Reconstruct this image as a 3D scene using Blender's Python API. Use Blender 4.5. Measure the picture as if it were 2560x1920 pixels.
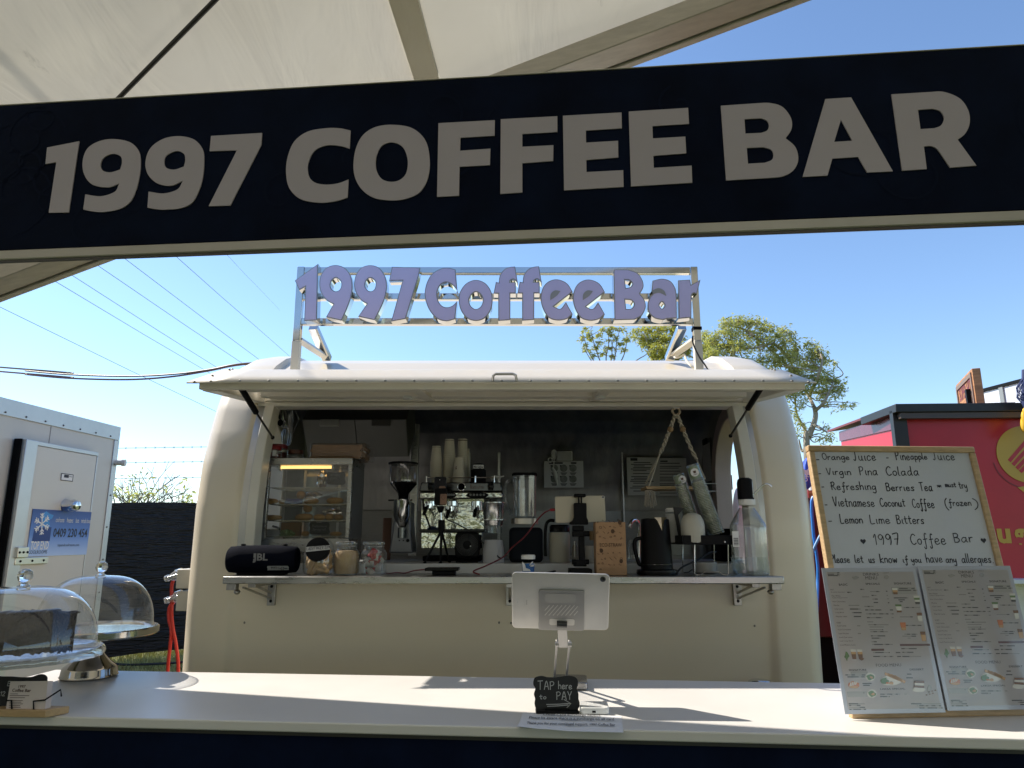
import bpy, bmesh, math, random
from mathutils import Vector, Matrix
R = math.radians
rnd = random.Random(7)
S = bpy.context.scene
for o in list(bpy.data.objects): bpy.data.objects.remove(o)

# ---------------------------------------------------------------- camera
F_PX, PITCH, CAM_H = 1778.0, R(12.3), 1.52
cam = bpy.data.cameras.new('camera'); cam_o = bpy.data.objects.new('camera', cam)
S.collection.objects.link(cam_o)
cam.sensor_fit = 'HORIZONTAL'; cam.sensor_width = 36.0; cam.lens = 36.0 * F_PX / 2560
cam.clip_start = 0.02; cam.clip_end = 3000
cam_o.location = (0, 0, CAM_H); cam_o.rotation_euler = (R(90) + PITCH, 0, 0)
S.camera = cam_o

# ---------------------------------------------------------------- light
SUN_A, SUN_B = 0.95, 0.45          # a shadow moves this far right / towards the camera per metre of height
sx_, sy_, sz_ = -SUN_A, SUN_B, 1.0
SUN_EL = math.atan2(1.0, math.hypot(SUN_A, SUN_B))
w = bpy.data.worlds.new('World'); S.world = w; w.use_nodes = True
nt = w.node_tree; nt.nodes.clear()
sky = nt.nodes.new('ShaderNodeTexSky'); sky.sky_type = 'NISHITA'; sky.sun_disc = False
sky.sun_elevation = SUN_EL; sky.sun_rotation = math.atan2(sx_, sy_)
sky.air_density = 1.0; sky.dust_density = 0.12; sky.ozone_density = 4.0; sky.altitude = 0
bg = nt.nodes.new('ShaderNodeBackground'); bg.inputs[1].default_value = 0.132
wo = nt.nodes.new('ShaderNodeOutputWorld')
nt.links.new(sky.outputs[0], bg.inputs[0]); nt.links.new(bg.outputs[0], wo.inputs[0])
sun = bpy.data.lights.new('sun', 'SUN'); sun.energy = 4.2; sun.angle = R(0.5); sun.color = (1, 0.93, 0.82)
sun_o = bpy.data.objects.new('sun', sun); S.collection.objects.link(sun_o)
sun_o.rotation_euler = Vector((sx_, sy_, sz_)).to_track_quat('Z', 'Y').to_euler()
sun_o.location = (-20, 10, 25)
S.view_settings.view_transform = 'Standard'; S.view_settings.look = 'None'
S.view_settings.exposure = 0.80; S.view_settings.gamma = 1.0
S.cycles.max_bounces = 10; S.cycles.transparent_max_bounces = 24; S.cycles.diffuse_bounces = 6
S.cycles.glossy_bounces = 5; S.cycles.caustics_reflective = False; S.cycles.caustics_refractive = False

# ---------------------------------------------------------------- measuring: a pixel of the 2560x1920 photograph on a known plane
CR = dict(A=(560,1100,4.365), B=(900,1080,4.1475), C=(1280,1100,4.609), D=(1560,1100,4.365), E=(1180,1400,3.456),
          F=(700,640,3.95), G=(1240,640,3.95), K=(0,0,1.728), K2=(1280,0,1.728), L=(0,960,3.457), M=(0,1380,3.071),
          N=(1960,780,2.513), O=(1960,1380,3.071), P=(460,860,3.456), P8=(1500,860,3.456), H=(1960,1060,3.687),
          R1=(2340,900,7.541), R2=(2400,1380,9.219), R3=(1980,1120,4.879), R4=(0,1400,3.77), R5=(1440,760,2.989),
          R6=(400,880,6.38), R7=(0,620,3.456), R8=(240,1060,2.592), S1=(600,1300,5.53), S2=(540,1420,5.267),
          S3=(1860,1400,5.184), S4=(640,1000,5.027), S5=(1540,1000,5.821), S6=(1320,1130,9.217), T=(0,0,0.86406), I=(0,0,1))
def pix(c, x, y):
    a = CR[c]; return a[0] + x / a[2], a[1] + y / a[2]
cp, sp = math.cos(PITCH), math.sin(PITCH)
CAM = Vector((0, 0, CAM_H))
def ray(c, x, y):
    px, py = pix(c, x, y); a = (px - 1280) / F_PX; b = (960 - py) / F_PX
    return Vector((a, cp - b * sp, sp + b * cp))
def atY(c, x, y, Y):
    r = ray(c, x, y); return CAM + r * (Y / r.y)
def atZ(c, x, y, Z):
    r = ray(c, x, y); return CAM + r * ((Z - CAM_H) / r.z)
def atX(c, x, y, X):
    r = ray(c, x, y); return CAM + r * (X / r.x)
class Plane:
    """a flat face in the scene: origin, horizontal u, up v, facing w"""
    def __init__(s, o, u, v):
        s.o = Vector(o); s.u = Vector(u).normalized(); s.w = s.u.cross(Vector(v)).normalized(); s.v = s.w.cross(s.u)
    def hit(s, c, x, y):
        r = ray(c, x, y); return CAM + r * ((s.o - CAM).dot(s.w) / r.dot(s.w))
    def uv(s, c, x, y):
        d = s.hit(c, x, y) - s.o; return d.dot(s.u), d.dot(s.v)
    def frame(s, off=0.0):
        o = s.o + s.w * off
        return Matrix(((s.u.x, s.v.x, s.w.x, o.x), (s.u.y, s.v.y, s.w.y, o.y), (s.u.z, s.v.z, s.w.z, o.z), (0, 0, 0, 1)))
def upright(Y, X=0, Z=0): return Plane((X, Y, Z), (1, 0, 0), (0, 0, 1))   # faces the camera side (-Y)

# ---------------------------------------------------------------- materials
MATS = {}
def mat(name, col=(.5,.5,.5), rough=.5, metal=0.0, var=0.0, vscale=8.0, bump=0.0, bscale=60.0, stretch=None, coat=0.0,
        emit=None, estr=0.0, spec=0.5, trans=0.0, sheen=0.0, rvar=0.0):
    if name in MATS: return MATS[name]
    m = bpy.data.materials.new(name); m.use_nodes = True; t = m.node_tree; L = t.links
    b = t.nodes['Principled BSDF']
    b.inputs['Base Color'].default_value = (*col, 1); b.inputs['Roughness'].default_value = rough
    b.inputs['Metallic'].default_value = metal; b.inputs['Specular IOR Level'].default_value = spec
    if coat: b.inputs['Coat Weight'].default_value = coat; b.inputs['Coat Roughness'].default_value = .06
    if emit: b.inputs['Emission Color'].default_value = (*emit, 1); b.inputs['Emission Strength'].default_value = estr
    if trans: b.inputs['Transmission Weight'].default_value = trans
    if sheen: b.inputs['Sheen Weight'].default_value = sheen
    tc = t.nodes.new('ShaderNodeTexCoord'); mp = t.nodes.new('ShaderNodeMapping'); L.new(tc.outputs['Object'], mp.inputs[0])
    if stretch: mp.inputs['Scale'].default_value = stretch
    if var or rvar:
        n = t.nodes.new('ShaderNodeTexNoise'); n.inputs['Scale'].default_value = vscale; n.inputs['Detail'].default_value = 6
        n.inputs['Roughness'].default_value = .62
        L.new(mp.outputs[0], n.inputs[0])
        r = t.nodes.new('ShaderNodeMapRange'); r.inputs[1].default_value = .3; r.inputs[2].default_value = .7
        L.new(n.outputs[0], r.inputs[0])
        if var:
            mx = t.nodes.new('ShaderNodeMix'); mx.data_type = 'RGBA'
            mx.inputs[6].default_value = (*[max(0, c * (1 - var)) for c in col], 1)
            mx.inputs[7].default_value = (*[min(1, c * (1 + var)) for c in col], 1)
            L.new(r.outputs[0], mx.inputs[0]); L.new(mx.outputs[2], b.inputs['Base Color'])
        if rvar:
            r2 = t.nodes.new('ShaderNodeMapRange'); r2.inputs[3].default_value = max(.02, rough - rvar); r2.inputs[4].default_value = min(1, rough + rvar)
            L.new(r.outputs[0], r2.inputs[0]); L.new(r2.outputs[0], b.inputs['Roughness'])
    if bump:
        n2 = t.nodes.new('ShaderNodeTexNoise'); n2.inputs['Scale'].default_value = bscale; n2.inputs['Detail'].default_value = 4
        L.new(mp.outputs[0], n2.inputs[0])
        bp = t.nodes.new('ShaderNodeBump'); bp.inputs['Strength'].default_value = bump; bp.inputs['Distance'].default_value = .02
        L.new(n2.outputs[0], bp.inputs['Height']); L.new(bp.outputs[0], b.inputs['Normal'])
    MATS[name] = m; return m
def clear_mat(name, tint=(1,1,1), refl=1.0, rough=.02, haze=0.0, ior=1.45, hazecol=(.8,.8,.8)):
    """thin clear sheet: mostly see-through, mirror-like at grazing angles"""
    if name in MATS: return MATS[name]
    m = bpy.data.materials.new(name); m.use_nodes = True; t = m.node_tree; L = t.links; t.nodes.clear()
    o = t.nodes.new('ShaderNodeOutputMaterial'); tr = t.nodes.new('ShaderNodeBsdfTransparent'); tr.inputs[0].default_value = (*tint, 1)
    gl = t.nodes.new('ShaderNodeBsdfGlossy'); gl.inputs['Roughness'].default_value = rough; gl.inputs[0].default_value = (1,1,1,1)
    lw = t.nodes.new('ShaderNodeLayerWeight'); lw.inputs[0].default_value = .5
    pw = t.nodes.new('ShaderNodeMath'); pw.operation = 'POWER'; pw.inputs[1].default_value = 4.5; L.new(lw.outputs['Facing'], pw.inputs[0])
    ma = t.nodes.new('ShaderNodeMath'); ma.operation = 'MULTIPLY_ADD'; ma.inputs[1].default_value = .9; ma.inputs[2].default_value = ((ior - 1) / (ior + 1)) ** 2 * 1.4; L.new(pw.outputs[0], ma.inputs[0])
    mu = t.nodes.new('ShaderNodeMath'); mu.operation = 'MULTIPLY'; mu.inputs[1].default_value = refl; mu.use_clamp = True
    L.new(ma.outputs[0], mu.inputs[0])
    mx = t.nodes.new('ShaderNodeMixShader'); L.new(mu.outputs[0], mx.inputs[0]); L.new(tr.outputs[0], mx.inputs[1]); L.new(gl.outputs[0], mx.inputs[2])
    last = mx
    if haze:
        di = t.nodes.new('ShaderNodeBsdfDiffuse'); di.inputs[0].default_value = (*hazecol, 1)
        n = t.nodes.new('ShaderNodeTexNoise'); n.inputs['Scale'].default_value = 9; n.inputs['Detail'].default_value = 8
        tc = t.nodes.new('ShaderNodeTexCoord'); L.new(tc.outputs['Object'], n.inputs[0])
        mr = t.nodes.new('ShaderNodeMapRange'); mr.inputs[1].default_value = .3; mr.inputs[2].default_value = .75; mr.inputs[3].default_value = haze * .35; mr.inputs[4].default_value = haze * 1.5
        L.new(n.outputs[0], mr.inputs[0])
        m2 = t.nodes.new('ShaderNodeMixShader'); L.new(mr.outputs[0], m2.inputs[0]); L.new(mx.outputs[0], m2.inputs[1]); L.new(di.outputs[0], m2.inputs[2]); last = m2
    L.new(last.outputs[0], o.inputs[0]); MATS[name] = m; return m

# ---------------------------------------------------------------- objects
ROOT = {}
def tag(o, label=None, cat=None, group=None, kind=None):
    if label: o['label'] = label
    if cat: o['category'] = cat
    if group: o['group'] = group
    if kind: o['kind'] = kind
    return o
def thing(name, label, cat, loc=(0,0,0), group=None):
    o = bpy.data.objects.new(name, None); S.collection.objects.link(o); o.location = loc
    o.empty_display_size = .05; ROOT[o] = Vector(loc); return tag(o, label, cat, group)
def copy_tree(o, loc, label=None, group=None, rotz=None, parent=None):
    c = o.copy(); S.collection.objects.link(c)
    if parent is None:
        c.location = loc; ROOT[c] = Vector(loc)
        if rotz is not None: c.rotation_euler = (0, 0, rotz)
        if label: c['label'] = label
        if group: c['group'] = group
    else: c.parent = parent; ROOT[c] = ROOT[parent]
    for ch in [x for x in bpy.data.objects if x.parent == o]: copy_tree(ch, None, parent=c)
    return c
class MB:
    def __init__(s): s.v = []; s.f = []
    def add(s, vs, fs, M=None):
        k = len(s.v); s.v += [(M @ Vector(p)) if M else Vector(p) for p in vs]; s.f += [[k + i for i in f] for f in fs]; return s
    def box(s, a, b, M=None):
        (x0,y0,z0),(x1,y1,z1) = a, b
        return s.add([(x0,y0,z0),(x1,y0,z0),(x1,y1,z0),(x0,y1,z0),(x0,y0,z1),(x1,y0,z1),(x1,y1,z1),(x0,y1,z1)],
                     [(3,2,1,0),(4,5,6,7),(0,1,5,4),(1,2,6,5),(2,3,7,6),(3,0,4,7)], M)
    def bar(s, p, q, wd, ht, up=(0,0,1)):
        p, q = Vector(p), Vector(q); d = (q - p).normalized(); x = d.cross(Vector(up)).normalized(); z = x.cross(d)
        vs = []
        for c in (p, q):
            for a, b in ((-1,-1),(1,-1),(1,1),(-1,1)): vs.append(c + x * a * wd / 2 + z * b * ht / 2)
        return s.add(vs, [(0,1,2,3),(7,6,5,4),(0,4,5,1),(1,5,6,2),(2,6,7,3),(3,7,4,0)])
    def cyl(s, p, q, r0, r1=None, n=20, cap=True):
        r1 = r0 if r1 is None else r1; return s.tube([p, q], [r0, r1], n, cap=cap)
    def tube(s, pts, r, n=8, cap=True, closed=False):
        P = [Vector(p) for p in pts]; N = len(P); rr = r if isinstance(r, (list, tuple)) else [r] * N
        t0 = (P[1] - P[0]).normalized(); ref = Vector((0,0,1)) if abs(t0.z) < .9 else Vector((0,1,0))
        x = t0.cross(ref).normalized(); k = len(s.v)
        for i in range(N):
            t = ((P[(i+1) % N] if (i < N-1 or closed) else P[i]) - (P[i-1] if (i > 0 or closed) else P[i]))
            t = t.normalized() if t.length > 1e-9 else t0
            x = (x - t * x.dot(t)); x = x.normalized() if x.length > 1e-6 else t.orthogonal().normalized(); y = t.cross(x)
            for j in range(n):
                a = 2 * math.pi * j / n; s.v.append(P[i] + (x * math.cos(a) + y * math.sin(a)) * rr[i])
        for i in range(N if closed else N - 1):
            i2 = (i + 1) % N
            for j in range(n):
                j2 = (j + 1) % n; s.f.append([k+i*n+j, k+i*n+j2, k+i2*n+j2, k+i2*n+j])
        if cap and not closed:
            s.f.append([k + j for j in range(n)][::-1]); s.f.append([k + (N-1)*n + j for j in range(n)])
        return s
    def lathe(s, prof, o=(0,0,0), n=36, M=None, sq=None):
        vs = []; fs = []; N = len(prof); T = Matrix.Translation(o)
        if M: T = T @ M
        for r, z in prof:
            for j in range(n):
                a = 2 * math.pi * j / n; c, q = math.cos(a), math.sin(a)
                if sq:
                    e = 2 / sq; c, q = math.copysign(abs(c) ** e, c), math.copysign(abs(q) ** e, q)
                vs.append((r * c, r * q, z))
        for i in range(N - 1):
            for j in range(n):
                j2 = (j + 1) % n; fs.append((i*n+j, i*n+j2, (i+1)*n+j2, (i+1)*n+j))
        if prof[0][0] > 1e-5: fs.append(tuple(range(n))[::-1])
        if prof[-1][0] > 1e-5: fs.append(tuple((N-1)*n + j for j in range(n)))
        return s.add(vs, fs, T)
    def ell(s, c, r, n=16, M=None):
        r = (r, r, r) if not isinstance(r, (tuple, list)) else r
        T = Matrix.Translation(c)
        if M: T = T @ M
        T = T @ Matrix.Diagonal((*r, 1))
        m = max(6, n // 2)
        return s.lathe([(math.sin(math.pi * i / m), -math.cos(math.pi * i / m)) for i in range(m + 1)], n=n, M=T)
    def prism(s, poly, z0, z1, M=None):
        n = len(poly); vs = [(x, y, z0) for x, y in poly] + [(x, y, z1) for x, y in poly]
        return s.add(vs, [tuple(range(n))[::-1], tuple(range(n, 2*n))] + [(i, (i+1) % n, n + (i+1) % n, n + i) for i in range(n)], M)
    def grid(s, fn, nu, nv, keep=None):
        k = len(s.v)
        for j in range(nv + 1):
            for i in range(nu + 1): s.v.append(Vector(fn(i / nu, j / nv)))
        for j in range(nv):
            for i in range(nu):
                if keep and not keep((i + .5) / nu, (j + .5) / nv): continue
                a = k + j * (nu + 1) + i; s.f.append([a, a + 1, a + nu + 2, a + nu + 1])
        return s
    def stroke(s, pts, wd, fr, z=0.0):
        """flat pen stroke in the plane of fr"""
        P = [Vector((p[0], p[1], 0)) for p in pts]; N = len(P)
        if N == 1: P.append(P[0] + Vector((wd * .4, 0, 0))); N = 2
        vs = []; 
        for i in range(N):
            t = (P[min(i+1, N-1)] - P[max(i-1, 0)]); t = t.normalized() if t.length > 1e-9 else Vector((1,0,0))
            nrm = Vector((-t.y, t.x, 0)) * wd / 2
            p = P[i].copy()
            if i == 0: p -= t * wd * .35
            if i == N - 1: p += t * wd * .35
            vs += [p + nrm + Vector((0,0,z)), p - nrm + Vector((0,0,z))]
        return s.add(vs, [(2*i, 2*i+1, 2*i+3, 2*i+2) for i in range(N - 1)], fr)
    def build(s, name, m, parent=None, bev=0.0, seg=2, sharp=38, origin=None, solid=0.0, sub=0):
        me = bpy.data.meshes.new(name)
        o0 = ROOT[parent] if parent is not None else Vector(origin) if origin is not None else Vector((0,0,0))
        me.from_pydata([tuple(p - o0) for p in s.v], [], s.f); me.validate()
        bm = bmesh.new(); bm.from_mesh(me); bmesh.ops.recalc_face_normals(bm, faces=bm.faces); bm.to_mesh(me); bm.free()
        me.materials.append(m)
        for p in me.polygons: p.use_smooth = True
        me.set_sharp_from_angle(angle=R(sharp))
        o = bpy.data.objects.new(name, me); S.collection.objects.link(o)
        if parent is not None: o.parent = parent
        else: o.location = o0
        ROOT[o] = o0
        if solid:
            q = o.modifiers.new('thickness', 'SOLIDIFY'); q.thickness = solid; q.offset = 0
        if sub:
            q = o.modifiers.new('smooth', 'SUBSURF'); q.levels = sub; q.render_levels = sub
        if bev:
            q = o.modifiers.new('bevel', 'BEVEL'); q.width = bev; q.segments = seg; q.limit_method = 'ANGLE'; q.angle_limit = R(30)
            q.harden_normals = False
        return o
def spline(pts, n=6, closed=False):
    """Catmull-Rom through points; a point with a third value 1 is a sharp corner"""
    P = [Vector((p[0], p[1])) for p in pts]; C = [len(p) > 2 and p[2] for p in pts]; N = len(P); out = []
    for i in range(N if closed else N - 1):
        a, b = P[i], P[(i+1) % N]
        pa = P[i-1] if (i > 0 or closed) else a; pb = P[(i+2) % N] if (i < N-2 or closed) else b
        ta = (b - pa) * .5; tb = (pb - a) * .5
        if C[i]: ta = (b - a) * (1 if C[(i+1) % N] else .8)
        if C[(i+1) % N]: tb = (b - a) * (1 if C[i] else .8)
        L = (b - a).length
        for t_ in (ta, tb):
            if t_.length > L: t_ *= L / t_.length
        st = 1 if (C[i] and C[(i+1) % N]) else n
        for k in range(st):
            t = k / st; t2, t3 = t*t, t*t*t
            out.append(tuple(a*(2*t3-3*t2+1) + ta*(t3-2*t2+t) + b*(-2*t3+3*t2) + tb*(t3-t2)))
    if not closed: out.append(tuple(P[-1]))
    return out
def spl3(pts, n=8):
    P = [Vector(p) for p in pts]; out = []
    for i in range(len(P) - 1):
        a, b = P[i], P[i+1]; pa = P[i-1] if i else a; pb = P[i+2] if i + 2 < len(P) else b
        for k in range(n):
            t = k / n; t2, t3 = t*t, t*t*t
            out.append(a*(2*t3-3*t2+1) + (b-pa)*.5*(t3-2*t2+t) + b*(-2*t3+3*t2) + (pb-a)*.5*(t3-t2))
    return out + [P[-1]]
DG = None
def curve_mesh(cu):
    o = bpy.data.objects.new('tmp', cu); S.collection.objects.link(o)
    bpy.context.view_layer.update(); dg = bpy.context.evaluated_depsgraph_get(); ev = o.evaluated_get(dg); me = ev.to_mesh()
    vs = [v.co.copy() for v in me.vertices]; fs = [list(p.vertices) for p in me.polygons]
    ev.to_mesh_clear(); bpy.data.objects.remove(o); bpy.data.curves.remove(cu)
    return vs, fs
def shape(mb, loops, fr, z0, z1, inset=0.0):
    """flat shape with holes, loops in plane coordinates, from height z0 to z1 above the plane"""
    cu = bpy.data.curves.new('tmp', 'CURVE'); cu.dimensions = '2D'; cu.fill_mode = 'BOTH'
    cu.extrude = (z1 - z0) / 2; cu.offset = inset
    for lp in loops:
        sp = cu.splines.new('POLY'); sp.points.add(len(lp) - 1); sp.use_cyclic_u = True
        for p, q in zip(sp.points, lp): p.co = (q[0], q[1], 0, 1)
    vs, fs = curve_mesh(cu)
    mb.add([v + Vector((0, 0, (z0 + z1) / 2)) for v in vs], fs, fr); return mb
def text(mb, s, fr, x0, x1, y0, y1, z=.001, bold=0.0, fit='both', res=2, depth=0.0):
    """words in the built-in face fitted to a box of the plane"""
    cu = bpy.data.curves.new('tmp', 'FONT'); cu.body = s; cu.size = 1; cu.resolution_u = res; cu.offset = bold; cu.extrude = depth
    vs, fs = curve_mesh(cu)
    if not vs: return mb
    a, b = min(v.x for v in vs), max(v.x for v in vs); c, d = min(v.y for v in vs), max(v.y for v in vs)
    kx = (x1 - x0) / (b - a); ky = (y1 - y0) / (d - c)
    if fit == 'h': kx = ky; x0 = (x0 + x1) / 2 - (b - a) * kx / 2
    if fit == 'l': kx = ky
    mb.add([(x0 + (v.x - a) * kx, y0 + (v.y - c) * ky, z + v.z) for v in vs], fs, fr); return mb

# one-line handwriting
PEN = {k: v for k, v in (q.split('=', 1) for q in '''a=5,4 3,5 1,4 0,2 1,0 3,.3 5,3|5,5 4.9,1 6,0
b=0,10 0,0|0,3 2,5 4,4 5,2 4,0 2,0 0,1
c=5,4 3,5 1,4 0,2 1,.2 3,0 5,1
d=5,4 3,5 1,4 0,2 1,0 3,.3 5,3|5,10 4.9,1 6,0
e=0,2.3 4,2.8 4.6,4.2 2.6,5 .6,4 0,2 1,.2 3,0 5.4,1.2
f=5,9 3.8,10 2.6,8 2.4,-3 1,-4 0,-2.4|.5,4.4 5,5
g=5,4 3,5 1,4 0,2 1,.5 3,.6 5,3|5,5 5,-3 3,-4.5 .5,-3.4
h=0,10 0,0|0,3 2,5 4,4.5 4.5,3 4.6,0
i=1,5 1,.8 2,0
k=.4,10 0,0|4.5,5 0,2.2 5,0
l=.5,10 0,1 1.5,0
m=0,5 0,0|0,3.2 1.5,5 3,4 3,0|3,3.2 4.5,5 6,4 6.2,0
n=0,5 0,0|0,3 2,5 4,4.5 4.5,3 4.6,0
o=2.5,5 .5,4 0,2 1.5,0 3.5,.3 4.8,2.5 4,4.5 2.5,5
p=0,5 0,-4|0,3.5 2,5 4,4.5 5,2.5 4,.5 2,0 0,1
r=0,5 0,0|0,3 1.5,4.8 3.5,5
s=4.5,4.5 2.5,5 .6,4 2,2.7 4,1.5 3,0 0,.3
t=2,8.5 2,1 3,0 4,.5|0,5.5 4.5,5.8
u=0,5 0,1.5 1.5,0 3.5,.6 4.5,3|4.5,5 4.5,.6 5.6,0
v=0,5 2.2,0 4.5,5
w=0,5 1.5,0 3.2,4 5,0 6.5,5
x=0,5 5,0|5,5 0,0
y=0,5 0,2.6 1.5,1 4.4,3|4.5,5 4.4,-3 2.5,-4.5 .5,-3.5
z=0,5 4.5,5 0,0 5,0
A=0,0 3,10 6,0|1,3.6 5.2,3.6
B=0,10 0,0|0,9.6 3,10 4.6,8 3,5.6 0,5.2 3.6,5 5.4,2.6 3.6,.2 0,0
C=6,8.6 4,10 1.6,8.6 0,5 1.2,1 3.6,0 6,1.4
D=0,10 0,0|0,10 4,9 5.6,5 4,1 0,0
E=5,10 0,10 0,0 5,0|0,5 4,5
F=5,10 0,10 0,0|0,5 4,5
G=6,8.6 4,10 1.6,8.6 0,5 1.2,1 3.6,0 6,1.4 6,4.4 4,4.4
I=1,10 1,0
J=0,10 6,10|3.4,10 3.2,2 2,0 .2,1
L=0,10 0,0 4.6,0
M=0,0 0,10 3,4 6,10 6,0
N=0,0 0,10 5,0 5,10
O=3,10 .8,8.4 0,5 1.4,1 3.6,0 6,2 6.4,5.6 5,9 3,10 1.6,9.4
P=0,9.6 0,0|-.6,9.4 3,10 5,8.2 3.6,5.4 0,4.6
R=0,9.6 0,0|-1,8.6 2.6,10 4.4,8 2.6,5.4 -1,4.6|1.4,5 5.4,0
S=5,8.8 3,10 .8,8.4 2.4,5.6 4.8,3 3,0 0,1
T=0,9.6 6.4,10|3.2,9.8 3,0
V=0,10 3,0 6,10
Y=0,10 2.6,5 5.2,10|2.6,5 2.6,0
1=0,7 2,10 1.8,0
2=0,8 2,10 4.4,8 3.4,4.6 0,0 5,0
9=4.6,8 2.6,10 .4,8 1,5.6 3,5.2 4.6,8 4.6,3 3.6,0
0=2.5,10 .4,8 .2,3 2,0 4.2,2 4.6,7 2.5,10
7=0,9.6 5,10 2.6,0|1,5 4.6,5.2
$=5,8.8 3,9.6 .8,8 2.4,5.6 4.8,3 3,.6 0,1.4|2.6,10.6 2.6,-.6
(=2.5,10.5 .6,8 0,4 .8,0 2.5,-2.5
)=0,10.5 1.8,8 2.4,4 1.6,0 0,-2.5
-=0,3.6 3.4,3.8
.=1,0 1.2,0
/=0,-1 4,10.5
*=0,3 4,6|0,6 4,3|2,2.4 2,6.6'''.split('\n'))}
def write(mb, s, fr, x0, y0, x1, h, wd, z=.001, rise=0.0, jit=.25, seed=1):
    """handwriting from x0 to x1 on base line y0, cap height h"""
    rr = random.Random(seed); glyphs = []; x = 0.0
    for ch in s:
        if ch == ' ': x += 5.5; continue
        g = PEN[ch]; st = [[tuple(float(q) for q in p.split(',')) for p in k.split()] for k in g.split('|')]
        wmx = max(p[0] for k in st for p in k)
        glyphs.append((x, st)); x += wmx + 2.3
    kx = (x1 - x0) / max(x - 2.3, 1e-6); ky = h / 10
    for gx, st in glyphs:
        dy = rr.uniform(-jit, jit); sc = 1 + rr.uniform(-.06, .06)
        for k in st:
            pts = [((gx + p[0]) * kx + x0, y0 + (p[1] * sc + dy) * ky + rise * ((gx + p[0]) * kx)) for p in k]
            mb.stroke(spline(pts, 5) if len(pts) > 2 else pts, wd * rr.uniform(.88, 1.12), fr, z)
    return mb

# common surfaces
STEEL = mat('brushed_steel', (.56,.56,.55), .32, 1, var=.12, vscale=30, stretch=(1,1,14), rvar=.08)
STEELH = mat('brushed_steel_long', (.44,.43,.41), .30, 1, var=.12, vscale=10, stretch=(.8,2,3), rvar=.12)
CHROME = mat('chrome', (.74,.74,.74), .05, 1)
BLACK = mat('black_plastic', (.006,.006,.007), .5, var=.2, vscale=20, spec=.12)
BLACKM = mat('black_matt', (.005,.005,.006), .85, spec=.08)
WHITE = mat('white_plastic', (.72,.72,.70), .4, var=.03)
PAPER = mat('white_paper', (.74,.74,.75), .7, var=.02)
INK = mat('ink', (.02,.02,.035), .6)
ALU = mat('aluminium', (.62,.61,.59), .38, 1, var=.06, vscale=12, rvar=.1)
WOOD = mat('pale_wood', (.52,.36,.20), .5, var=.22, vscale=14, stretch=(1,8,8))
CREAM = mat('cream_gelcoat', (.80,.705,.55), .30, var=.012, vscale=1.2, coat=.15, rvar=.03)
GLASS = clear_mat('clear_glass', (.97,.98,.98), 1.0)
# ================================================================ ground
def ground_mat():
    m = bpy.data.materials.new('turf'); m.use_nodes = True; t = m.node_tree; L = t.links; b = t.nodes['Principled BSDF']
    tc = t.nodes.new('ShaderNodeTexCoord')
    n1 = t.nodes.new('ShaderNodeTexNoise'); n1.inputs['Scale'].default_value = 1.3; n1.inputs['Detail'].default_value = 9; L.new(tc.outputs['Object'], n1.inputs[0])
    n2 = t.nodes.new('ShaderNodeTexNoise'); n2.inputs['Scale'].default_value = 26; n2.inputs['Detail'].default_value = 8; L.new(tc.outputs['Object'], n2.inputs[0])
    r = t.nodes.new('ShaderNodeValToRGB'); e = r.color_ramp.elements
    e[0].position = .32; e[0].color = (.085,.105,.025,1); e[1].position = .68; e[1].color = (.20,.165,.085,1)
    ee = e.new(.5); ee.color = (.13,.15,.04,1)
    ad = t.nodes.new('ShaderNodeMath'); ad.operation = 'MULTIPLY_ADD'; ad.inputs[1].default_value = .5; L.new(n2.outputs[0], ad.inputs[0])
    ml = t.nodes.new('ShaderNodeMath'); ml.operation = 'MULTIPLY'; ml.inputs[1].default_value = .5; L.new(n1.outputs[0], ml.inputs[0]); L.new(ml.outputs[0], ad.inputs[2])
    L.new(ad.outputs[0], r.inputs[0]); L.new(r.outputs[0], b.inputs['Base Color']); b.inputs['Roughness'].default_value = .95
    bp = t.nodes.new('ShaderNodeBump'); bp.inputs['Strength'].default_value = .8; bp.inputs['Distance'].default_value = .04
    L.new(n2.outputs[0], bp.inputs['Height']); L.new(bp.outputs[0], b.inputs['Normal']); return m
tag(MB().grid(lambda a, b: (-600 + 1200 * a, -300 + 1300 * b, 0), 12, 12).build('ground', ground_mat()), kind='structure')
g = MB(); rg = random.Random(3)
def blades(mb, x0, x1, y0, y1, n, h):
    for _ in range(n):
        x, y = rg.uniform(x0, x1), rg.uniform(y0, y1); a = rg.uniform(0, 6.28); hh = h * rg.uniform(.4, 1.3); wv = .004 + .004 * rg.random()
        c, s = math.cos(a) * wv, math.sin(a) * wv; lx, ly = rg.gauss(0, .5) * hh, rg.gauss(0, .5) * hh
        k = len(mb.v); mb.v += [Vector((x - c, y - s, 0)), Vector((x + c, y + s, 0)), Vector((x + lx, y + ly, hh))]; mb.f.append([k, k + 1, k + 2])
blades(g, -5.2, -1.7, 5.6, 10.4, 30000, .07); blades(g, 2.0, 4.6, 6.2, 10.5, 9000, .07)
tag(g.build('grass', mat('grass_blade', (.38,.36,.12), .7, var=.5, vscale=3)), kind='stuff')

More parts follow.
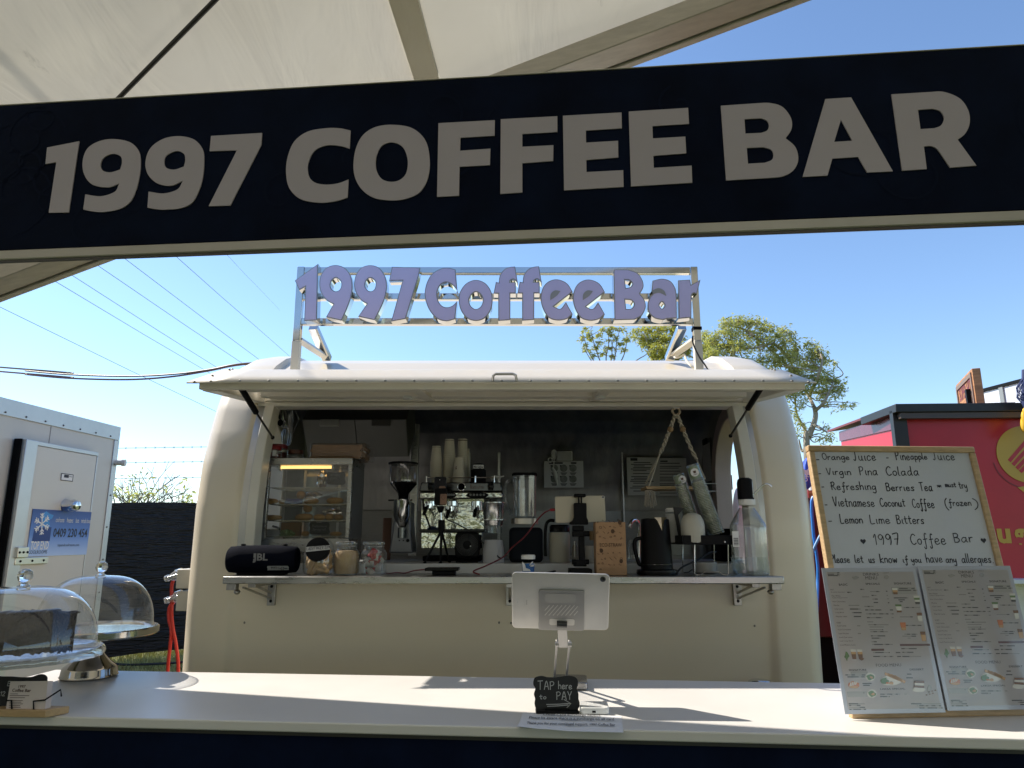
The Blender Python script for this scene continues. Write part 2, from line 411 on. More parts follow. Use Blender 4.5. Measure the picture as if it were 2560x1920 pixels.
# ================================================================ marquee
RA, RB = Vector((-2.30,3.05,2.56)), Vector((1.14,2.30,3.50)); rd = (RB - RA).normalized(); rq = Vector((math.sin(R(4)), math.cos(R(4)), 0)); rn = rd.cross(rq).normalized()
def fabric_mat():
    m = bpy.data.materials.new('tent_fabric'); m.use_nodes = True; t = m.node_tree; L = t.links; t.nodes.clear()
    o = t.nodes.new('ShaderNodeOutputMaterial'); d = t.nodes.new('ShaderNodeBsdfDiffuse'); tr = t.nodes.new('ShaderNodeBsdfTranslucent')
    mx = t.nodes.new('ShaderNodeMixShader'); mx.inputs[0].default_value = .215
    tc = t.nodes.new('ShaderNodeTexCoord'); mp = t.nodes.new('ShaderNodeMapping'); mp.inputs['Scale'].default_value = (1, .25, 1); mp.inputs['Rotation'].default_value = (0, 0, .5); L.new(tc.outputs['Object'], mp.inputs[0])
    n = t.nodes.new('ShaderNodeTexNoise'); n.inputs['Scale'].default_value = 7; n.inputs['Detail'].default_value = 10; n.inputs['Roughness'].default_value = .7; L.new(mp.outputs[0], n.inputs[0])
    n2 = t.nodes.new('ShaderNodeTexNoise'); n2.inputs['Scale'].default_value = 1.6; n2.inputs['Detail'].default_value = 5; L.new(tc.outputs['Object'], n2.inputs[0])
    r = t.nodes.new('ShaderNodeValToRGB'); e = r.color_ramp.elements; e[0].position = .24; e[0].color = (.36,.34,.29,1); e[1].position = .36; e[1].color = (.71,.665,.555,1)
    L.new(n.outputs[0], r.inputs[0])
    m2 = t.nodes.new('ShaderNodeMix'); m2.data_type = 'RGBA'; m2.blend_type = 'MULTIPLY'; m2.inputs[0].default_value = .4
    r2 = t.nodes.new('ShaderNodeValToRGB'); r2.color_ramp.elements[0].position = .35; r2.color_ramp.elements[0].color = (.80,.78,.74,1); r2.color_ramp.elements[1].position = .6
    L.new(n2.outputs[0], r2.inputs[0]); L.new(r.outputs[0], m2.inputs[6]); L.new(r2.outputs[0], m2.inputs[7])
    n3 = t.nodes.new('ShaderNodeTexNoise'); n3.inputs['Scale'].default_value = 3.2; n3.inputs['Detail'].default_value = 4; n3.inputs['Distortion'].default_value = 1.2; L.new(mp.outputs[0], n3.inputs[0])
    bp = t.nodes.new('ShaderNodeBump'); bp.inputs['Strength'].default_value = .35; bp.inputs['Distance'].default_value = .05; L.new(n3.outputs[0], bp.inputs['Height'])
    for q in (d, tr): L.new(m2.outputs[2], q.inputs[0]); L.new(bp.outputs[0], q.inputs['Normal'])
    L.new(d.outputs[0], mx.inputs[1]); L.new(tr.outputs[0], mx.inputs[2]); L.new(mx.outputs[0], o.inputs[0]); return m
tent = thing('marquee', 'cream fabric marquee roof overhead with aluminium gable rafter', 'marquee', (-3.4, 3.2, 0))
T0, T1, TQ = -1.5, 5.6, 11.0
FAB = fabric_mat()
def roof_pt(a, b):
    t = T0 + (T1 - T0) * a; q = b * TQ
    s = -.018 * math.sin(math.pi * ((t * .8) % 1)) - .012 * math.sin(q * 2.1 + t * 1.7)
    return RA + rd * t - rq * q + rn * (.095 + s)
rf = MB().grid(roof_pt, 90, 110)
ridge = RA + rd * T1 + rn * .095; rd2 = Vector((rd.x, rd.y, -rd.z))
rf.grid(lambda a, b: ridge + rd2 * (a * 6) - rq * (b * TQ), 20, 10)
rf.build('roof_fabric', FAB, tent)
TENTALU = mat('tent_aluminium', (.52,.485,.42), .45, .35, var=.12, vscale=9, stretch=(.5,4,4))
def E(t, q, h): return RA + rd * t - rq * q + rn * h
b = MB(); b.bar(E(-1.5, .10, .045), E(5.6, .10, .045), .115, .075, rn); b.bar(E(-1.5, .018, .03), E(5.6, .018, .03), .036, .06, rn)
rid2 = E(5.6, .10, .045); b.bar(rid2, rid2 + rd2 * 6, .115, .075, rn); b.build('gable_rafter', TENTALU, tent, bev=.004)
MB().bar(E(-1.5, .040, .05), E(5.6, .040, .05), .012, .05, rn).build('keder_track', BLACKM, tent)
roofpl = Plane(RA + rn * .06, rd, -rq)
def on_roof(c, x, y):
    r = ray(c, x, y); return CAM + r * ((RA + rn * .055 - CAM).dot(rn) / r.dot(rn))
p0, p1 = on_roof('K', 1742, 0), on_roof('K', 1845, 350); dd = (p1 - p0)
pq0, pq1 = p0 - dd * 4.0, p1 + dd * .06; pw_d = (pq1 - pq0).normalized().cross(rn).normalized()
def purlin_pt(a, b):
    k = (-.5, -.47, .47, .5)[min(3, int(round(a * 3)))]; return pq0 + (pq1 - pq0) * b + pw_d * (.092 * k) + rn * (-.012 if abs(k) < .49 else .045)
MB().grid(purlin_pt, 3, 30).build('purlin', FAB, tent, sharp=20)
p0, p1 = on_roof('K', 930, 0), on_roof('K', 507, 430); dd = (p1 - p0)
MB().tube([p0 - dd * 2, p1 + dd * .5], .0075, 8).build('brace_cable', mat('dark_cable', (.03,.028,.025), .5), tent)
WALLF = mat('light_blocker_fabric', (.40,.385,.35), .8, var=.08, vscale=1.5)  # for walls added out of view to cut the light on the front
def wall_pt(a, b):
    t = T0 + (T1 - T0) * a; p = RA + rd * t - rq * 10.9; return Vector((p.x, p.y + .03 * math.sin(t * 7), (p.z + .05) * b))
MB().grid(wall_pt, 60, 4, lambda a, b: not (.30 < a < .70 and b < .82)).build('unseen_rear_blocker', WALLF, tent)  # added behind the camera to dim the front; its opening gives bright reflections
def lwall_pt(a, b):
    p = RA + rd * T0 - rq * (3.0 + 7.9 * a); return Vector((p.x + .02 * math.sin(a * 40), p.y, (p.z + .05) * b))
MB().grid(lwall_pt, 40, 4).build('unseen_side_blocker', WALLF, tent)  # added out of view on the left, also to dim the front
for q in (0, 10.8):
    e = E(-1.5, q + .1, 0); MB().bar((e.x, e.y, 0), (e.x, e.y, e.z), .1, .1, (0,1,0)).build('leg', TENTALU, tent, bev=.004)
    e2 = rid2 + rd2 * 6 - rq * q; MB().bar((e2.x, e2.y, 0), (e2.x, e2.y, e2.z), .1, .1, (0,1,0)).build('leg', TENTALU, tent, bev=.004)

# ================================================================ fascia sign with its big letters
bu = Vector((math.cos(R(5.3)), -math.sin(R(5.3)), 0)); BP = Plane((0, 1.72, 2.3), bu, (0, 0, 1)); BF = BP.frame()
zt = (BP.uv('I', 0, 269)[1] + BP.uv('I', 2560, 110)[1] + BP.uv('I', 1280, 189)[1]) / 3; zb = (BP.uv('I', 0, 629)[1] + BP.uv('I', 2560, 522)[1] + BP.uv('I', 1280, 574)[1]) / 3
sign = thing('fascia_sign', 'long navy fascia board with big grey capital letters across the stall front', 'sign', (0, 1.74, 0))
NAVY = mat('navy_print', (.0035,.0075,.024), .7, var=.35, vscale=5, bump=.02, bscale=400, spec=.06)
MB().box((-1.78, zb, -.03), (1.78, zt, 0), BF).build('panel', NAVY, sign, bev=.002)
# faint tone-on-tone flourishes printed on the navy
fl = MB(); rr = random.Random(11)
for i in range(26):
    cx, cy, s0 = rr.uniform(-1.7, 1.7), rr.uniform(zb + .05, zt - .04), rr.uniform(.05, .13); a0 = rr.uniform(0, 6.28); pts = []
    for k in range(22):
        a = a0 + k * .3; q = s0 * (1 - k / 26); pts.append((cx + q * math.cos(a), max(zb + .01, min(zt - .01, cy + q * math.sin(a)))))
    fl.stroke(pts, .007, BF, .0012)
fl.build('printed_pattern', mat('navy_print_light', (.0048,.009,.0265), .7, spec=.06), sign)
RAIL = mat('sign_rail', (.46,.44,.40), .42, .5, var=.06, vscale=6)
MB().box((-1.8, zb - .030, -.016), (1.8, zb - .001, .003), BF).build('lower_rail', RAIL, sign, bev=.004)
MB().box((-1.8, zb - .034, -.014), (1.8, zb - .0305, -.001), BF).build('rail_lip', mat('rail_dark_lip', (.10,.095,.09), .5), sign)  # narrow dark lip along the bottom of the lighter rail
MB().box((-1.8, zt + .001, -.04), (1.8, zt + .005, .001), BF).build('upper_rail', RAIL, sign, bev=.003)
for s in (-1, 1):
    p = BP.o + BP.u * s * 1.83 - BP.w * .02
    MB().box((p.x - .025, p.y - .025, 0), (p.x + .025, p.y + .025, BP.o.z + zt + .02)).build('post', ALU, sign, bev=.003)
def c_(s): # 'x,y' corner, 'x,y~' smooth
    out = []
    for q in s.split():
        sm = q.endswith('~'); x, y = q.rstrip('~').split(','); out.append((float(x), float(y), 0 if sm else 1))
    return out
def outline(pl, cr, s):
    return spline([(*pl.uv(cr, x, y), k) for x, y, k in c_(s)], 8, True)
BIG = [('K', '207,640 345,613 300,920 214,921 247,703 200,711'),
 ('K', '363,907 372,842 440,850~ 500,830~ 518,795 470,812~ 400,798~ 365,750~ 362,690~ 385,640~ 440,610~ 505,604~ 570,620~ 605,662~ 610,720~ 603,775~ 590,825~ 565,875~ 520,905~ 450,918~ 400,915~', '438,715~ 450,685~ 490,667~ 524,678~ 530,705~ 522,735 480,747~ 447,739~'),
 ('K', '640,899 645,830 710,838~ 770,820~ 793,783 740,805~ 680,793~ 640,752~ 632,697~ 655,640~ 710,602~ 775,591~ 840,605~ 878,648~ 884,705~ 878,770~ 862,825~ 832,878~ 785,901~ 715,908~ 672,905~', '712,705~ 722,675~ 765,655~ 797,667~ 803,695~ 797,722 757,735~ 722,728~'),
 ('K', '914,590 1134,577 1131,628 997,890 904,893 1026,652 908,656'),
 ('K', '1516,567 1512,645 1470,633~ 1412,631~ 1360,655~ 1333,710~ 1336,762~ 1360,790~ 1405,800~ 1460,795~ 1507,778 1503,856 1450,872~ 1380,878~ 1300,862~ 1252,815~ 1238,750~ 1245,680~ 1275,612~ 1335,570~ 1420,556~ 1475,558~'),
 ('K', '1695,542~ 1780,556~ 1838,608~ 1857,690~ 1850,770~ 1815,832~ 1755,861~ 1690,868~ 1612,855~ 1556,810~ 1530,745~ 1535,660~ 1565,592~ 1620,553~', '1695,618~ 1740,637~ 1762,690~ 1757,748~ 1730,779~ 1690,788~ 1650,775~ 1627,735~ 1627,680~ 1650,634~'),
 ('K', '1895,535 2138,522 2137,589 1990,598 1988,654 2119,645 2117,716 1986,723 1984,848 1889,853'),
 ('K2', '-48,518 196,505 196,573 45,582 45,637 179,630 178,698 45,708 45,834 -50,840'),
 ('K2', '220,503 473,489 474,557 319,567 320,619 458,611 459,683 321,694 322,746 480,738 482,810 225,825'),
 ('K2', '504,485 760,469 764,538 606,548 608,601 748,593 752,665 610,676 612,728 775,718 778,792 514,808'),
 ('K2', '901,460 1060,449 1110,448~ 1165,464~ 1203,512~ 1206,560~ 1180,600 1222,638~ 1235,690~ 1217,735~ 1170,764~ 1100,772 924,782', '1003,518 1075,514 1100,525~ 1109,546~ 1100,567~ 1075,577 1007,580', '1013,642 1085,639 1118,650~ 1128,672~ 1120,694~ 1090,706 1018,710'),
 ('K2', '1352,431 1463,424 1643,743 1532,748 1493,681 1382,688 1361,761 1254,767', '1419,520 1468,611 1390,616'),
 ('K2', '1637,411 1800,401 1860,400~ 1930,428~ 1968,480~ 1974,535~ 1955,580~ 1922,606 2003,718 1890,727 1835,648~ 1808,634~ 1777,636 1789,733 1683,740', '1751,478 1815,473 1848,484~ 1864,515~ 1850,545~ 1822,557 1762,561')]
lt = MB()
for q in BIG: shape(lt, [outline(BP, q[0], s) for s in q[1:]], BF, .0005, .0035)
lt.build('lettering', mat('sign_letter_vinyl', (.48,.445,.515), .6, var=.03, vscale=3, bump=.01, bscale=300, spec=.3), sign)

# ================================================================ service counter
cu_ = Vector((math.cos(R(5.2)), -math.sin(R(5.2)), 0)); cv_ = Vector((math.sin(R(5.2)), math.cos(R(5.2)), 0)); CO = Vector((0, 1.965, 0)); ZC = 1.05
CF = Matrix(((cu_.x, cv_.x, 0, CO.x), (cu_.y, cv_.y, 0, CO.y), (0, 0, 1, 0), (0, 0, 0, 1)))
ctr = thing('service_counter', 'long white counter top over a navy printed front panel', 'counter', CO)
TOP = mat('counter_laminate', (.70,.675,.64), .36, var=.03, vscale=3, rvar=.04)
MB().box((-1.75, 0, ZC - .026), (1.75, .665, ZC), CF).build('counter_top', TOP, ctr, bev=.004)
MB().box((-1.74, .02, .05), (1.74, .045, ZC - .037), CF).build('front_panel', mat('navy_counter_print', (.004,.008,.026), .7, var=.35, vscale=6, spec=.06), ctr)
MB().box((-1.745, .010, ZC - .036), (1.745, .04, ZC - .0265), CF).build('edge_trim', mat('counter_trim', (.07,.068,.062), .4, .6), ctr)
MB().box((-1.745, .012, .0), (1.745, .05, .05), CF).build('plinth', BLACK, ctr)
for s in (-1, 1): MB().box((s * 1.72 - .02, .05, 0), (s * 1.72 + .02, .64, ZC - .0265), CF).build('side_panel', WHITE, ctr)
MB().box((-1.70, .06, .5), (1.70, .62, .52), CF).build('shelf', WHITE, ctr)

# ================================================================ coffee trailer
XC, YC, HL = -.045, 4.40, 1.505
PROF = [(.36,3.50),(.6,3.465),(.93,3.45),(1.24,3.432),(1.66,3.433),(1.88,3.463),(2.03,3.51),(2.176,3.572),(2.29,3.636),(2.377,3.71),(2.457,3.825),(2.54,3.99),(2.608,4.2),(2.628,4.38)]
def yf(z):
    for (a, b), (c, d) in zip(PROF, PROF[1:]):
        if z <= c: return b + (d - b) * (z - a) / (c - a)
    return PROF[-1][1]
zs = []
for (a, b), (c, d) in zip(PROF, PROF[1:]):
    n = 4 if a < 2.0 else 7
    zs += [a + (c - a) * k / n for k in range(n)]
zs.append(PROF[-1][0])
OPX0, OPX1, OPZ0, OPZ1 = -1.262, 1.178, 1.352, 2.205
zs = sorted(set([z for z in zs if abs(z - OPZ0) > .02 and abs(z - OPZ1) > .02] + [OPZ0, OPZ1]))
fx = [-1.326, -1.305, -1.292, OPX0] + [OPX0 + (OPX1 - OPX0) * k / 12 for k in range(1, 12)] + [OPX1, 1.202, 1.215, 1.236]
def ring(z, off=0.0):
    e = YC - yf(z) - off; hl = HL - off - .03 * max(0, (z - 2.3) / .32) ** 2; r = min(.13, e * .9); P = []
    for x in fx:
        X = max(XC - hl + r, min(XC + hl - r, x)); P.append((X, YC - e))
    for k in range(1, 7): a = -math.pi / 2 + math.pi / 2 * k / 6; P.append((XC + hl - r + r * math.cos(a), YC - e + r + r * math.sin(a)))
    for k in range(1, 20): P.append((XC + hl, YC - e + r + (2 * e - 2 * r) * k / 20))
    for k in range(0, 7): a = math.pi / 2 * k / 6; P.append((XC + hl - r + r * math.cos(a), YC + e - r + r * math.sin(a)))
    for x in reversed(fx): P.append((max(XC - hl + r, min(XC + hl - r, x)), YC + e))
    for k in range(1, 7): a = math.pi / 2 + math.pi / 2 * k / 6; P.append((XC - hl + r + r * math.cos(a), YC + e - r + r * math.sin(a)))
    for k in range(1, 20): P.append((XC - hl, YC + e - r - (2 * e - 2 * r) * k / 20))
    for k in range(0, 6): a = math.pi + math.pi / 2 * k / 6; P.append((XC - hl + r + r * math.cos(a), YC - e + r + r * math.sin(a)))
    return P
def sst(t): t = max(0, min(1, t)); return t * t * (3 - 2 * t)
def in_arch(y, z, y0, y1, z0, z1):
    r = (y1 - y0) / 2; return y0 < y < y1 and z0 < z and (z < z1 - r or math.hypot(y - (y0 + y1) / 2, z - (z1 - r)) < r)
DOOR = (4.05, 4.90, .55, 2.33); WIN = (3.95, 4.62, 1.58, 2.28)
def shell(off, grooves):
    mb = MB(); NR = len(ring(1.0)); kf = len(fx)
    for z in zs:
        for i, (x, y) in enumerate(ring(z, off)):
            zz = z - off * sst((z - 2.1) / .5)
            mid = -1.300 < x < 1.209
            if grooves and mid:
                zz -= .022 * sst((z - 2.0) / .5); y += .018 if y < YC else -.018
            mb.v.append(Vector((x, y, zz)))
    for j in range(len(zs) - 1):
        for i in range(NR):
            i2 = (i + 1) % NR; a = j * NR
            p = (mb.v[a + i] + mb.v[a + i2] + mb.v[a + NR + i]+ mb.v[a + NR + i2]) / 4
            if p.y < YC - .3 and OPX0 < p.x < OPX1 and zs[j] >= OPZ0 - 1e-6 and zs[j+1] <= OPZ1 + 1e-6 and i < kf: continue
            if p.x > XC + HL - .2 and kf <= i < kf + 28 and in_arch(p.y, p.z, *DOOR): continue
            if p.x < XC - HL + .2 and in_arch(p.y, p.z, *WIN) and i > 2 * kf: continue
            mb.f.append([a + i, a + i2, a + NR + i2, a + NR + i])
    mb.f.append([(len(zs) - 1) * NR + i for i in range(NR)])
    if grooves: mb.f.append([i for i in range(NR)][::-1])
    return mb
van = thing('coffee_trailer', 'cream rounded food trailer with its serving hatch propped open', 'food trailer', (XC, YC, 0))
shell(0, True).build('body', CREAM, van, sharp=55)
LIN = mat('stainless_lining', (.40,.39,.38), .42, 1, var=.15, vscale=5, stretch=(3,3,.2), rvar=.08, bump=.4, bscale=1.6)
shell(.055, False).build('lining', LIN, van, sharp=30)
MB().box((XC - HL + .07, 3.52, .50), (XC + HL - .07, 5.3, .53)).build('floor_panel', mat('van_floor', (.08,.08,.085), .6), van)
# painted end walls inside
DARKPAINT = mat('inner_wall_paint', (.27,.26,.24), .5, var=.05)
for X, s, hole in ((XC + HL - .058, -1, DOOR), (XC - HL + .058, 1, WIN)):
    pts = []
    m = MB(); ny, nz = 44, 50
    def wp(a, b, X=X):
        z = .53 + 2.03 * b; e = max(.02, YC - yf(z) - .075); return (X + s * .004, YC - e + 2 * e * a, z - .02 * b)
    def kp(a, b, hole=hole):
        q = wp(a, b); return not in_arch(q[1], q[2], *hole)
    m.grid(wp, ny, nz, kp); m.build('end_wall_panel', DARKPAINT, van)
PINK = mat('pale_pink_trim', (.62,.50,.47), .45, var=.05)
def arch_pts(y0, y1, z0, z1, n=14):
    r = (y1 - y0) / 2; c = (y0 + y1) / 2
    return [(y0, z0), (y0, z1 - r)] + [(c - r * math.cos(math.pi * k / n), z1 - r + r * math.sin(math.pi * k / n)) for k in range(1, n)] + [(y1, z1 - r), (y1, z0)]
def arch_band(X0, X1, y0, y1, z0, z1, wd):
    m = MB(); A = arch_pts(y0 - wd * .35, y1 + wd * .35, z0, z1 + wd * .35); B = arch_pts(y0 + wd * .65, y1 - wd * .65, z0, z1 - wd * .65); n = len(A)
    for X in (X0, X1):
        for q in (A, B): m.v += [Vector((X, y, z)) for y, z in q]
    for i in range(n - 1):
        m.f += [[i, i+1, n+i+1, n+i], [2*n+i, 3*n+i, 3*n+i+1, 2*n+i+1], [i, 2*n+i, 2*n+i+1, i+1], [n+i, n+i+1, 3*n+i+1, 3*n+i]]
    m.f += [[0, n, 3*n, 2*n], [n-1, 3*n-1, 4*n-1, 2*n-1]]; return m
XR = XC + HL
arch_band(XR - .085, XR + .025, *DOOR, .09).build('door_frame', PINK, van, bev=.006)
XL = XC - HL
arch_band(XL - .02, XL + .08, *WIN, .05).build('window_frame', mat('cream_trim', (.66,.61,.50), .35), van, bev=.004)
# the stable door, its lower leaf swung outwards on hinges
dl = van; M_ = Matrix.Translation((XR + .03, 4.93, 0)) @ Matrix.Rotation(R(62), 4, 'Z')
pl = [(0, .55), (.60, .55), (.60, 1.62)] + [(.33 + .27 * math.cos(R(a)), 1.62 + .27 * math.sin(R(a))) for a in range(10, 180, 12)] + [(.0, 1.62)]
o = MB().prism(pl, 0, .04, M_ @ Matrix.Rotation(R(90), 4, 'X') @ Matrix.Rotation(0, 4, 'Y')).build('door', PINK, van, bev=.006)
for z in (1.1, 1.85): MB().box((XR + .02, 4.90, z), (XR + .05, 4.94, z + .10)).build('hinge', mat('rusty_hinge', (.12,.07,.05), .5, .4), van, bev=.004)
# trim round the serving opening
TRIM = mat('hatch_trim', (.76,.725,.64), .35, var=.03, vscale=4)
def jamb(x0, x1, dy, name, m, w2=None):
    mb = MB(); n = 14
    for k in range(n + 1):
        z = OPZ0 + .0 + (OPZ1 + .03 - OPZ0) * k / n; y = yf(z) + dy
        for x, dd in ((x0, 0), (x1, 0), (x1, .10), (x0, .10)): mb.v.append(Vector((x, y + dd, z)))
    for k in range(n):
        for q in range(4): a = k * 4; mb.f.append([a + q, a + (q+1) % 4, a + 4 + (q+1) % 4, a + 4 + q])
    mb.f += [[3,2,1,0], [n*4, n*4+1, n*4+2, n*4+3]]
    return mb.build(name, m, van, bev=.004)
jamb(-1.262, -1.214, -.004, 'window_jamb', TRIM); jamb(1.124, 1.178, -.004, 'window_jamb', TRIM)
jamb(-1.302, -1.2625, .010, 'seal_channel', ALU); jamb(1.1785, 1.215, .010, 'seal_channel', ALU)
MB().box((-1.3, yf(2.19) - .005, 2.183), (1.213, yf(2.19) + .1, 2.206)).build('window_head', TRIM, van, bev=.006)
MB().box((-1.3, yf(2.21) - .014, 2.209), (1.213, yf(2.21) + .06, 2.24)).build('window_head', TRIM, van, bev=.004)
MB().box((-1.19, 3.50, 1.325), (1.10, 3.535, 1.405)).build('bench_front', mat('bench_white', (.62,.62,.62), .4), van, bev=.003)
MB().box((-1.40, 3.536, 1.375), (1.32, 4.22, 1.405)).build('bench', mat('bench_top', (.55,.55,.54), .35), van, bev=.003)
MB().box((-1.19, 3.455, 1.30), (1.10, 3.4995, 1.353)).build('window_sill', ALU, van)
# hatch: a curved skin hinged at the roof, with an inner frame
HX0, HX1 = atY('I', 466, 957, 2.95).x, atY('I', 2041, 950, 2.95).x
HZ = atY('I', 1280, 957, 2.95).z
HS = [(2.95, HZ, 0.0), (3.03, HZ + .046, .040), (3.107, HZ + .091, .080), (3.125, HZ + .097, .086), (3.25, HZ + .113, .098), (3.45, HZ + .129, .102), (3.66, HZ + .137, .102)]
mb = MB()
for Y, z, ins in HS:
    for x in (HX0 + ins, HX0 + ins + .15, -.4, .4, HX1 - ins - .15, HX1 - ins): mb.v.append(Vector((x, Y, z)))
mb.f = [[j*6+i, j*6+i+1, j*6+i+7, j*6+i+6] for j in range(len(HS) - 1) for i in range(5)]
hatch = mb.build('hatch', mat('hatch_paint', (.74,.69,.60), .35, var=.03, coat=.08), van, solid=.006, sharp=18)
FRM = mat('hatch_frame_paint', (.76,.72,.63), .4, var=.04)
hf = MB(); fx0, fx1 = HX0 + .047, HX1 - .042
hf.box((fx0, 2.966, HZ - .024), (fx1, 2.99, HZ + .008))
hf.box((fx0 + .10, 3.19, HZ + .018), (fx1 - .10, 3.24, HZ + .06)); hf.box((fx0 + .10, 3.42, HZ + .034), (fx1 - .10, 3.47, HZ + .085)); hf.box((fx0 + .10, 3.55, HZ + .05), (fx1 - .10, 3.60, HZ + .1))
for x in (fx0, fx1 - .07): hf.bar((x + .035, 3.0, HZ + .0), (x + .035, 3.6, HZ + .06), .07, .05)
for x in (-.42, .42): hf.bar((x, 3.0, HZ + .0), (x, 3.6, HZ + .06), .05, .035)
hf.build('hatch_frame', FRM, hatch, bev=.003)
rv = MB()
for k in range(21):
    x = HX0 + .1 + (HX1 - HX0 - .2) * k / 20; rv.ell((x, 2.957, HZ + .010), (.006, .004, .005), 8)
for s, X in ((1, HX0), (-1, HX1)):
    for k in range(1, 5):
        t = k / 4.6; i = min(3, int(t * 3.6)); rv.ell((X + s * (.035 + HS[i][2]), HS[i][0] - .004, HS[i][1] + .003), (.006, .005, .005), 8)
rv.build('rivets', mat('rivet_grey', (.30,.29,.27), .4, .7), hatch)
p = [atY('T', x, y, 2.955) for x, y in ((1064, 822), (1066, 813), (1071, 810), (1108, 810), (1114, 813), (1116, 822))]
p = [Vector((q.x, q.y - .02, q.z)) for q in p]; p[0].y += .02; p[-1].y += .02
MB().tube(p, .006, 8).build('handle', ALU, hatch)
for x in (881, 1297): MB().lathe([(.022, 0), (.018, .012), (.006, .014), (.005, -.0)], (atY('T', x, 838, 3.02).x, 3.025, HZ - .055), 12).build('latch', mat('white_latch', (.6,.6,.57), .4), hatch)
# gas struts
for cr, a, m1, z_ in (('R6', (1285, 560), (1530, 960), (1795, 1365)), ('R5', (1400, 598), (1285, 780), (1155, 985))):
    A, B, C = atY(cr, *a, 3.02), atY(cr, *m1, 3.22), atY(cr, *z_, 3.45)
    st = MB().cyl(A, B, .0135, n=14).build('gas_strut', BLACK, van)
    MB().cyl(B, C, .0055, n=10).build('strut_rod', mat('strut_rod_steel', (.22,.22,.22), .25, 1), st); MB().ell(C, .010, 10).build('ball_end', BLACK, st)
# fold-down shelves and their brackets
ZS = 1.365
for x0, x1, bx in ((-1.222, .012, (-1.115, -.01)), (.035, 1.150, (.052, 1.045))):
    sh = MB().box((x0, 3.11, ZS - .030), (x1, 3.447, ZS)).build('shelf', STEELH, van, bev=.0035)
    for q in bx:
        bk = MB(); bk.box((q - .018, 3.425, ZS - .145), (q + .018, 3.445, ZS - .031)); bk.box((q - .016, 3.16, ZS - .048), (q + .016, 3.43, ZS - .031))
        s = -1 if q < -.5 else (1 if q > .5 else 0)
        bk.bar((q + s * .05, 3.2, ZS - .05), (q, 3.43, ZS - .115), .012, .008); bk.bar((q + s * .02, 3.28, ZS - .05), (q, 3.43, ZS - .09), .012, .008)
        if s: bk.box((q + s * .085 - .02, 3.15, ZS - .058), (q + s * .085 + .02, 3.19, ZS - .0315)); bk.ell((q + s * .06, 3.16, ZS - .066), (.013, .02, .011), 10)
        bk.build('bracket', mat('bracket_steel', (.42,.40,.37), .35, 1, var=.2, vscale=20), sh, bev=.0015)
        sc = MB(); sc.ell((q, 3.423, ZS - .125), (.007, .004, .007), 10); sc.ell((q, 3.423, ZS - .06), (.007, .004, .007), 10); sc.build('screw', BLACK, sh)
# running gear that keeps it off the grass
MB().box((-1.3, 3.7, .28), (1.2, 5.1, .357)).build('chassis', BLACKM, van)
for y in (3.62, 5.0):
    wh = MB().lathe([(.10,-.08),(.28,-.085),(.31,-.05),(.31,.05),(.28,.085),(.10,.08)], (0, y + .1, .31), 28, Matrix.Rotation(R(90), 4, 'X')).build('wheel', mat('tyre', (.02,.02,.02), .8), van)
    MB().lathe([(.0,-.05),(.17,-.05),(.18,-.086),(.19,-.086),(.19,.086),(0,.086)], (0, y + .1, .31), 24, Matrix.Rotation(R(90), 4, 'X')).build('rim', ALU, wh)
MB().bar((1.30, 4.4, .33), (2.0, 4.4, .33), .06, .06).build('drawbar', BLACKM, van); MB().cyl((1.7, 4.4, 0), (1.7, 4.4, .34), .03).build('jockey_leg', ALU, van)
MB().ell(tuple(atY('S3', 200, 1572, 3.43)), (.052, .03, .012), 16).build('marker_lamp', CHROME, van)
sc2 = MB()
for x, y in ((528,1345),(1078,1345),(1104,1346),(1630,1352),(1250,1302)):
    q = atY('T', x, y, 3.449); sc2.ell(q, (.0045, .003, .0055), 8)
sc2.build('screw_plug', mat('dull_grey_mark', (.24,.21,.17), .6), van)
# power inlets on the left end
INL = mat('inlet_grey', (.50,.48,.43), .45)
INB = []
for y0, y1 in ((938, 1062), (1078, 1205)):
    a, b = atY('R8', 568, y0, 3.66), atY('R8', 600, y1, 3.66)
    MB().box((a.x - .005, 3.60, b.z), (XL + .02, 3.72, a.z)).build('power_inlet', INL, van, bev=.004); INB.append((a.x, (a.z + b.z) / 2))
# overhead cupboard: two tilted doors
def facet(cr, pts, Ys): return [atY(cr, x, y, Y) for (x, y), Y in zip(pts, Ys)]
def slab(P, th=.02, m=None):
    P = [Vector(q) for q in P]; n = (P[1] - P[0]).cross(P[3] - P[0]).normalized()
    if n.y > 0: n = -n
    mb = MB(); mb.v = P + [q - n * th for q in P]; mb.f = [[0,1,2,3],[7,6,5,4],[0,4,5,1],[1,5,6,2],[2,6,7,3],[3,7,4,0]]; return mb
CUP = mat('cupboard_grey', (.17,.165,.155), .5, var=.08, vscale=3)
TL, TM, TR, BR, BM, BL = facet('S4', [(585,242),(1245,242),(1895,240),(1922,710),(1290,715),(662,722)], [4.45,4.45,4.45,4.62,4.62,4.62])
cupb = slab([TL, TR, BR, BL], .35).build('cupboard', mat('cupboard_dark', (.10,.10,.10), .5), van)
for q, hc in (((TL, TM, BM, BL), (920, 285)), ((TM, TR, BR, BM), (1572, 285))):
    c = sum(q, Vector()) / 4; P = [v + (c - v) * .012 + Vector((0, -.012, -.004)) for v in q]; dr = slab(P, .012).build('cupboard_door', CUP, cupb, bev=.003)
    h = atY('S4', *hc, 4.435); MB().box((h.x - .06, h.y - .004, h.z - .022), (h.x + .06, h.y + .02, h.z + .022)).build('cupboard_handle', mat('handle_grey', (.40,.39,.37), .35) if hc[0] < 1000 else mat('handle_dark', (.09,.085,.08), .4), cupb, bev=.004)
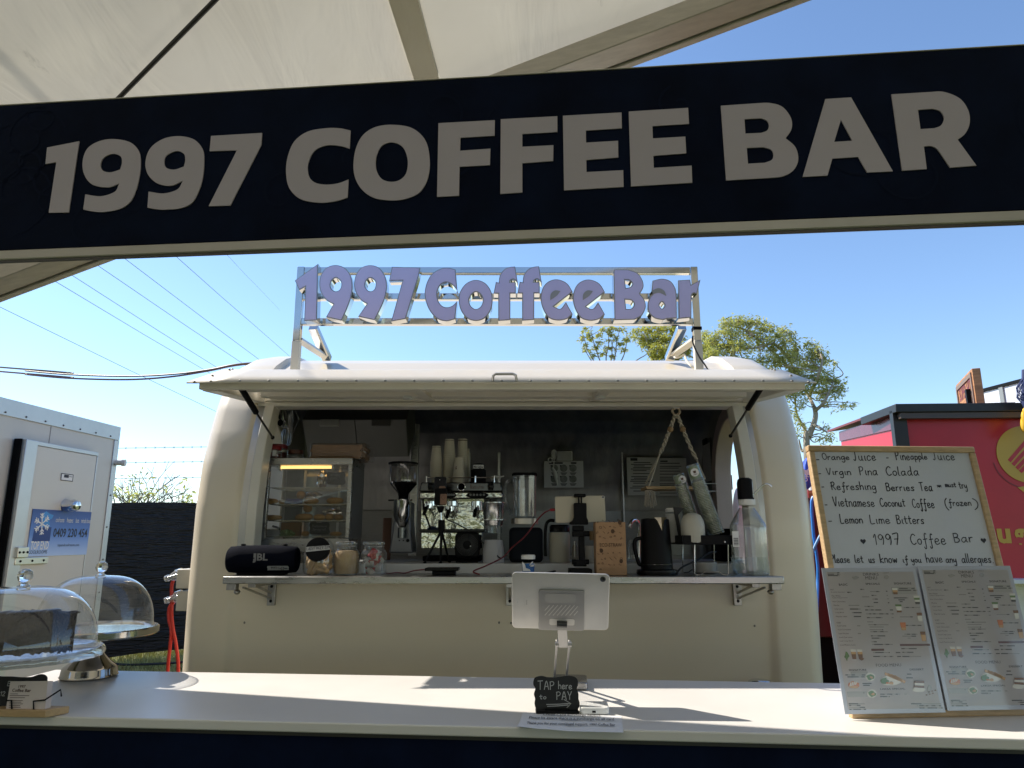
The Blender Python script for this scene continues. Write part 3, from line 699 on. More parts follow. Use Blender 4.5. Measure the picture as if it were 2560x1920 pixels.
# dark uprights against the back wall, panel seams
for cr, x, wdt, Y in (('S4', 2000, .05, 4.9), ('B', 1130, .015, 5.2), ('B', 1440, .02, 5.2), ('C', 1280, .012, 5.2)):
    a = atY(cr, x, 600, Y); MB().box((a.x - wdt / 2, a.y - .012, 1.41), (a.x + wdt / 2, a.y + .03, 2.30)).build('wall_batten', STEEL, van, bev=.002)
rw = MB(); a = atY('D', -10, 0, 5.22)
MB().box((-1.38, 5.262, 1.405), (1.30, 5.274, 1.72)).build('splashback', mat('splashback_steel', (.26,.26,.25), .36, 1, var=.08, vscale=20, stretch=(1,1,9)), van)
# ================================================================ channel-letter sign on the trailer roof
YS = 3.60; SP = upright(YS); SF = SP.frame()
rs = thing('rooftop_letter_sign', 'lilac faced steel channel letters on a polished frame on the trailer roof', 'sign', (0, 3.7, 2.4))
POL = mat('polished_steel', (.66,.65,.62), .10, 1, var=.06, vscale=5)
def zat(cr, y): return atY(cr, 100, y, 3.70).z
fr = MB(); YF = 3.705
xl, xr = atY('F', 197, 400, YF).x, atY('G', 1962, 400, YF).x
zt_, zm_, zb_ = zat('F', 147), zat('F', 405), zat('F', 650)
for z in (zt_, zm_, zb_): fr.box((xl + .02, YF - .018, z - .018), (xr - .02, YF + .018, z + .018))
fr.build('frame', POL, rs, bev=.003)
PC = mat('post_cream', (.70,.65,.54), .35)
for s, x in ((-1, xl), (1, xr)):
    zc = zat('F', 845)
    po = MB().box((x - .02, YF - .02, zc + .001), (x + .02, YF + .02, zt_ + .02)).build('post', POL, rs, bev=.003)
    MB().box((x - .021, YF - .021, 2.36), (x + .021, YF + .021, zc)).build('foot', PC, po, bev=.002)
    bx = x - s * .055
    MB().bar((bx, 3.80, zb_), (bx + .03 * -s, 4.02, 2.545), .035, .05, (1,0,0)).build('brace', POL, rs, bev=.002)
    MB().bar((x, YF + .02, zc + .02), (bx - s * .02, 4.0, 2.555), .012, .05, (1,0,0)).build('brace_plate', ALU if s < 0 else PC, rs)
MB().box((xr - .023, YF - .023, zat('G', 735)), (xr + .023, YF + .023, zat('G', 705))).build('tape_band', BLACK, rs)
F2 = '425,103 453,272 412,232~ 382,240~ 374,258 432,260 432,370 378,370 378,632 258,640 258,372 212,370 235,255 262,262 275,190~ 315,135~ 370,109~'
E1_ = '757,355 572,500 635,522~ 690,455 757,575 700,622~ 610,638~ 520,610~ 462,520~ 440,410~ 465,310~ 520,252~ 605,232~ 700,270~'
def shift(s, dx, dy=0):
    return ' '.join(f"{float(a)+dx},{float(b)+dy}{t}" for a, b, t in ((q.rstrip('~').split(',')[0], q.rstrip('~').split(',')[1], '~' if q.endswith('~') else '') for q in s.split()))
CH = [('1', 'F', '148,243 378,78 366,636 240,643 252,305 190,340'),
 ('9', 'F', '455,605 527,478 462,440~ 408,370~ 390,280~ 405,190~ 460,118~ 548,91~ 640,118~ 700,195~ 718,300~ 705,400~ 668,510~ 610,640', '553,218~ 595,245~ 607,287~ 590,333~ 553,350~ 515,330~ 500,287~ 517,240~'),
 ('9', 'F', '772,600 857,475 802,440~ 752,370~ 733,285~ 750,190~ 803,118~ 892,92~ 980,118~ 1037,195~ 1057,292~ 1042,400~ 1000,510~ 935,635', '893,218~ 935,245~ 946,287~ 930,333~ 893,350~ 858,330~ 842,287~ 858,240~'),
 ('7', 'F', '1105,108 1387,116 1370,200 1242,622 1098,648 1210,245 1078,248'),
 ('C', 'F', '1735,135 1752,345 1705,290~ 1645,262~ 1590,285~ 1556,350~ 1560,432~ 1597,490~ 1650,508~ 1705,490~ 1750,445 1730,625 1640,645~ 1548,618~ 1472,530~ 1430,400~ 1445,280~ 1500,180~ 1590,127~ 1660,118~'),
 ('o', 'F', '1935,237~ 2028,270~ 2085,350~ 2100,440~ 2080,540~ 2018,618~ 1935,642~ 1850,618~ 1787,540~ 1765,440~ 1780,350~ 1842,270~', '1935,357~ 1983,385~ 2003,440~ 1983,498~ 1935,525~ 1888,498~ 1868,440~ 1888,388~'),
 ('f', 'G', shift(F2, -236, 2)), ('f', 'G', F2), ('e', 'G', E1_), ('e', 'G', shift(E1_, 318, 2)),
 ('B', 'G', '1160,150 1172,134 1300,135 1395,170~ 1445,240~ 1455,310~ 1420,375 1465,435~ 1477,510~ 1440,588~ 1370,630 1170,635', '1272,238 1315,243~ 1345,275~ 1325,307~ 1282,318', '1275,432 1335,440~ 1362,480~ 1335,520~ 1285,525'),
 ('a', 'G', '1545,245 1640,226~ 1722,250~ 1770,320~ 1782,400 1785,615 1690,622 1640,632~ 1560,612~ 1507,555~ 1497,480~ 1518,410~ 1545,378~ 1535,345', '1638,455~ 1663,488~ 1638,522~ 1613,488~'),
 ('r', 'G', '1797,242 1915,235 1925,285 2018,235 1985,375 1945,372~ 1930,400 1928,610 1803,622')]
FACE = mat('lilac_acrylic', (.66,.59,.84), .3, var=.03, vscale=6)
RETURN = mat('channel_letter_steel', (.64,.62,.58), .09, 1)
RIM = mat('letter_edge_grey', (.36,.36,.36), .35, .6)
for ch, cr, *loops in CH:
    lp = [outline(SP, cr, s) for s in loops]
    le = shape(MB(), lp, SF, -.062, -.0005).build('letter', RETURN, rs, sharp=50)
    shape(MB(), lp, SF, 0, .002).build('letter_rim', RIM, le)
    shape(MB(), lp, SF, .0025, .005, -.0052).build('letter_face', FACE, le)
    if ch == 'e':
        dx = 0 if lp[0][0][0] < SP.uv('G', 900, 355)[0] else 321
        shape(MB(), [outline(SP, 'G', shift('535,440 540,380~ 580,345~ 635,350 600,395~', dx))], SF, .0055, .007).build('letter_inset', RIM, le)
    if ch == 'a':
        shape(MB(), [outline(SP, 'G', '1538,346 1600,322~ 1655,345~ 1680,398 1610,366~ 1552,379')], SF, .0055, .007).build('letter_inset', RIM, le)
# loose leads at the right-hand foot of the sign
def lead(name, label, cat, cr, pts, r, m, group=None):
    P = spl3([atY(cr, x, y, Y) for x, y, Y in pts], 8)
    return tag(MB().tube(P, r, 8).build(name, m, origin=P[0]), label, cat, group)
BLK_RUB = mat('black_rubber', (.015,.015,.016), .5)
lead('sign_cable', 'black lead running down the right sign post to the trailer roof', 'cable', 'G', [(1945,790,3.66),(1940,830,3.66),(1960,900,3.66),(2010,1000,3.66),(2060,1070,3.67),(2095,1125,3.72)], .0045, BLK_RUB)
lead('white_sign_cable', 'white lead looping over the brace at the right sign post', 'cable', 'G', [(1755,990,3.95),(1780,1005,3.93),(1830,990,3.92),(1860,975,3.9),(1880,1030,3.8),(1920,1080,3.75),(1955,1110,3.74)], .006, PC)
lead('trailer_lead', 'thin black lead from the hatch corner to the right end of trailer', 'cable', 'R5', [(1325,634,3.3),(1380,645,3.36),(1440,648,3.5),(1510,657,3.72)], .004, BLK_RUB)
# ================================================================ coolroom
pf = atY('I', 299, 1070, 5.8); cu2 = Vector((.0675, 1, 0)).normalized()
KP = Plane((pf.x, pf.y, 0), cu2, (0, 0, 1)); KF = KP.frame()
CW = mat('coolroom_panel', (.53,.515,.49), .30, var=.04, vscale=1.5, bump=.02, bscale=2.5)
cool = thing('coolroom', 'white insulated panel coolroom with a metal framed door', 'coolroom', (pf.x, pf.y, 0))
zc = pf.z
MB().box((-4.6, .12, -2.3), (0, zc, 0), KF).build('wall_panel', CW, cool)
TRIMA = mat('flashing', (.55,.56,.57), .36, .7, var=.05, vscale=5)
tw = KP.uv('L', 0, 170)[1]; tw = zc - tw
tw = .105
MB().box((-4.62, zc - tw, .001), (.004, zc + .006, .010), KF).build('flashing', TRIMA, cool, bev=.002)
MB().box((-.055, .12, .001), (.006, zc - tw - .002, .009), KF).build('corner_trim', TRIMA, cool, bev=.002)
MB().box((-4.6, .05, -2.28), (-.02, .119, -.01), KF).build('base', BLACKM, cool)
rv = MB()
for k in range(24): rv.ell(KF @ Vector((-.12 - k * .185, zc - tw + .02, .011)), .007, 8)
for k in range(9): rv.ell(KF @ Vector((-.028, zc - .3 - k * .25, .010)), .007, 8)
rv.build('rivet', mat('rivet_dark', (.16,.16,.16), .5, .5), cool)
u1, v1 = KP.uv('L', 453, 285); MB().box((u1 - .003, .12, .0005), (u1 + .003, zc - tw, .0025), KF).build('panel_seam', mat('seam_grey', (.28,.28,.28), .6), cool)
ud0, vd0 = KP.uv('L', 222, 530); ud1, vd1 = KP.uv('L', 757, 625); ut0, _ = KP.uv('L', 115, 525); us0, _ = KP.uv('L', 60, 900)
vd = (vd0 + vd1) / 2
door = MB().box((ud0, .2, .012), (ud1, vd, .075), KF).build('door', mat('coolroom_door', (.57,.55,.52), .30, var=.03, vscale=2), cool, bev=.004)
MB().box((ud0 - .005, vd + .001, .012), (ud1 + .01, vd + .028, .080), KF).build('door_edge_trim', TRIMA, door, bev=.002)
MB().box((ud1 + .001, .2, .012), (ud1 + .012, vd, .078), KF).build('door_edge_trim', TRIMA, door, bev=.002)
MB().box((ut0, .2, .012), (ud0 - .002, vd + .028, .09), KF).build('door_post', TRIMA, cool, bev=.003)
MB().box((ut0 - .013, .15, .012), (ut0 - .001, vd + .03, .06), KF).build('door_seal', BLACKM, cool)
u, v = KP.uv('L', 480, 1052); kb = MB().lathe([(.0,.10),(.03,.095),(.045,.06),(.04,.03),(.05,.0)], KF @ Vector((u, v, .076)), 24, KF.to_3x3().to_4x4()).build('lock_knob', CHROME, door)
for (x0, y0, x1, y1, d) in ((22, 1408, 108, 1500, .11), (15, 1502, 300, 1552, .095)):
    a, b_ = KP.uv('L', x0, y0), KP.uv('L', x1, y1); MB().box((a[0], b_[1], .08), (b_[0], a[1], d), KF).build('door_catch', mat('catch_steel', (.62,.61,.58), .28, 1), door, bev=.004)
    ss = MB()
    for t in (.15, .5, .85): ss.ell(KF @ Vector((a[0] + (b_[0] - a[0]) * t, (a[1] + b_[1]) / 2, d)), .008, 8)
    ss.build('catch_screw', BLACK, door)
q = KF @ Vector((-.0, KP.uv('L', 1000, 678)[1], -.06)); MB().cyl(q, q + Vector((.10, .02, 0)), .022, n=14).cyl(q + Vector((.10, .02, 0)), q + Vector((.125, .025, 0)), .028, n=14).build('drain_spigot', mat('grey_pvc', (.5,.5,.5), .4), cool)
def rect(pl, cr, x0, y0, x1, y1): a = pl.uv(cr, x0, y0); b = pl.uv(cr, x1, y1); return a[0], b[0], b[1], a[1]
ps = thing('maker_plate', 'small white maker plate on the coolroom door', 'plate', KF @ Vector((*KP.uv('L', 490, 805), .077)))
x0, x1, y0, y1 = rect(KP, 'L', 440, 770, 538, 845); MB().box((x0, y0, .0765), (x1, y1, .079), KF).build('plate', PAPER, ps)
pk = MB()
for a_, b_, c_2, d_ in ((x0, x1, y1 - .005, y1), (x0, x1, y0, y0 + .005), (x0, x0 + .006, y0, y1), (x1 - .006, x1, y0, y1)): pk.box((a_, c_2, .0792), (b_, d_, .0795), KF)
pk.box((x0 + .03, y0 + (y1 - y0) * .45, .0792), (x0 + .08, y0 + (y1 - y0) * .85, .0795), KF); text(pk, 'Bufaroom', KF, x0 + .085, x1 - .01, y0 + (y1 - y0) * .58, y0 + (y1 - y0) * .78, .0794); text(pk, 'coolroom panels', KF, x0 + .05, x1 - .05, y0 + .02, y0 + .035, .0794)
pk.build('printing', INK, ps)
# its blue hire sign
hs = thing('hire_sign', 'blue coolroom hire sign with white snowflake and phone number on the door', 'sign', KF @ Vector((*KP.uv('L', 430, 1290), .077)))
a1, a2, a3, a4 = KP.uv('L', 180, 1082), KP.uv('L', 700, 1105), KP.uv('L', 660, 1470), KP.uv('L', 135, 1495)
hx0, hx1, hy0, hy1 = (a1[0] + a4[0]) / 2, (a2[0] + a3[0]) / 2, (a3[1] + a4[1]) / 2, (a1[1] + a2[1]) / 2
def grad_mat():
    m = bpy.data.materials.new('printed_blue_fade'); m.use_nodes = True; t = m.node_tree; b = t.nodes['Principled BSDF']; b.inputs['Roughness'].default_value = .35
    tc = t.nodes.new('ShaderNodeTexCoord'); sx = t.nodes.new('ShaderNodeSeparateXYZ'); r = t.nodes.new('ShaderNodeValToRGB'); e = r.color_ramp.elements
    e[0].position = .0; e[0].color = (.42,.56,.86,1); e[1].position = 1; e[1].color = (.015,.06,.26,1); q = e.new(.45); q.color = (.10,.22,.58,1)
    t.links.new(tc.outputs['Generated'], sx.inputs[0]); t.links.new(sx.outputs[2], r.inputs[0]); t.links.new(r.outputs[0], b.inputs['Base Color']); return m
MB().box((hx0, hy0, .0765), (hx1, hy1, .081), KF).build('panel', grad_mat(), hs)
# the printed blue fades in the sign's own artwork
def sxy(x, y):  # crop pixel -> fraction of the sign
    fx = (x - 160) / (680 - 160 + .0); fy = (1490 - y) / 400; return hx0 + (hx1 - hx0) * fx, hy0 + (hy1 - hy0) * fy
wt = MB(); dk = MB(); lb = MB(); d2 = MB()
def tx(mb, s, xa, xb, yb, yt, bold=.0): x0, y0 = sxy(xa, yb); x1, y1 = sxy(xb, yt); text(mb, s, KF, x0, x1, y0, y1, .0820, bold)
tx(wt, 'coolrooms', 358, 432, 1196, 1152); tx(wt, 'freezers', 456, 512, 1196, 1152); tx(wt, 'bars', 537, 567, 1196, 1152); tx(wt, 'miracle boxes', 590, 682, 1196, 1152)
tx(dk, '0409 230 454', 352, 662, 1330, 1248, .02); tx(dk, 'topendcoolrooms.com', 402, 598, 1418, 1385)
pm = [sxy(*p) for p in ((185,1365),(330,1362),(330,1240),(190,1250))]; d2.add([(x, y, .0816) for x, y in pm], [(0,1,2,3)], KF)
nt_ = [sxy(*p) for p in ((245,1120),(270,1105),(300,1125),(335,1135),(325,1165),(300,1180),(318,1240),(245,1240))]; lb.add([(x, y, .0813) for x, y in nt_], [tuple(range(8))], KF)
tx(wt, 'TOP END', 180, 325, 1435, 1362, .02); tx(dk, 'COOLROOMS', 168, 320, 1470, 1440)
for k in range(6):
    an = math.pi / 2 + k * math.pi / 3 + .15; cx, cy = sxy(246, 1215)
    wt.stroke([(cx, cy), (cx + .070 * math.cos(an), cy + .070 * math.sin(an))], .009, KF, .0822)
    for q in (.036, .054):
        for s in (-1, 1):
            bx, by = cx + q * math.cos(an), cy + q * math.sin(an); wt.stroke([(bx, by), (bx + .022 * math.cos(an + s * .8), by + .022 * math.sin(an + s * .8))], .007, KF, .0822 + .0002 * s)
wt.build('white_lettering', PAPER, hs); dk.build('dark_lettering', mat('navy_ink', (.006,.008,.03), .4), hs); d2.build('logo_block', mat('deep_blue_print', (.012,.04,.20), .4), hs); lb.build('map_print', mat('sky_blue_print', (.05,.26,.62), .4), hs)

# ================================================================ shade-cloth fence with barbed wire
fa, fb = atZ('R8', 40, 1500, .10), atZ('R8', 560, 1452, .10); fd = (fb - fa); fd.z = 0; fd.normalize()
ztop = atY('R8', 400, 518, (fa.y + fb.y) / 2).z
fn = thing('shade_fence', 'black shade cloth fence with barbed wire strands above it', 'fence', fa)
FU = fd; FN = Vector((fd.y, -fd.x, 0))
cl = MB(); rr = random.Random(5)
def fpt(a, b):
    s = -7 + 22 * a; z = .06 + (ztop - .06) * b
    d = .018 * math.sin(s * 2.2 + b * 3) + .0028 * math.sin(z * 42 + 2.2 * math.sin(s * 3.1)) * (.35 + .65 * (0.5 + .5 * math.sin(s * 2.9))) + .0016 * math.sin(z * 91 + s * 4)
    return Vector((fa.x, fa.y, 0)) + FU * s + FN * d + Vector((0, 0, z + (.03 * math.sin(s * 1.9) if b > .98 else 0) + (.05 * math.sin(s * 1.4) if b < .01 else 0)))
cl.grid(fpt, 220, 70); cl.build('shade_cloth', mat('black_shade_cloth', (.004,.004,.005), .33, var=.3, vscale=30, bump=.9, bscale=26, stretch=(.18,.18,1.8), rvar=.1, spec=.32), fn)
PG = mat('galvanised', (.40,.41,.42), .45, .8, var=.1)
for k in range(9):
    p = Vector((fa.x, fa.y, 0)) + FU * (-6 + 2.6 * k) - FN * .06
    MB().cyl((p.x, p.y, 0), (p.x, p.y, ztop + .05), .024, n=12).build('post', PG, fn)
    MB().bar((p.x, p.y, ztop), (p.x, p.y, ztop + 1.15), .03, .006).build('post', PG, fn)
for yy in (157, 252, 354):
    A = atY('R8', 150, yy, fa.y + .1); B = atY('R8', 670, yy - 8, fb.y + .1); dw = (B - A).normalized(); dw.z *= .6
    dw = (B - A).normalized(); wr = MB(); wr.tube([A - dw * 6, A, B, B + dw * 6], .0032, 5)
    for k in range(90):
        p = A + dw * (-4 + k * .12); wr.bar(p + Vector((-.012, 0, -.014)), p + Vector((.012, 0, .014)), .003, .003); wr.bar(p + Vector((.011, 0, -.015)), p + Vector((-.011, 0, .015)), .003, .003)
    wr.build('barbed_wire', mat('wire_grey', (.20,.21,.22), .5, .6), fn)
tw_ = MB()
for k in range(60):
    p = Vector((fa.x, fa.y, ztop - .01)) + FU * (-3 + k * .19) - FN * .06; tw_.bar(p, p + Vector((0, 0, .085)), .004, .004, (0, 1, 0)); 
    if k % 7 == 3: tw_.bar(p + Vector((0,0,.03)), p + Vector((.05, 0, .085)), .004, .004, (0,1,0)); tw_.bar(p + Vector((0,0,.03)), p + Vector((-.05, 0, .085)), .004, .004, (0,1,0))
tw_.build('mesh_tips', mat('wire_grey'), fn)

# ================================================================ trees
BARK = mat('bark_grey', (.30,.255,.20), .9, var=.3, vscale=14, stretch=(1,1,.3), bump=.4, bscale=30)
def leaf_mat(name, col, var): 
    m = mat(name, col, .55, var=var, vscale=1.7); t = m.node_tree; b = t.nodes['Principled BSDF']; o = t.nodes['Material Output']
    tr = t.nodes.new('ShaderNodeBsdfTranslucent'); tr.inputs[0].default_value = (col[0] * 2.0, col[1] * 2.1, col[2] * 1.1, 1)
    mx = t.nodes.new('ShaderNodeMixShader'); mx.inputs[0].default_value = .40; t.links.new(b.outputs[0], mx.inputs[1]); t.links.new(tr.outputs[0], mx.inputs[2]); t.links.new(mx.outputs[0], o.inputs[0]); return m
LEAF = leaf_mat('gum_leaf', (.32,.315,.13), .45); LEAF2 = leaf_mat('dry_leaf', (.34,.325,.095), .4)
def leaves(mb, c, r, n, size, rg):
    for _ in range(n):
        while True:
            d = Vector((rg.uniform(-1,1), rg.uniform(-1,1), rg.uniform(-1,1)))
            if .2 < d.length < 1: break
        p = c + Vector((d.x * r[0], d.y * r[1], d.z * r[2])); L = size * rg.uniform(.6, 1.3); W = L * rg.uniform(.22, .34)
        ax = Vector((rg.gauss(0, .7), rg.gauss(0, .7), rg.uniform(-1, .35))).normalized(); sd = ax.cross(Vector((rg.gauss(0,1), rg.gauss(0,1), rg.gauss(0,1)))).normalized()
        k = len(mb.v); mb.v += [p, p + ax * L * .45 + sd * W * .5, p + ax * L, p + ax * L * .45 - sd * W * .5]; mb.f.append([k, k+1, k+2, k+3])
def limb(mb, pts, r0, r1):
    P = spl3(pts, 5); n = len(P); mb.tube(P, [r0 + (r1 - r0) * i / (n - 1) for i in range(n)], 7)
def tree(name, label, cr, Y, trunk, limbs, clumps, leaf, size, dens, seed, foot, scale_r=1.0, group=None):
    """trunk and limbs as measured polylines, crown as many small leaf clumps round the twigs"""
    rg = random.Random(seed); base = Vector((atY(cr, *trunk[0], Y).x - .15, Y, 0)); t = thing(name, label, 'tree', base, group)
    def at(x, y, dy=0): return atY(cr, x, y, Y + dy)
    tm = MB(); px = Y / F_PX / CR[cr][2]
    tp = [base] + [at(*p) for p in trunk]; limb(tm, tp, .10 * scale_r, .06 * scale_r)
    nodes = [v for p, q in zip(tp, tp[1:]) for v in [p + (q - p) * k / 6 for k in range(1, 7)]]
    for lm in limbs:
        P = [at(*p) for p in lm]; limb(tm, P, .055 * scale_r, .018 * scale_r)
        nodes += [p + (q - p) * k / 5 for p, q in zip(P, P[1:]) for k in range(1, 6)]
    cw = MB()
    for (x, y, rx, ry, den) in clumps:
        c = at(x, y, rg.uniform(-1, 1) * min(1.6, rx * px * 1.2)); R_ = (rx * px, rx * px, ry * px)
        nn = min(nodes, key=lambda v: (v - c).length + (0 if v.z < c.z else .8))
        mid = (nn + c) / 2 + Vector((rg.gauss(0, .08), rg.gauss(0, .08), rg.gauss(0, .08)))
        limb(tm, [nn, mid, c], .022 * scale_r, .007)
        n = max(3, int(rx * ry / 185 * den))
        for _ in range(n):
            while True:
                d = Vector((rg.uniform(-1,1), rg.uniform(-1,1), rg.uniform(-1,1)))
                if d.length < 1: break
            cc = c + Vector((d.x * R_[0], d.y * R_[1], d.z * R_[2])); q = rg.uniform(.10, .24) * scale_r
            tm.tube([c + (cc - c) * .15, cc], [.008, .003], 4); leaves(cw, cc, (q, q, q * .75), int(dens * rg.uniform(.6, 1.4)), size, rg)
    tm.build('trunk', BARK, t); cw.build('crown', leaf, t); return t
# tall gum at the right (crop R5)
tree('gum_tree', 'tall pale-trunked gum tree with an open drooping crown beside the red trailer', 'R5', 20, [(1722,1060),(1740,990),(1775,900),(1790,830),(1780,770)],
 [[(1780,770),(1740,690,.5),(1660,560,.8),(1600,420,.4),(1540,260,0)], [(1785,800),(1850,740,-.4),(1900,640,-.4),(1930,560,0)], [(1740,990),(1690,900,.5),(1650,820,.5),(1640,740,.2)], [(1740,690,.5),(1800,560,-.5),(1840,420,-.6),(1800,330,0)],
  [(1660,560,.8),(1560,440,.8),(1440,330,.4),(1330,240,0)], [(1600,420,.4),(1480,300,0),(1330,330,-.4),(1200,320,0)], [(1330,240,0),(1230,180,.3),(1120,150,0)], [(1722,1060),(1690,1100,.3),(1665,1010,.3)], [(1775,900),(1830,930,-.4),(1880,960,-.5)]],
 [(1130,140,70,45,1.0),(1230,130,90,45,1.1),(1330,150,80,50,1.1),(1420,190,60,50,1.0),(1090,210,55,50,.9),(1180,220,80,50,1),(1290,230,80,50,1),(1400,260,70,45,.9),(1030,290,70,60,1.1),(1120,310,80,60,1.1),(1230,330,90,60,1.1),(1340,330,60,45,.8),
  (1560,200,55,50,1),(1610,250,45,50,1),(1500,250,50,50,.8),(1540,320,70,50,1),(1640,320,45,50,.9),(1450,350,60,45,.8),(1560,400,80,50,1),(1470,430,70,50,.9),(1380,420,60,50,.9),(1650,410,60,60,1),(1430,500,70,45,.7),
  (1740,300,55,35,1),(1810,350,55,45,1),(1850,400,45,40,1),(1780,410,60,50,1.1),(1720,460,60,50,1),(1810,480,60,50,1),(1640,500,70,60,1.1),(1560,560,60,60,1),(1690,560,70,50,1),(1790,570,70,60,1.1),(1880,560,60,50,1),(1950,580,50,45,.9),(1930,440,32,26,.8),
  (1620,620,70,50,1),(1720,650,70,45,1),(1840,660,70,50,1.0),(1930,660,60,45,.9),(1990,630,40,30,.7),(2060,740,35,22,.8),(2010,760,38,20,.6),(1960,770,40,26,.6),(1880,740,45,30,.5),(1600,700,50,45,.8),(1650,760,40,40,.7),(1700,740,40,35,.6),
  (1630,840,32,40,.6),(1660,900,30,40,.5),(1640,960,26,34,.4),(1850,920,35,30,.7),(1880,980,30,28,.6),(1840,1010,32,22,.5),(1905,1000,22,16,.4),(1700,900,24,30,.35),(1580,780,25,50,.6),(1020,380,70,40,1.1),(1120,400,80,40,1.1),(1230,420,80,40,1),(1000,440,50,30,1),(1330,450,60,40,.8),(1080,450,60,30,1)],
 LEAF, .12, 16, 21, 4.55)
tree('gum_tree', 'rounded leafy gum tree showing under the right end of the letter sign', 'R5', 24, [(650,600),(645,520)], [[(645,520),(570,400),(520,250)], [(645,520),(690,380),(760,220)], [(645,520),(780,400),(900,280)], [(650,600),(840,460,1),(960,360,1),(1040,250,1)], [(645,520),(620,400),(630,230)]],
 [(470,200,45,35,1),(540,185,55,35,1.2),(620,195,60,35,1.2),(700,190,60,35,1.2),(760,200,50,35,1.2),(430,250,35,30,.7),(510,260,60,45,1.1),(590,270,70,45,1.2),(680,270,70,45,1.2),(760,280,60,45,1.2),(540,330,60,40,.8),(620,350,80,45,1.2),(710,350,80,45,1.2),(800,350,60,45,1),(560,390,50,25,.6),(650,400,80,25,1),(740,400,70,25,1),(960,230,40,40,1),(990,300,50,50,1.2),(940,330,40,50,1.2),(1010,370,60,40,1.2),(950,400,50,30,1)],
 LEAF2, .13, 28, 22, -.5 + 2.0, group='gum trees beyond the trailer')
tree('gum_tree', 'sparse spindly gum tree with bare twigs showing under the sign', 'R5', 23, [(240,640),(236,560)], [[(236,560),(150,450),(85,340),(60,240)], [(236,560),(170,400),(125,260),(110,190)], [(236,560),(225,400),(245,300),(240,220)], [(236,560),(290,400),(305,270),(330,190)], [(236,560),(340,420),(375,310),(380,200)], [(240,640),(430,440),(520,380),(560,330)], [(236,560),(120,430),(60,330)], [(236,560),(265,400),(275,270)]],
 [(60,190,22,18,.9),(90,215,30,20,.9),(50,250,22,24,.8),(105,265,26,22,.8),(55,310,26,24,.9),(85,345,30,16,.8),(165,225,26,24,1),(205,190,22,18,.8),(185,285,28,18,.8),(245,195,22,20,.8),(265,225,18,14,.6),(280,180,28,14,.9),(340,185,34,16,.9),(225,330,28,20,.9),(290,330,36,20,1),(330,300,24,22,.8),(360,340,20,16,.6),(250,270,20,16,.6),(310,260,18,18,.6),(200,370,24,14,.6),(380,260,16,18,.5),(150,320,16,14,.4),(120,390,22,12,.5),(270,390,20,10,.5)],
 LEAF2, .12, 24, 23, 1.25, .5, group='gum trees beyond the trailer')
def bare(name, label, cr, root, Y, h, seed, lean=0.0, foliage=0):
    rg = random.Random(seed); b0 = atY(cr, *root, Y); base = Vector((b0.x, Y, 0)); t = thing(name, label, 'tree', base, 'bare trees behind the black fence'); tm = MB(); tips = []
    def grow(p, d, L, r, lv):
        q = p + d * L; m = (p + q) / 2 + Vector((rg.gauss(0, .04), rg.gauss(0, .04), rg.gauss(0, .04))) * L; tm.tube([p, m, q], [r, r * .85, r * .68], 5)
        if lv == 0: tips.append(q); return
        for k in range(3 if lv > 2 else rg.choice((2, 2, 3))):
            nd = (d + Vector((rg.gauss(0, .55), rg.gauss(0, .55), rg.gauss(.12, .35)))).normalized(); grow(q, nd, L * rg.uniform(.62, .85), r * .66, lv - 1)
    grow(base, Vector((lean, 0, 1)).normalized(), h * .42, .05, 5); tm.build('trunk', mat('twig_grey', (.22,.20,.18), .9), t)
    if foliage:
        lv = MB(); 
        for q in rg.sample(tips, min(foliage, len(tips))): leaves(lv, q, (.16, .16, .14), 9, .12, rg)
        lv.build('crown', LEAF, t)
bare('bare_tree', 'nearly leafless twiggy tree behind the fence beside the coolroom', 'R8', (215, 560), 15.5, 2.2, 4, .1)
bare('bare_tree', 'twiggy tree with dark leaf clusters half hidden by the coolroom corner', 'R8', (118, 560), 15.0, 2.3, 9, -.02, 60)
bare('bare_tree', 'low pale twiggy bush top showing over the black fence', 'R8', (330, 560), 16.5, 1.5, 14, .05, 4)

# ================================================================ overhead wires and the two leads to the roof
WL = mat('line_wire', (.20,.23,.27), .5, .3)
lines = [((0,510),(1850,1405),'lowest and steepest alone of the overhead wires, passing behind the trailer end'), ((497,300),(1760,1050),'overhead wire starting furthest left under the marquee edge'), ((637,245),(1870,1030),'second overhead wire from the left under the marquee edge'), ((865,165),(2100,1000),'third overhead wire from the left under the marquee edge'), ((1070,85),(2200,935),'fourth overhead wire from the left under the marquee edge'), ((1490,45),(2212,680),'overhead wire reaching the left end of the letter sign'), ((1935,30),(2230,340),'faintest overhead wire nearest the letter sign')]
for i, (p, q, lb_) in enumerate(lines):
    A, B = atY('R7', *p, 22), atY('R7', *q, 34); d = B - A; r = .0095 if i < 6 else .006
    P = [A - d * 2.2 + Vector((0,0,.0)), A, A + d * .5 + Vector((0, 0, -.02)), B, B + d * 1.5]
    tag(MB().tube(P, r, 5).build('power_line', WL, origin=A), lb_, 'wire', 'overhead power lines')
for y0, lb_, m in ((((0,1030),(220,1060),(600,1093),(1100,1108),(1500,1090),(1800,1052),(2110,998)), 'upper brown lead sagging across the sky to the trailer roof', mat('tan_lead', (.17,.12,.09), .5)), (((0,1067),(220,1092),(600,1125),(1100,1137),(1480,1112),(1800,1062),(2105,1006)), 'lower reddish lead sagging across the sky to the trailer roof', mat('red_brown_lead', (.20,.10,.09), .5))):
    P = [Vector((-9.5, 4.6, 3.1))] + [atY('R7', x, y, 4.6 - .35 * x / 2100) for x, y in y0] + [Vector((-1.28, 4.3, 2.60))]
    tag(MB().tube(spl3(P, 6), .0056, 7).build('roof_lead', m, origin=P[0]), lb_, 'cable', 'sagging leads to the trailer roof')

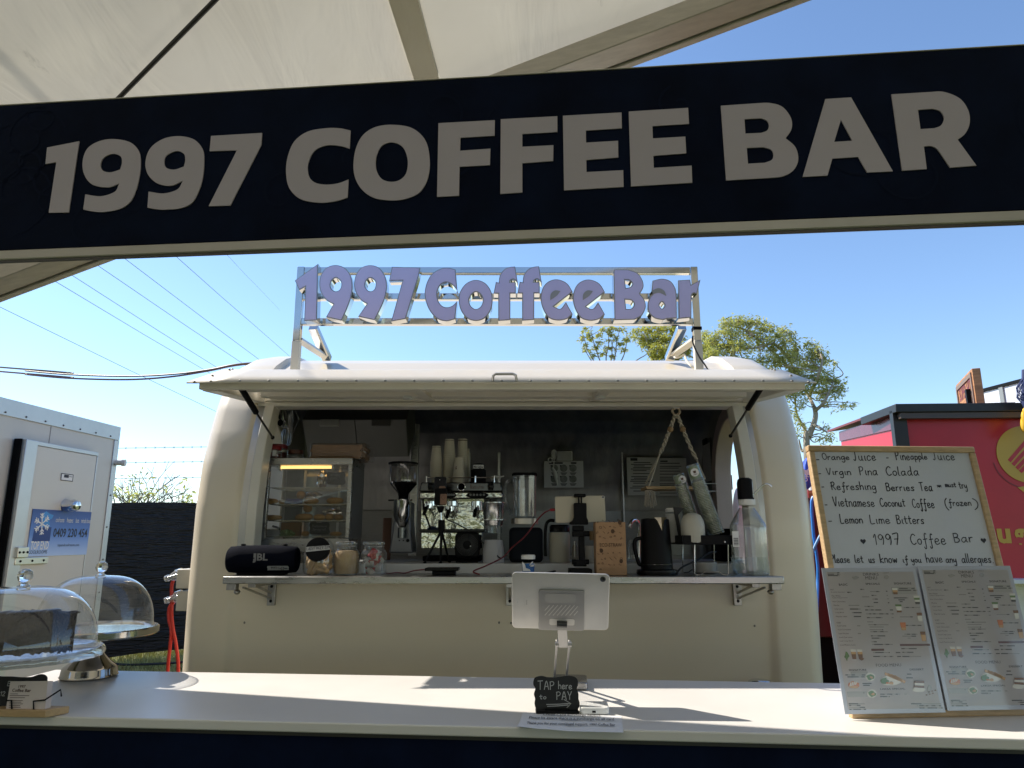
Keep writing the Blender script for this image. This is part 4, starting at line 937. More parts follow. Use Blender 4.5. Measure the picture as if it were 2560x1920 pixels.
# ================================================================ red food trailer at the right
oR = atY('N', 716, 640, 6.0); ru = Vector((math.cos(R(3)), -math.sin(R(3)), 0)); RP = Plane((oR.x, oR.y, 0), ru, (0, 0, 1)); RF = RP.frame()
red = thing('red_food_trailer', 'red food trailer with a yellow fork logo and black roof edge', 'food trailer', (oR.x, oR.y, 0))
REDM = mat('red_panel', (.55,.012,.028), .35, var=.08, vscale=2, bump=.01, bscale=4); zr0 = 1.20; zr1 = RP.uv('N', 1000, 632)[1]
def bk(u, w, z): return RF @ Vector((u, z, -w))
far = atY('N', 352, 745, 7.5); lw = 1.55; 
ld = Vector((far.x, far.y, 0)) - Vector((oR.x, oR.y, 0)); lu = ld.normalized(); ll = ld.length
fpts = [Vector((oR.x, oR.y, 0)), Vector((oR.x, oR.y, 0)) + ru * 4.2, Vector((oR.x, oR.y, 0)) + ru * 4.2 + lu * ll, Vector((oR.x, oR.y, 0)) + lu * ll]
mb = MB(); 
for z in (.35, zr1): mb.v += [p + Vector((0,0,z)) for p in fpts]
mb.f = [[0,1,5,4],[1,2,6,5],[2,3,7,6],[3,0,4,7],[0,3,2,1],[4,5,6,7]]; mb.build('body', REDM, red)
MB().box((-.06, .35, -.03), (.055, zr1 + .02, .03), RF).build('corner_post', mat('black_post', (.012,.012,.013), .35), red, bev=.004)
zro = RP.uv('R1', 800, 845)[1]
MB().box((-.06, zro - .075, -.6), (4.3, zro - .002, .10), RF).build('roof_edge', mat('black_roof_edge', (.014,.013,.013), .4), red, bev=.006)
MB().box((-.02, zro - .125, .02), (4.3, zro - .078, .085), RF).build('fascia_strip', mat('brown_fascia', (.085,.062,.05), .5), red)
bl = MB()
for k in range(14): bl.ell(RF @ Vector((.25 + k * .13 + (k % 3) * .03, zro, .03)), .010, 8)
bl.build('roof_bolt', BLACK, red)
A_, B_ = atY('N', 690, 588, 5.95), atY('N', 272, 744, 7.75); C_ = B_ + ru * 1.2 + Vector((0,0,.25)); D_ = A_ + ru * 1.0 + Vector((0,0,.02))
slab([A_, D_, C_, B_], .02).build('roof_sheet', mat('red_roof_sheet', (.20,.035,.035), .45, .2), red)
LP = Plane((oR.x, oR.y, 0), -lu, (0, 0, 1)); LF = LP.frame()
lq = [LP.uv('N', *p) for p in ((352,752),(678,655),(690,738),(356,812))]
MB().prism(lq[::-1], .004, .012, LF).build('rolled_blind', mat('shiny_maroon_vinyl', (.16,.03,.045), .25, coat=.15, var=.2, vscale=4), red)
fs_ = MB()
for x, y in ((330,1018),(1112,1018)): fs_.ell(RP.hit('R1', x, y), .012, 10)
fs_.build('rivet', mat('rivet_pink', (.45,.2,.2), .4), red)
YEL = mat('ochre_print', (.62,.37,.05), .45)
uc, vc = RP.uv('H', 2236, 280); ru_, _ = RP.uv('H', 1957, 280); rv_ = (RP.uv('H', 2236, 20)[1] - RP.uv('H', 2236, 545)[1]) / 2; ra = uc - ru_
lg = MB(); lg.prism([(uc + ra * math.cos(2 * math.pi * k / 48), vc + rv_ * math.sin(2 * math.pi * k / 48)) for k in range(48)], .003, .006, RF)
tl = [RP.uv('H', *p) for p in ((2150,585),(2290,560),(2330,720))]; lg.prism(tl, .003, .006, RF); lg.build('logo_disc', YEL, red)
fk = MB()
for (x0, y0, x1, y1) in ((2078,335,2235,150),(2112,370,2262,205),(2148,405,2290,250),(2180,435,2310,300)):
    a, b_ = RP.uv('H', x0, y0), RP.uv('H', x1, y1); fk.stroke([a, b_], .030, RF, .0075)
a = [RP.uv('H', *p) for p in ((2235,150),(2330,170),(2310,300),(2290,250))]; fk.prism(a, .007, .0076, RF); fk.build('fork_print', REDM, red)
sw = MB(); sw.stroke(spline([RP.uv('H', *p) for p in ((1930,360),(1975,450),(2080,545),(2230,600))], 6), .008, RF, .004); sw.build('swoosh_print', mat('maroon_print', (.20,.02,.02), .4), red)
ug = MB(); x0, x1, y0, y1 = rect(RP, 'H', 1955, 965, 2098, 1102); text(ug, 'u', RF, x0, x1, y0, y1, .004, .04); x0, x1, y0, y1 = rect(RP, 'H', 2108, 965, 2235, 1150); text(ug, 'g', RF, x0, x1, y0, y1, .004, .04); ug.build('lettering', YEL, red)
zl = RP.uv('R2', 1300, 600)[1]
MB().box((.5, zl - .035, .0), (4.0, zl, .22), RF).build('serving_ledge', WHITE, red, bev=.004)
MB().box((.5, .35, .004), (4.0, zl - .04, .05), RF).build('skirt_panel', mat('white_skirt', (.72,.72,.69), .6, var=.06, vscale=25, bump=.3, bscale=40), red)
MB().box((-.02, .05, -1.2), (4.0, .345, -.02), RF).build('base', BLACKM, red)
# plank sign standing on that roof
rb = thing('plank_sign', 'tilted timber sign board with red lettering standing on the red trailer roof', 'sign', atY('R1', 690, 840, 6.5))
pr = [atY('R1', 395, 492, 7.25), atY('R1', 690, 160, 6.5), atY('R1', 765, 850, 6.5), atY('R1', 425, 850, 7.25)]
pr[2].z = pr[3].z = min(pr[2].z, pr[3].z); pdir = (pr[1] - pr[0]); pdir.z = 0
PP = Plane(pr[3], pdir, (0, 0, 1)); PF = PP.frame(); W_ = pdir.length; H_ = pr[1].z - pr[3].z
MB().box((0, -.05, -.07), (W_, H_, 0), PF).build('board', mat('orange_timber', (.46,.22,.09), .6, var=.3, vscale=5, stretch=(1,1,9)), rb, bev=.004)
f_ = MB()
for q in ((.03, .07, 0, H_ - .03), (W_ - .07, W_ - .03, 0, H_ - .03)): f_.box((q[0], q[2], .0), (q[1], q[3], .012), PF)
f_.box((.0705, H_ - .07, 0), (W_ - .0705, H_ - .03, .012), PF); f_.build('border', mat('grey_timber', (.22,.17,.14), .7), rb)
tt = MB(); text(tt, 'SUPER HIT', PF, .12, W_ - .12, H_ * .42, H_ * .80, .003, .02); tt.build('lettering', mat('dull_red_ink', (.22,.05,.06), .6), rb)
tt = MB(); text(tt, 'FOOD', PF, .14, W_ - .3, H_ * .05, H_ * .30, .003, .02) if False else None
MB().box((W_ * .80, -.05, .013), (W_ * .88, H_ * .5, .05), PF).build('stay', BLACK, rb)
MB().bar(atY('R1', 770, 590, 6.55), atY('R1', 895, 845, 6.9), .02, .02).build('strut', BLACK, rb)
# white panelled roof box of a stall further back
wb = thing('white_stall_roof', 'white panelled stall top with a black upper rail beyond the red trailer', 'stall', (5.4, 8.6, 0))
wp_ = [atY('R1', 740, 510, 9.0), atY('R1', 1760, 398, 8.2)]; wd_ = wp_[1] - wp_[0]; wd_.z = 0; zt2 = (wp_[0].z + wp_[1].z) / 2
WP = Plane((wp_[0].x, wp_[0].y, 0), wd_, (0, 0, 1)); WF = WP.frame(); WL_ = wd_.length
MB().box((-.2, 2.0, -1.5), (WL_ + 1.5, zt2 - .03, 0), WF).build('panel', mat('white_pvc', (.66,.69,.74), .35), wb)
MB().box((-.22, zt2 - .04, -1.5), (WL_ + 1.5, zt2, .02), WF).build('top_rail', BLACK, wb)
u_, _ = WP.uv('R1', 1250, 600); MB().box((u_ - .03, 2.0, .001), (u_ + .03, zt2 - .041, .02), WF).build('mullion', mat('grey_mullion', (.25,.27,.27), .4), wb)
MB().box((-.2, 0, -1.5), (WL_ + 1.5, 1.99, -.05), WF).build('stall_wall', mat('grey_canvas', (.3,.3,.3), .8), wb)
# hanging bundle at the far right edge
hb = atY('R1', 1765, 1130, 5.75); bt = thing('yellow_bundle', 'bright yellow knotted cloth hanging from the red trailer roof edge', 'cloth', hb)
m_ = MB(); rr = random.Random(2)
for k in range(9):
    a = k * .7; m_.ell(hb + Vector((.035 * math.cos(a), .03 * math.sin(a), .025 * math.sin(a * 1.7))), (.035, .03, .085), 14, Matrix.Rotation(.5 * math.sin(a), 4, 'Y'))
m_.build('cloth', mat('yellow_cloth', (.72,.42,.02), .6), bt)
MB().tube(spl3([hb + Vector((0,0,.06)), hb + Vector((-.02,0,.16)), hb + Vector((.0,0,.30)), hb + Vector((.02,0,.42))], 6), .018, 8).build('cord', mat('navy_net', (.02,.035,.12), .7), bt)
nb = MB(); c = atY('R1', 1775, 600, 5.75)
for k in range(16):
    a = k * math.pi / 8
    for s in (-1, 1): nb.tube([c + Vector((.10 * math.cos(a + s * t * .5) * math.sin(.35 + t * .75), .10 * math.sin(a + s * t * .5) * math.sin(.35 + t * .75), .13 - t * .085)) for t in range(4)], .0035, 5)
tag(nb.build('net_bag', mat('navy_net'), origin=c), 'blue string net bag hanging at the red trailer roof edge', 'net')
# dark maroon cabinet, carton, furled blue umbrella and hose in the gap by the trailer end
mc0 = atY('R3', 150, 612, 7.0); mc1 = atY('R3', 420, 612, 7.0)
mcab = thing('maroon_cabinet', 'dark maroon cabinet standing in the gap between the two trailers', 'cabinet', ((mc0.x + mc1.x) / 2, 7.2, 0))
MB().box((mc0.x - .3, 7.0, .62), (mc1.x + .12, 7.5, mc0.z)).build('cabinet_body', mat('dark_maroon', (.035,.004,.007), .35), mcab, bev=.01)
MB().box((mc0.x - .25, 7.05, 0), (mc1.x + .1, 7.45, .615)).build('plinth', BLACKM, mcab)
MB().box((mc0.x + .2, 6.985, .66), (mc0.x + .208, 6.999, mc0.z - .03)).build('door_gap', BLACKM, mcab)
a, b_ = atY('R3', 172, 610, 7.1), atY('R3', 242, 528, 7.1)
ct = thing('carton', 'small brown carton on top of the maroon cabinet', 'box', ((a.x + b_.x) / 2, 7.15, mc0.z)); MB().box((a.x, 7.06, mc0.z + .002), (b_.x, 7.26, b_.z)).build('carton_box', mat('carton_brown', (.36,.22,.10), .8, var=.1), ct, bev=.004); MB().box((a.x + .0, 7.055, mc0.z + .05), (b_.x, 7.0595, mc0.z + .08)).build('tape', mat('tape_tan', (.5,.36,.2), .3), ct)
um = thing('blue_umbrella', 'furled blue printed umbrella leaning behind the trailer end', 'umbrella', atY('R3', 190, 500, 6.9)); P = [atY('R3', x, y, 6.9) for x, y in ((180,505),(182,430),(180,330),(185,220),(200,120))]
uc = MB(); n = 28; prof = [.012, .062, .085, .075, .02]
for i, (p, r) in enumerate(zip(P, prof)):
    for k in range(n): a = 2 * math.pi * k / n; q = r * (1 + .22 * math.cos(7 * a + i)); uc.v.append(p + Vector((q * math.cos(a), q * math.sin(a), 0)))
uc.f = [[i*n+k, i*n+(k+1)%n, (i+1)*n+(k+1)%n, (i+1)*n+k] for i in range(4) for k in range(n)]; uc.build('canopy', mat('royal_blue', (.03,.09,.50), .6), um, sub=1)
wt = MB(); UP = upright(6.79); text(wt, 'POWER', UP.frame() @ Matrix.Translation((*UP.uv('R3', 172, 445), 0)) @ Matrix.Rotation(R(65), 4, 'Z'), 0, .17, 0, .035, 0, .03); 
ax_, ay_ = UP.uv('R3', 172, 300); wt.prism([(ax_ + (.05 if k % 2 else .02) * math.cos(k * math.pi / 5 + .3), ay_ + (.05 if k % 2 else .02) * math.sin(k * math.pi / 5 + .3)) for k in range(10)], 0, .001, UP.frame()); wt.build('white_print', PAPER, um)
MB().cyl(P[-1], P[-1] + Vector((.0, 0, .06)), .008, n=8).build('ferrule', ALU, um); MB().cyl(P[0], (P[0].x, P[0].y, mc0.z + .0), .012, n=8).build('shaft', ALU, um)
a = atY('R3', 255, 590, 7.62); tag(MB().cyl((a.x, 7.62, 0), (a.x, 7.62, a.z + .30), .035, n=14).cyl((a.x, 7.62, a.z + .30), (a.x, 7.62, a.z + .31), .04, n=14).build('white_pole', WHITE, origin=(a.x, 7.62, 0)), 'white pole standing behind the whiteboard edge', 'pole')
HB = mat('blue_hose', (.03,.20,.62), .4)
P = spl3([atY('R3', x, y, 6.8) for x, y in ((262,595),(242,650),(240,760),(252,920),(262,1060),(285,1200),(305,1340),(318,1480),(315,1660))] + [atY('S3', 940, 700, 6.7), atY('S3', 905, 860, 6.6), Vector((2.3, 6.4, .02))], 8); tag(MB().tube(P, .016, 8).build('blue_hose', HB, origin=P[0]), 'blue hose hanging down the maroon cabinet front', 'hose')
P = spl3([atY('R3', x, y, 6.75) for x, y in ((430,910),(350,1060),(290,1180),(245,1280),(200,1330))], 6); tag(MB().tube(P, .014, 8).build('blue_lead', mat('blue_lead', (.05,.22,.45), .5), origin=P[0]), 'thinner blue lead crossing the hose diagonally', 'cable')
# red extension leads at the trailer's power inlets
RL = mat('red_lead', (.62,.035,.02), .4)
for i, (pts, lb_) in enumerate(((((500,1015),(490,1060),(492,1160),(490,1240),(500,1330),(520,1440),(533,1600)), 'red lead with clear plug in the upper power inlet on trailer end'), (((505,1155),(476,1190),(472,1260),(488,1340),(480,1440),(465,1600)), 'red lead with clear plug in the lower power inlet on trailer end'))):
    X, z = INB[i]; t = thing('extension_lead', lb_, 'cable', (X, 3.66, z), 'red leads at the power inlets'); P = [atY('R8', x, y, 3.66) for x, y in pts]; e = P[-1]
    P += [Vector((e.x, 3.7, .6)), Vector((e.x - .1, 3.8, .02)), Vector((e.x - 1.0, 4.6, .012))]; MB().tube(spl3(P, 8), .0085, 8).build('lead', RL, t)
    CP = clear_mat('clear_plug', (.9,.92,.93), 2.2, .08, .25); a = Vector((X - .09, 3.66, z - .004)); b_ = Vector((X - .002, 3.66, z + .022)); d = (b_ - a)
    rot = d.to_track_quat('Z', 'Y').to_matrix().to_4x4()
    MB().lathe([(.006,0),(.014,.004),(.016,.02),(.013,.024),(.022,.05),(.028,.06),(.030,.09),(.0,.09)], a, 18, rot).build('plug', CP, t); MB().cyl(a + d * .2, a + d * .85, .009, n=10).build('plug_core', mat('plug_core', (.6,.58,.55), .2, .7), t)
tag(lead('floor_lead', 'dark lead lying on the grass in front of the fence', 'cable', 'R8', [(100,1552,9.0),(200,1560,9.0),(330,1557,8.9),(470,1550,8.9),(600,1540,9)], .014, BLK_RUB))
# ================================================================ things on the service counter
FWD = Vector((0, cp, sp))
def mpp(cr, x, y, Y):
    p = atY(cr, x, y, Y); return (p - CAM).dot(FWD) / F_PX / CR[cr][2]
def rrect(x0, y0, x1, y1, r, n=5):
    out = []
    for cx, cy, a0 in ((x1 - r, y1 - r, 0), (x0 + r, y1 - r, 90), (x0 + r, y0 + r, 180), (x1 - r, y0 + r, 270)):
        out += [(cx + r * math.cos(R(a0 + 90 * k / n)), cy + r * math.sin(R(a0 + 90 * k / n))) for k in range(n + 1)]
    return out
def wtxt(mb, s, pl, fr, cr, x0, x1, yb, yt, wd, z=.001, seed=1):
    a = pl.uv(cr, x0, yb); b = pl.uv(cr, x1, yb); t = pl.uv(cr, x0, yt)
    write(mb, s, fr, a[0], a[1], b[0], t[1] - a[1], wd, z, (b[1] - a[1]) / max(1e-6, b[0] - a[0]), .2, seed)
def ptxt(mb, s, pl, fr, cr, x0, x1, yb, yt, z=.001, bold=0, du=0, dv=0):
    a = pl.uv(cr, x0, yb); b = pl.uv(cr, x1, yt); text(mb, s, fr, a[0] + du, b[0] + du, a[1] + dv, b[1] + dv, z, bold)
# ---- whiteboard
BL = atZ('O', 530, 1281, ZC); BR = atZ('O', 1840, 1256, ZC); wu = (BR - BL).normalized()
rt = ray('N', 150, 835); tt_ = (BL - CAM).dot(wu) / rt.dot(wu); TLw = CAM + rt * tt_
WB = Plane(BL, wu, TLw - BL); WBF = WB.frame(); wh_ = (TLw - BL).length; ww_ = WB.uv('N', 1188, 815)[0]
wb_ = thing('whiteboard', 'wood framed whiteboard with handwritten drinks list leaning back at the counter end', 'whiteboard', BL)
fw = .019
for q in (((0, wh_ - fw, -.022), (ww_, wh_, 0)), ((0, 0, -.022), (ww_, fw, 0)), ((0, fw + .0005, -.022), (fw, wh_ - fw - .0005, 0)), ((ww_ - fw, fw + .0005, -.022), (ww_, wh_ - fw - .0005, 0))):
    MB().box(*q, WBF).build('frame_rail', WOOD, wb_, bev=.003)
MB().box((fw * .8, fw * .8, -.018), (ww_ - fw * .8, wh_ - fw * .8, -.008), WBF).build('board', mat('whiteboard_enamel', (.60,.63,.72), .22, var=.03, vscale=3, coat=.3), wb_)
hz = MB(); ZW = -.0072; pw = .0027
for s, x0, x1, yb, yt, sd in (('-',312,336,337,300,1),('Orange',368,615,322,268,2),('Juice',655,860,330,245,3),('-',958,976,316,290,4),('Pine',1050,1175,325,250,5),('apple',1185,1335,320,262,6),('Juice',1390,1590,325,245,7),('-',333,352,467,430,8),('Virgin',408,628,462,400,9),('Pina',716,875,465,388,10),('Colada',962,1258,468,388,11),('-',362,380,588,555,12),('Refreshing',455,858,600,530,13),('Berries',962,1215,610,540,14),('Tea',1272,1385,612,530,15),('*',1432,1468,590,540,16),('must',1505,1600,575,530,17),('try',1632,1702,588,522,18),('-',392,410,755,720,19),('Vietnamese',472,848,755,670,20),('Coconut',905,1132,755,680,21),('Coffee',1205,1402,768,685,22),('(',1508,1530,770,690,23),('frozen',1540,1742,748,690,24),(')',1772,1810,765,690,25),('-',425,452,905,870,26),('Lemon',538,738,910,830,27),('Lime',815,992,912,830,28),('Bitters',1060,1306,915,835,29),('1997',848,1080,1108,1012,30),('Coffee',1190,1510,1105,1005,31),('Bar',1590,1760,1085,1000,32),('Please',455,620,1275,1205,33),('let',672,745,1275,1205,34),('us',800,850,1275,1210,35),('know',905,1058,1275,1200,36),('if',1112,1160,1275,1215,37),('you',1192,1282,1272,1215,38),('have',1332,1478,1272,1190,39),('any',1512,1605,1275,1210,40),('allergies.',1660,1945,1275,1195,41)):
    wtxt(hz, s, WB, WBF, 'H', x0, x1, yb, yt, pw, ZW, sd)
for x, y in ((742,1078),(1855,1070)):
    u, v = WB.uv('H', x, y); hz.prism([(u + .0085 * 16 * math.sin(t) ** 3 / 16, v + .0085 * (13 * math.cos(t) - 5 * math.cos(2*t) - 2 * math.cos(3*t) - math.cos(4*t)) / 16) for t in [k * math.pi / 12 for k in range(24)]], ZW - .0004, ZW, WBF)
hz.build('handwriting', INK, wb_)
MB().bar(WBF @ Vector((ww_ / 2, wh_ * .7, -.03)), (WBF @ Vector((ww_ / 2, 0, 0))).xy.to_3d() + Vector((.02, .36, ZC + .006)), .03, .012).build('prop_leg', WOOD, wb_)
# ---- two laminated menus in front of it
LAM = mat('laminate_edge', (.42,.44,.52), .12, coat=.6, bump=.03, bscale=9)
SHEET = mat('laminated_paper', (.46,.43,.435), .16, coat=1.0, bump=.22, bscale=5, var=.06, vscale=4)
t_ = SHEET.node_tree; b_n = t_.nodes['Principled BSDF']; tl_ = t_.nodes.new('ShaderNodeBsdfTranslucent'); tl_.inputs[0].default_value = (.62,.58,.56,1); ms_ = t_.nodes.new('ShaderNodeMixShader'); ms_.inputs[0].default_value = .22
t_.links.new(b_n.outputs[0], ms_.inputs[1]); t_.links.new(tl_.outputs[0], ms_.inputs[2]); t_.links.new(ms_.outputs[0], t_.nodes['Material Output'].inputs[0])
PCOL = dict(brown=mat('brown_print', (.16,.07,.03), .2, coat=1), tan=mat('tan_print', (.48,.28,.12), .2, coat=1), green=mat('green_print', (.10,.17,.05), .2, coat=1), orange=mat('orange_print', (.50,.16,.05), .2, coat=1), white=mat('cream_print', (.62,.60,.55), .2, coat=1), grey=mat('grey_print', (.30,.285,.27), .2, coat=1), dark=mat('dark_print', (.055,.05,.048), .2, coat=1), bar=mat('maroon_bar_print', (.10,.04,.035), .2, coat=1))
A0 = WB.uv('O', 272, 127); 
def menu(label, du, dv, zf, seed):
    u0, v0 = A0; u1, v1 = WB.uv('O', 995, 1238)[0] * 0 + WB.uv('O', 990, 118)[0], WB.uv('O', 465, 1243)[1]
    mt = thing('laminated_menu', label, 'menu', WBF @ Vector((u0 + du, v1 + dv, zf)), 'laminated menus')
    F_ = WBF @ Matrix.Translation((du, dv, zf)); wdt = u1 - u0
    bend = random.Random(seed)
    em = MB(); ei = [(u0 + .011, v1 + .011), (u1 - .011, v1 + .011), (u1 - .011, v0 - .011), (u0 + .011, v0 - .011)]; eo = [(u0, v1), (u1, v1), (u1, v0), (u0, v0)]
    for q in range(4): em.prism([eo[q], eo[(q+1)%4], ei[(q+1)%4], ei[q]], -.0006, .0004, F_)
    em.build('laminate', LAM, mt)
    MB().prism([(u0 + .011, v1 + .011), (u1 - .011, v1 + .011), (u1 - .011, v0 - .011), (u0 + .011, v0 - .011)], .0002, .0006, F_).build('printed_sheet', SHEET, mt)
    P = {k: MB() for k in PCOL}; z = .0010
    def uv(x, y): return WB.uv('O', x, y)
    def tx(k, s, x0, x1, yt, yb, b=.0): a, c = uv(x0, yb), uv(x1, yt); text(P[k], s, F_, a[0], c[0], a[1], c[1], z, b)
    tx('dark','DRINKS',590,705,163,185); tx('dark','MENU',608,693,190,215); tx('dark','BASIC',405,468,245,262,.02); tx('dark','SPECIALS',608,715,240,255,.02); tx('dark','SIGNATURE',825,955,236,253,.02)
    tx('dark','FOOD MENU',688,876,855,880); tx('dark','SIGNATURE',480,612,897,913,.02); tx('dark','DESSERT',945,1050,893,909,.02); tx('dark','LAKSA SPECIAL',720,908,1041,1057,.02); tx('grey','1997',742,784,158,172)
    for s, x0, x1, y in (('HOT',340,364,293),('Double Espresso',345,450,312),('Flat White',350,415,340),('Latte Cappuccino',355,468,355),('Hot Chocolate',357,452,383),('Mocha',365,405,412),('Chai Latte',372,436,439),('Long Black',378,443,468),('Matcha Latte',383,465,497),('ICED',388,418,545),('Iced Latte',393,458,568),('Iced Chocolate',398,495,597),('Iced Mocha',402,477,627),('Iced Chai Latte',407,505,656),('Iced Long Black',411,512,685),('Iced Matcha Latte',414,530,714)): tx('dark', s, x0, x1, y - 6, y + 5)
    rr = random.Random(5)
    for x0, x1, y in ((318,410,163),(320,412,174),(322,410,185),(470,500,312),(480,560,412),(490,570,440),(505,575,468),(520,575,497),(545,565,568),(550,570,627),(570,600,290),(645,715,307),(583,635,347),(655,690,336),(662,698,364),(672,705,390),(600,672,420),(607,728,447),(613,780,477),(620,735,506),(622,668,538),(630,780,560),(640,750,577),(640,740,598),(645,775,613),(650,760,645),(655,720,662),(655,690,690),(660,815,710),(765,772,304),(770,777,336),(775,782,362),(780,787,392),(795,815,447),(800,818,477),(808,820,506),
                    (865,985,283),(860,1000,297),(930,960,312),(825,930,355),(860,905,370),(870,890,384),(900,1020,428),(870,965,500),(905,1035,565),(905,1000,632),(890,990,647),(930,955,662),(882,1000,742),(890,970,770),(890,1030,802),(665,790,772),(668,818,802),(840,870,772),(850,875,802),(455,605,943),(470,600,958),(585,650,1008),(590,640,1022),(480,595,1080),(720,870,1090),(720,790,1108),(905,920,1090),(925,955,937),(920,965,965),(480,600,1163),(484,570,1175),(484,600,1190),(486,612,1205),(955,1180,1163),(1000,1180,1178),(1020,1195,1195)):
        x = x0
        while x < x1 - 2:
            wn = min(x1 - x, rr.uniform(9, 26)); a, c = uv(x, y), uv(x + wn, y); P['dark' if rr.random() < .5 else 'grey'].stroke([a, c], .0026, F_, z); x += wn + 4
    for x0, x1, y0, y1, k in ((872,1098,705,723,'bar'),(653,747,742,760,'bar'),(812,985,272,326,'grey'),(500,622,915,965,'grey'),(470,615,1068,1112,'grey')):
        a, c = uv(x0, y1), uv(x1, y0); P[k].prism([(a[0], a[1]), (c[0], a[1]), (c[0], c[1]), (a[0], c[1])], z - .0008, z - .0002, F_)
    def cup(x0, y0, x1, y1, cols):
        n = len(cols)
        for i, k in enumerate(cols):
            a, b_ = i / n, (i + 1) / n; w0 = .5 - .14 * a; w1 = .5 - .14 * b_; cx = (x0 + x1) / 2; W = x1 - x0; ya, yb = y0 + (y1 - y0) * a, y0 + (y1 - y0) * b_; sk = .16
            P[k].prism([uv(cx + W * (-w1) + sk * (yb - y0), yb), uv(cx + W * w1 + sk * (yb - y0), yb), uv(cx + W * w0 + sk * (ya - y0), ya), uv(cx - W * w0 + sk * (ya - y0), ya)], z, z + .0004, F_)
    cup(808,280,850,328,('white','tan','brown')); cup(972,338,1018,402,('white','green','white','dark')); cup(832,405,880,466,('green','white','white','brown')); cup(996,468,1036,534,('brown','white','white')); cup(868,542,912,602,('orange','orange','tan')); cup(1022,612,1062,684,('brown','tan','tan'))
    for c0 in (490, 540): cup(c0, 748, c0 + 40, 822, ('white','tan','brown','brown'))
    def blob(k, cx, cy, rx, ry, n=9, j=.25, zz=0):
        r2 = random.Random(int(cx * 7 + cy)); P[k].prism([uv(cx + rx * (1 + r2.uniform(-j, j)) * math.cos(t), cy + ry * (1 + r2.uniform(-j, j)) * math.sin(t)) for t in [-2 * math.pi * q / n for q in range(n)]], z + zz, z + zz + .0004, F_)
    blob('green', 462, 800, 16, 30, 9, .5); blob('brown', 575, 822, 20, 9, 8, .5, .0006); blob('white', 800, 985, 80, 40, 16, .05)
    for q in range(4): a = 760 + q * 24; P['tan'].stroke([uv(a, 935 + q * 7), uv(a + 70, 965 + q * 10)], .0075, F_, z + .0006)
    blob('green', 750, 985, 26, 20, 11, .4, .001); blob('tan', 800, 1005, 22, 12, 9, .3, .0014); blob('orange', 770, 1003, 10, 7, 7, .3, .0018)
    blob('orange', 516, 1018, 45, 26, 14, .12); [P['white'].stroke([uv(486 + q * 14, 1030 - q * 5), uv(494 + q * 14, 1003 - q * 3)], .003, F_, z + .0009) for q in range(4)]; blob('tan', 516, 1035, 38, 9, 10, .2, .0007)
    for cx, cy in ((643,957),(655,1085)):
        blob('white', cx, cy, 37, 33, 18, .03); blob('green', cx, cy, 27, 23, 11, .3, .0006); blob('tan', cx + 6, cy + 4, 13, 9, 9, .4, .0011)
    blob('white', 1012, 1055, 50, 20, 16, .04)
    for q, k in enumerate(('white','brown','white','brown')): P[k].prism([uv(975 + q * 1, 1055 - q * 17), uv(1052, 1062 - q * 19), uv(1050, 1044 - q * 19), uv(974 + q, 1038 - q * 17)], z + .0007 + q * .0005, z + .001 + q * .0005, F_)
    for q in range(6): blob('brown', 1072 + 12 * q + (q % 2) * 6, 1095 - (q * 23) % 40, 7, 5, 8, .2)
    blob('grey', 1095, 1050, 18, 30, 10, .3); blob('grey', 528, 200, 26, 12, 9, .4); blob('grey', 768, 196, 18, 18, 10, .25)
    for k, m_ in P.items():
        if m_.f: m_.build(k + '_print' if k != 'bar' else 'bar_print', PCOL[k], mt)
    # sealed edge glare line of the pouch
    return mt
dq = WB.uv('O', 1000, 113); du_ = dq[0] - A0[0]
menu('laminated drinks and food menu at the left, clear of the board edge, partly sunlit', 0, 0, .012, 1)
menu('laminated drinks and food menu at the right, overlapping the other sheet', du_, dq[1] - A0[1], .0155, 2)
# ---- tablet on its folding stand
Ptl, Ptr, Pbl = atY('E', 343, 108, 2.20), atY('E', 1180, 126, 2.185), atY('E', 374, 588, 2.28)
TP = Plane(Pbl, Ptr - Ptl, Ptl - Pbl); TF = TP.frame(); tw2 = TP.uv('E', 1184, 370)[0]; th2 = (TP.uv('E', 343, 108)[1] + TP.uv('E', 1180, 126)[1]) / 2
tlu = TP.uv('E', 345, 300)[0]
SILV = mat('silver_tablet', (.62,.60,.57), .36, .55, var=.02, rvar=.04, vscale=40)
tb = thing('tablet', 'silver tablet seen from behind on the folding stand at the counter', 'tablet', Pbl)
MB().prism(rrect(tlu, 0, tw2, th2, .014), -.0065, 0, TF).build('body', SILV, tb, bev=.0015)
u, v = TP.uv('E', 1131, 165); MB().lathe([(.0085,0),(.0085,.0018),(.0072,.0022),(.0,.0022)], TF @ Vector((u, v, 0)), 24, TF.to_3x3().to_4x4()).build('camera_bump', mat('dark_grey_glass', (.10,.10,.105), .2, .5), tb); MB().lathe([(.0055,.0023),(.0055,.0026),(0,.0026)], TF @ Vector((u, v, 0)), 20, TF.to_3x3().to_4x4()).build('lens', mat('lens_black', (.004,.004,.006), .05, coat=1), tb)
dt = MB()
for y in (345, 357, 369): u, v = TP.uv('E', 394, y); dt.ell(TF @ Vector((u, v, .0003)), (.0016, .0008, .0016), 8)
dt.build('charge_contact', WHITE, tb)
tt = MB(); u, v = TP.uv('E', 468, 385); M2 = TF @ Matrix.Translation((u, v, 0)) @ Matrix.Rotation(R(90), 4, 'Z'); text(tt, 'iPad Air', M2, 0, .016, -.0035, .001, .0004); text(tt, 'Designed in California', M2, -.002, .020, .0055, .0066, .0004); tt.build('lettering', mat('etched_grey', (.30,.29,.28), .4, .4), tb)
sd = thing('tablet_stand', 'grey metal folding stand holding the silver tablet', 'stand', atZ('E', 800, 1105, ZC))
GRY = mat('stand_grey_metal', (.33,.325,.315), .38, .7, var=.03)
q = [TP.uv('E', *p) for p in ((567,252),(965,262),(976,607),(583,598))]
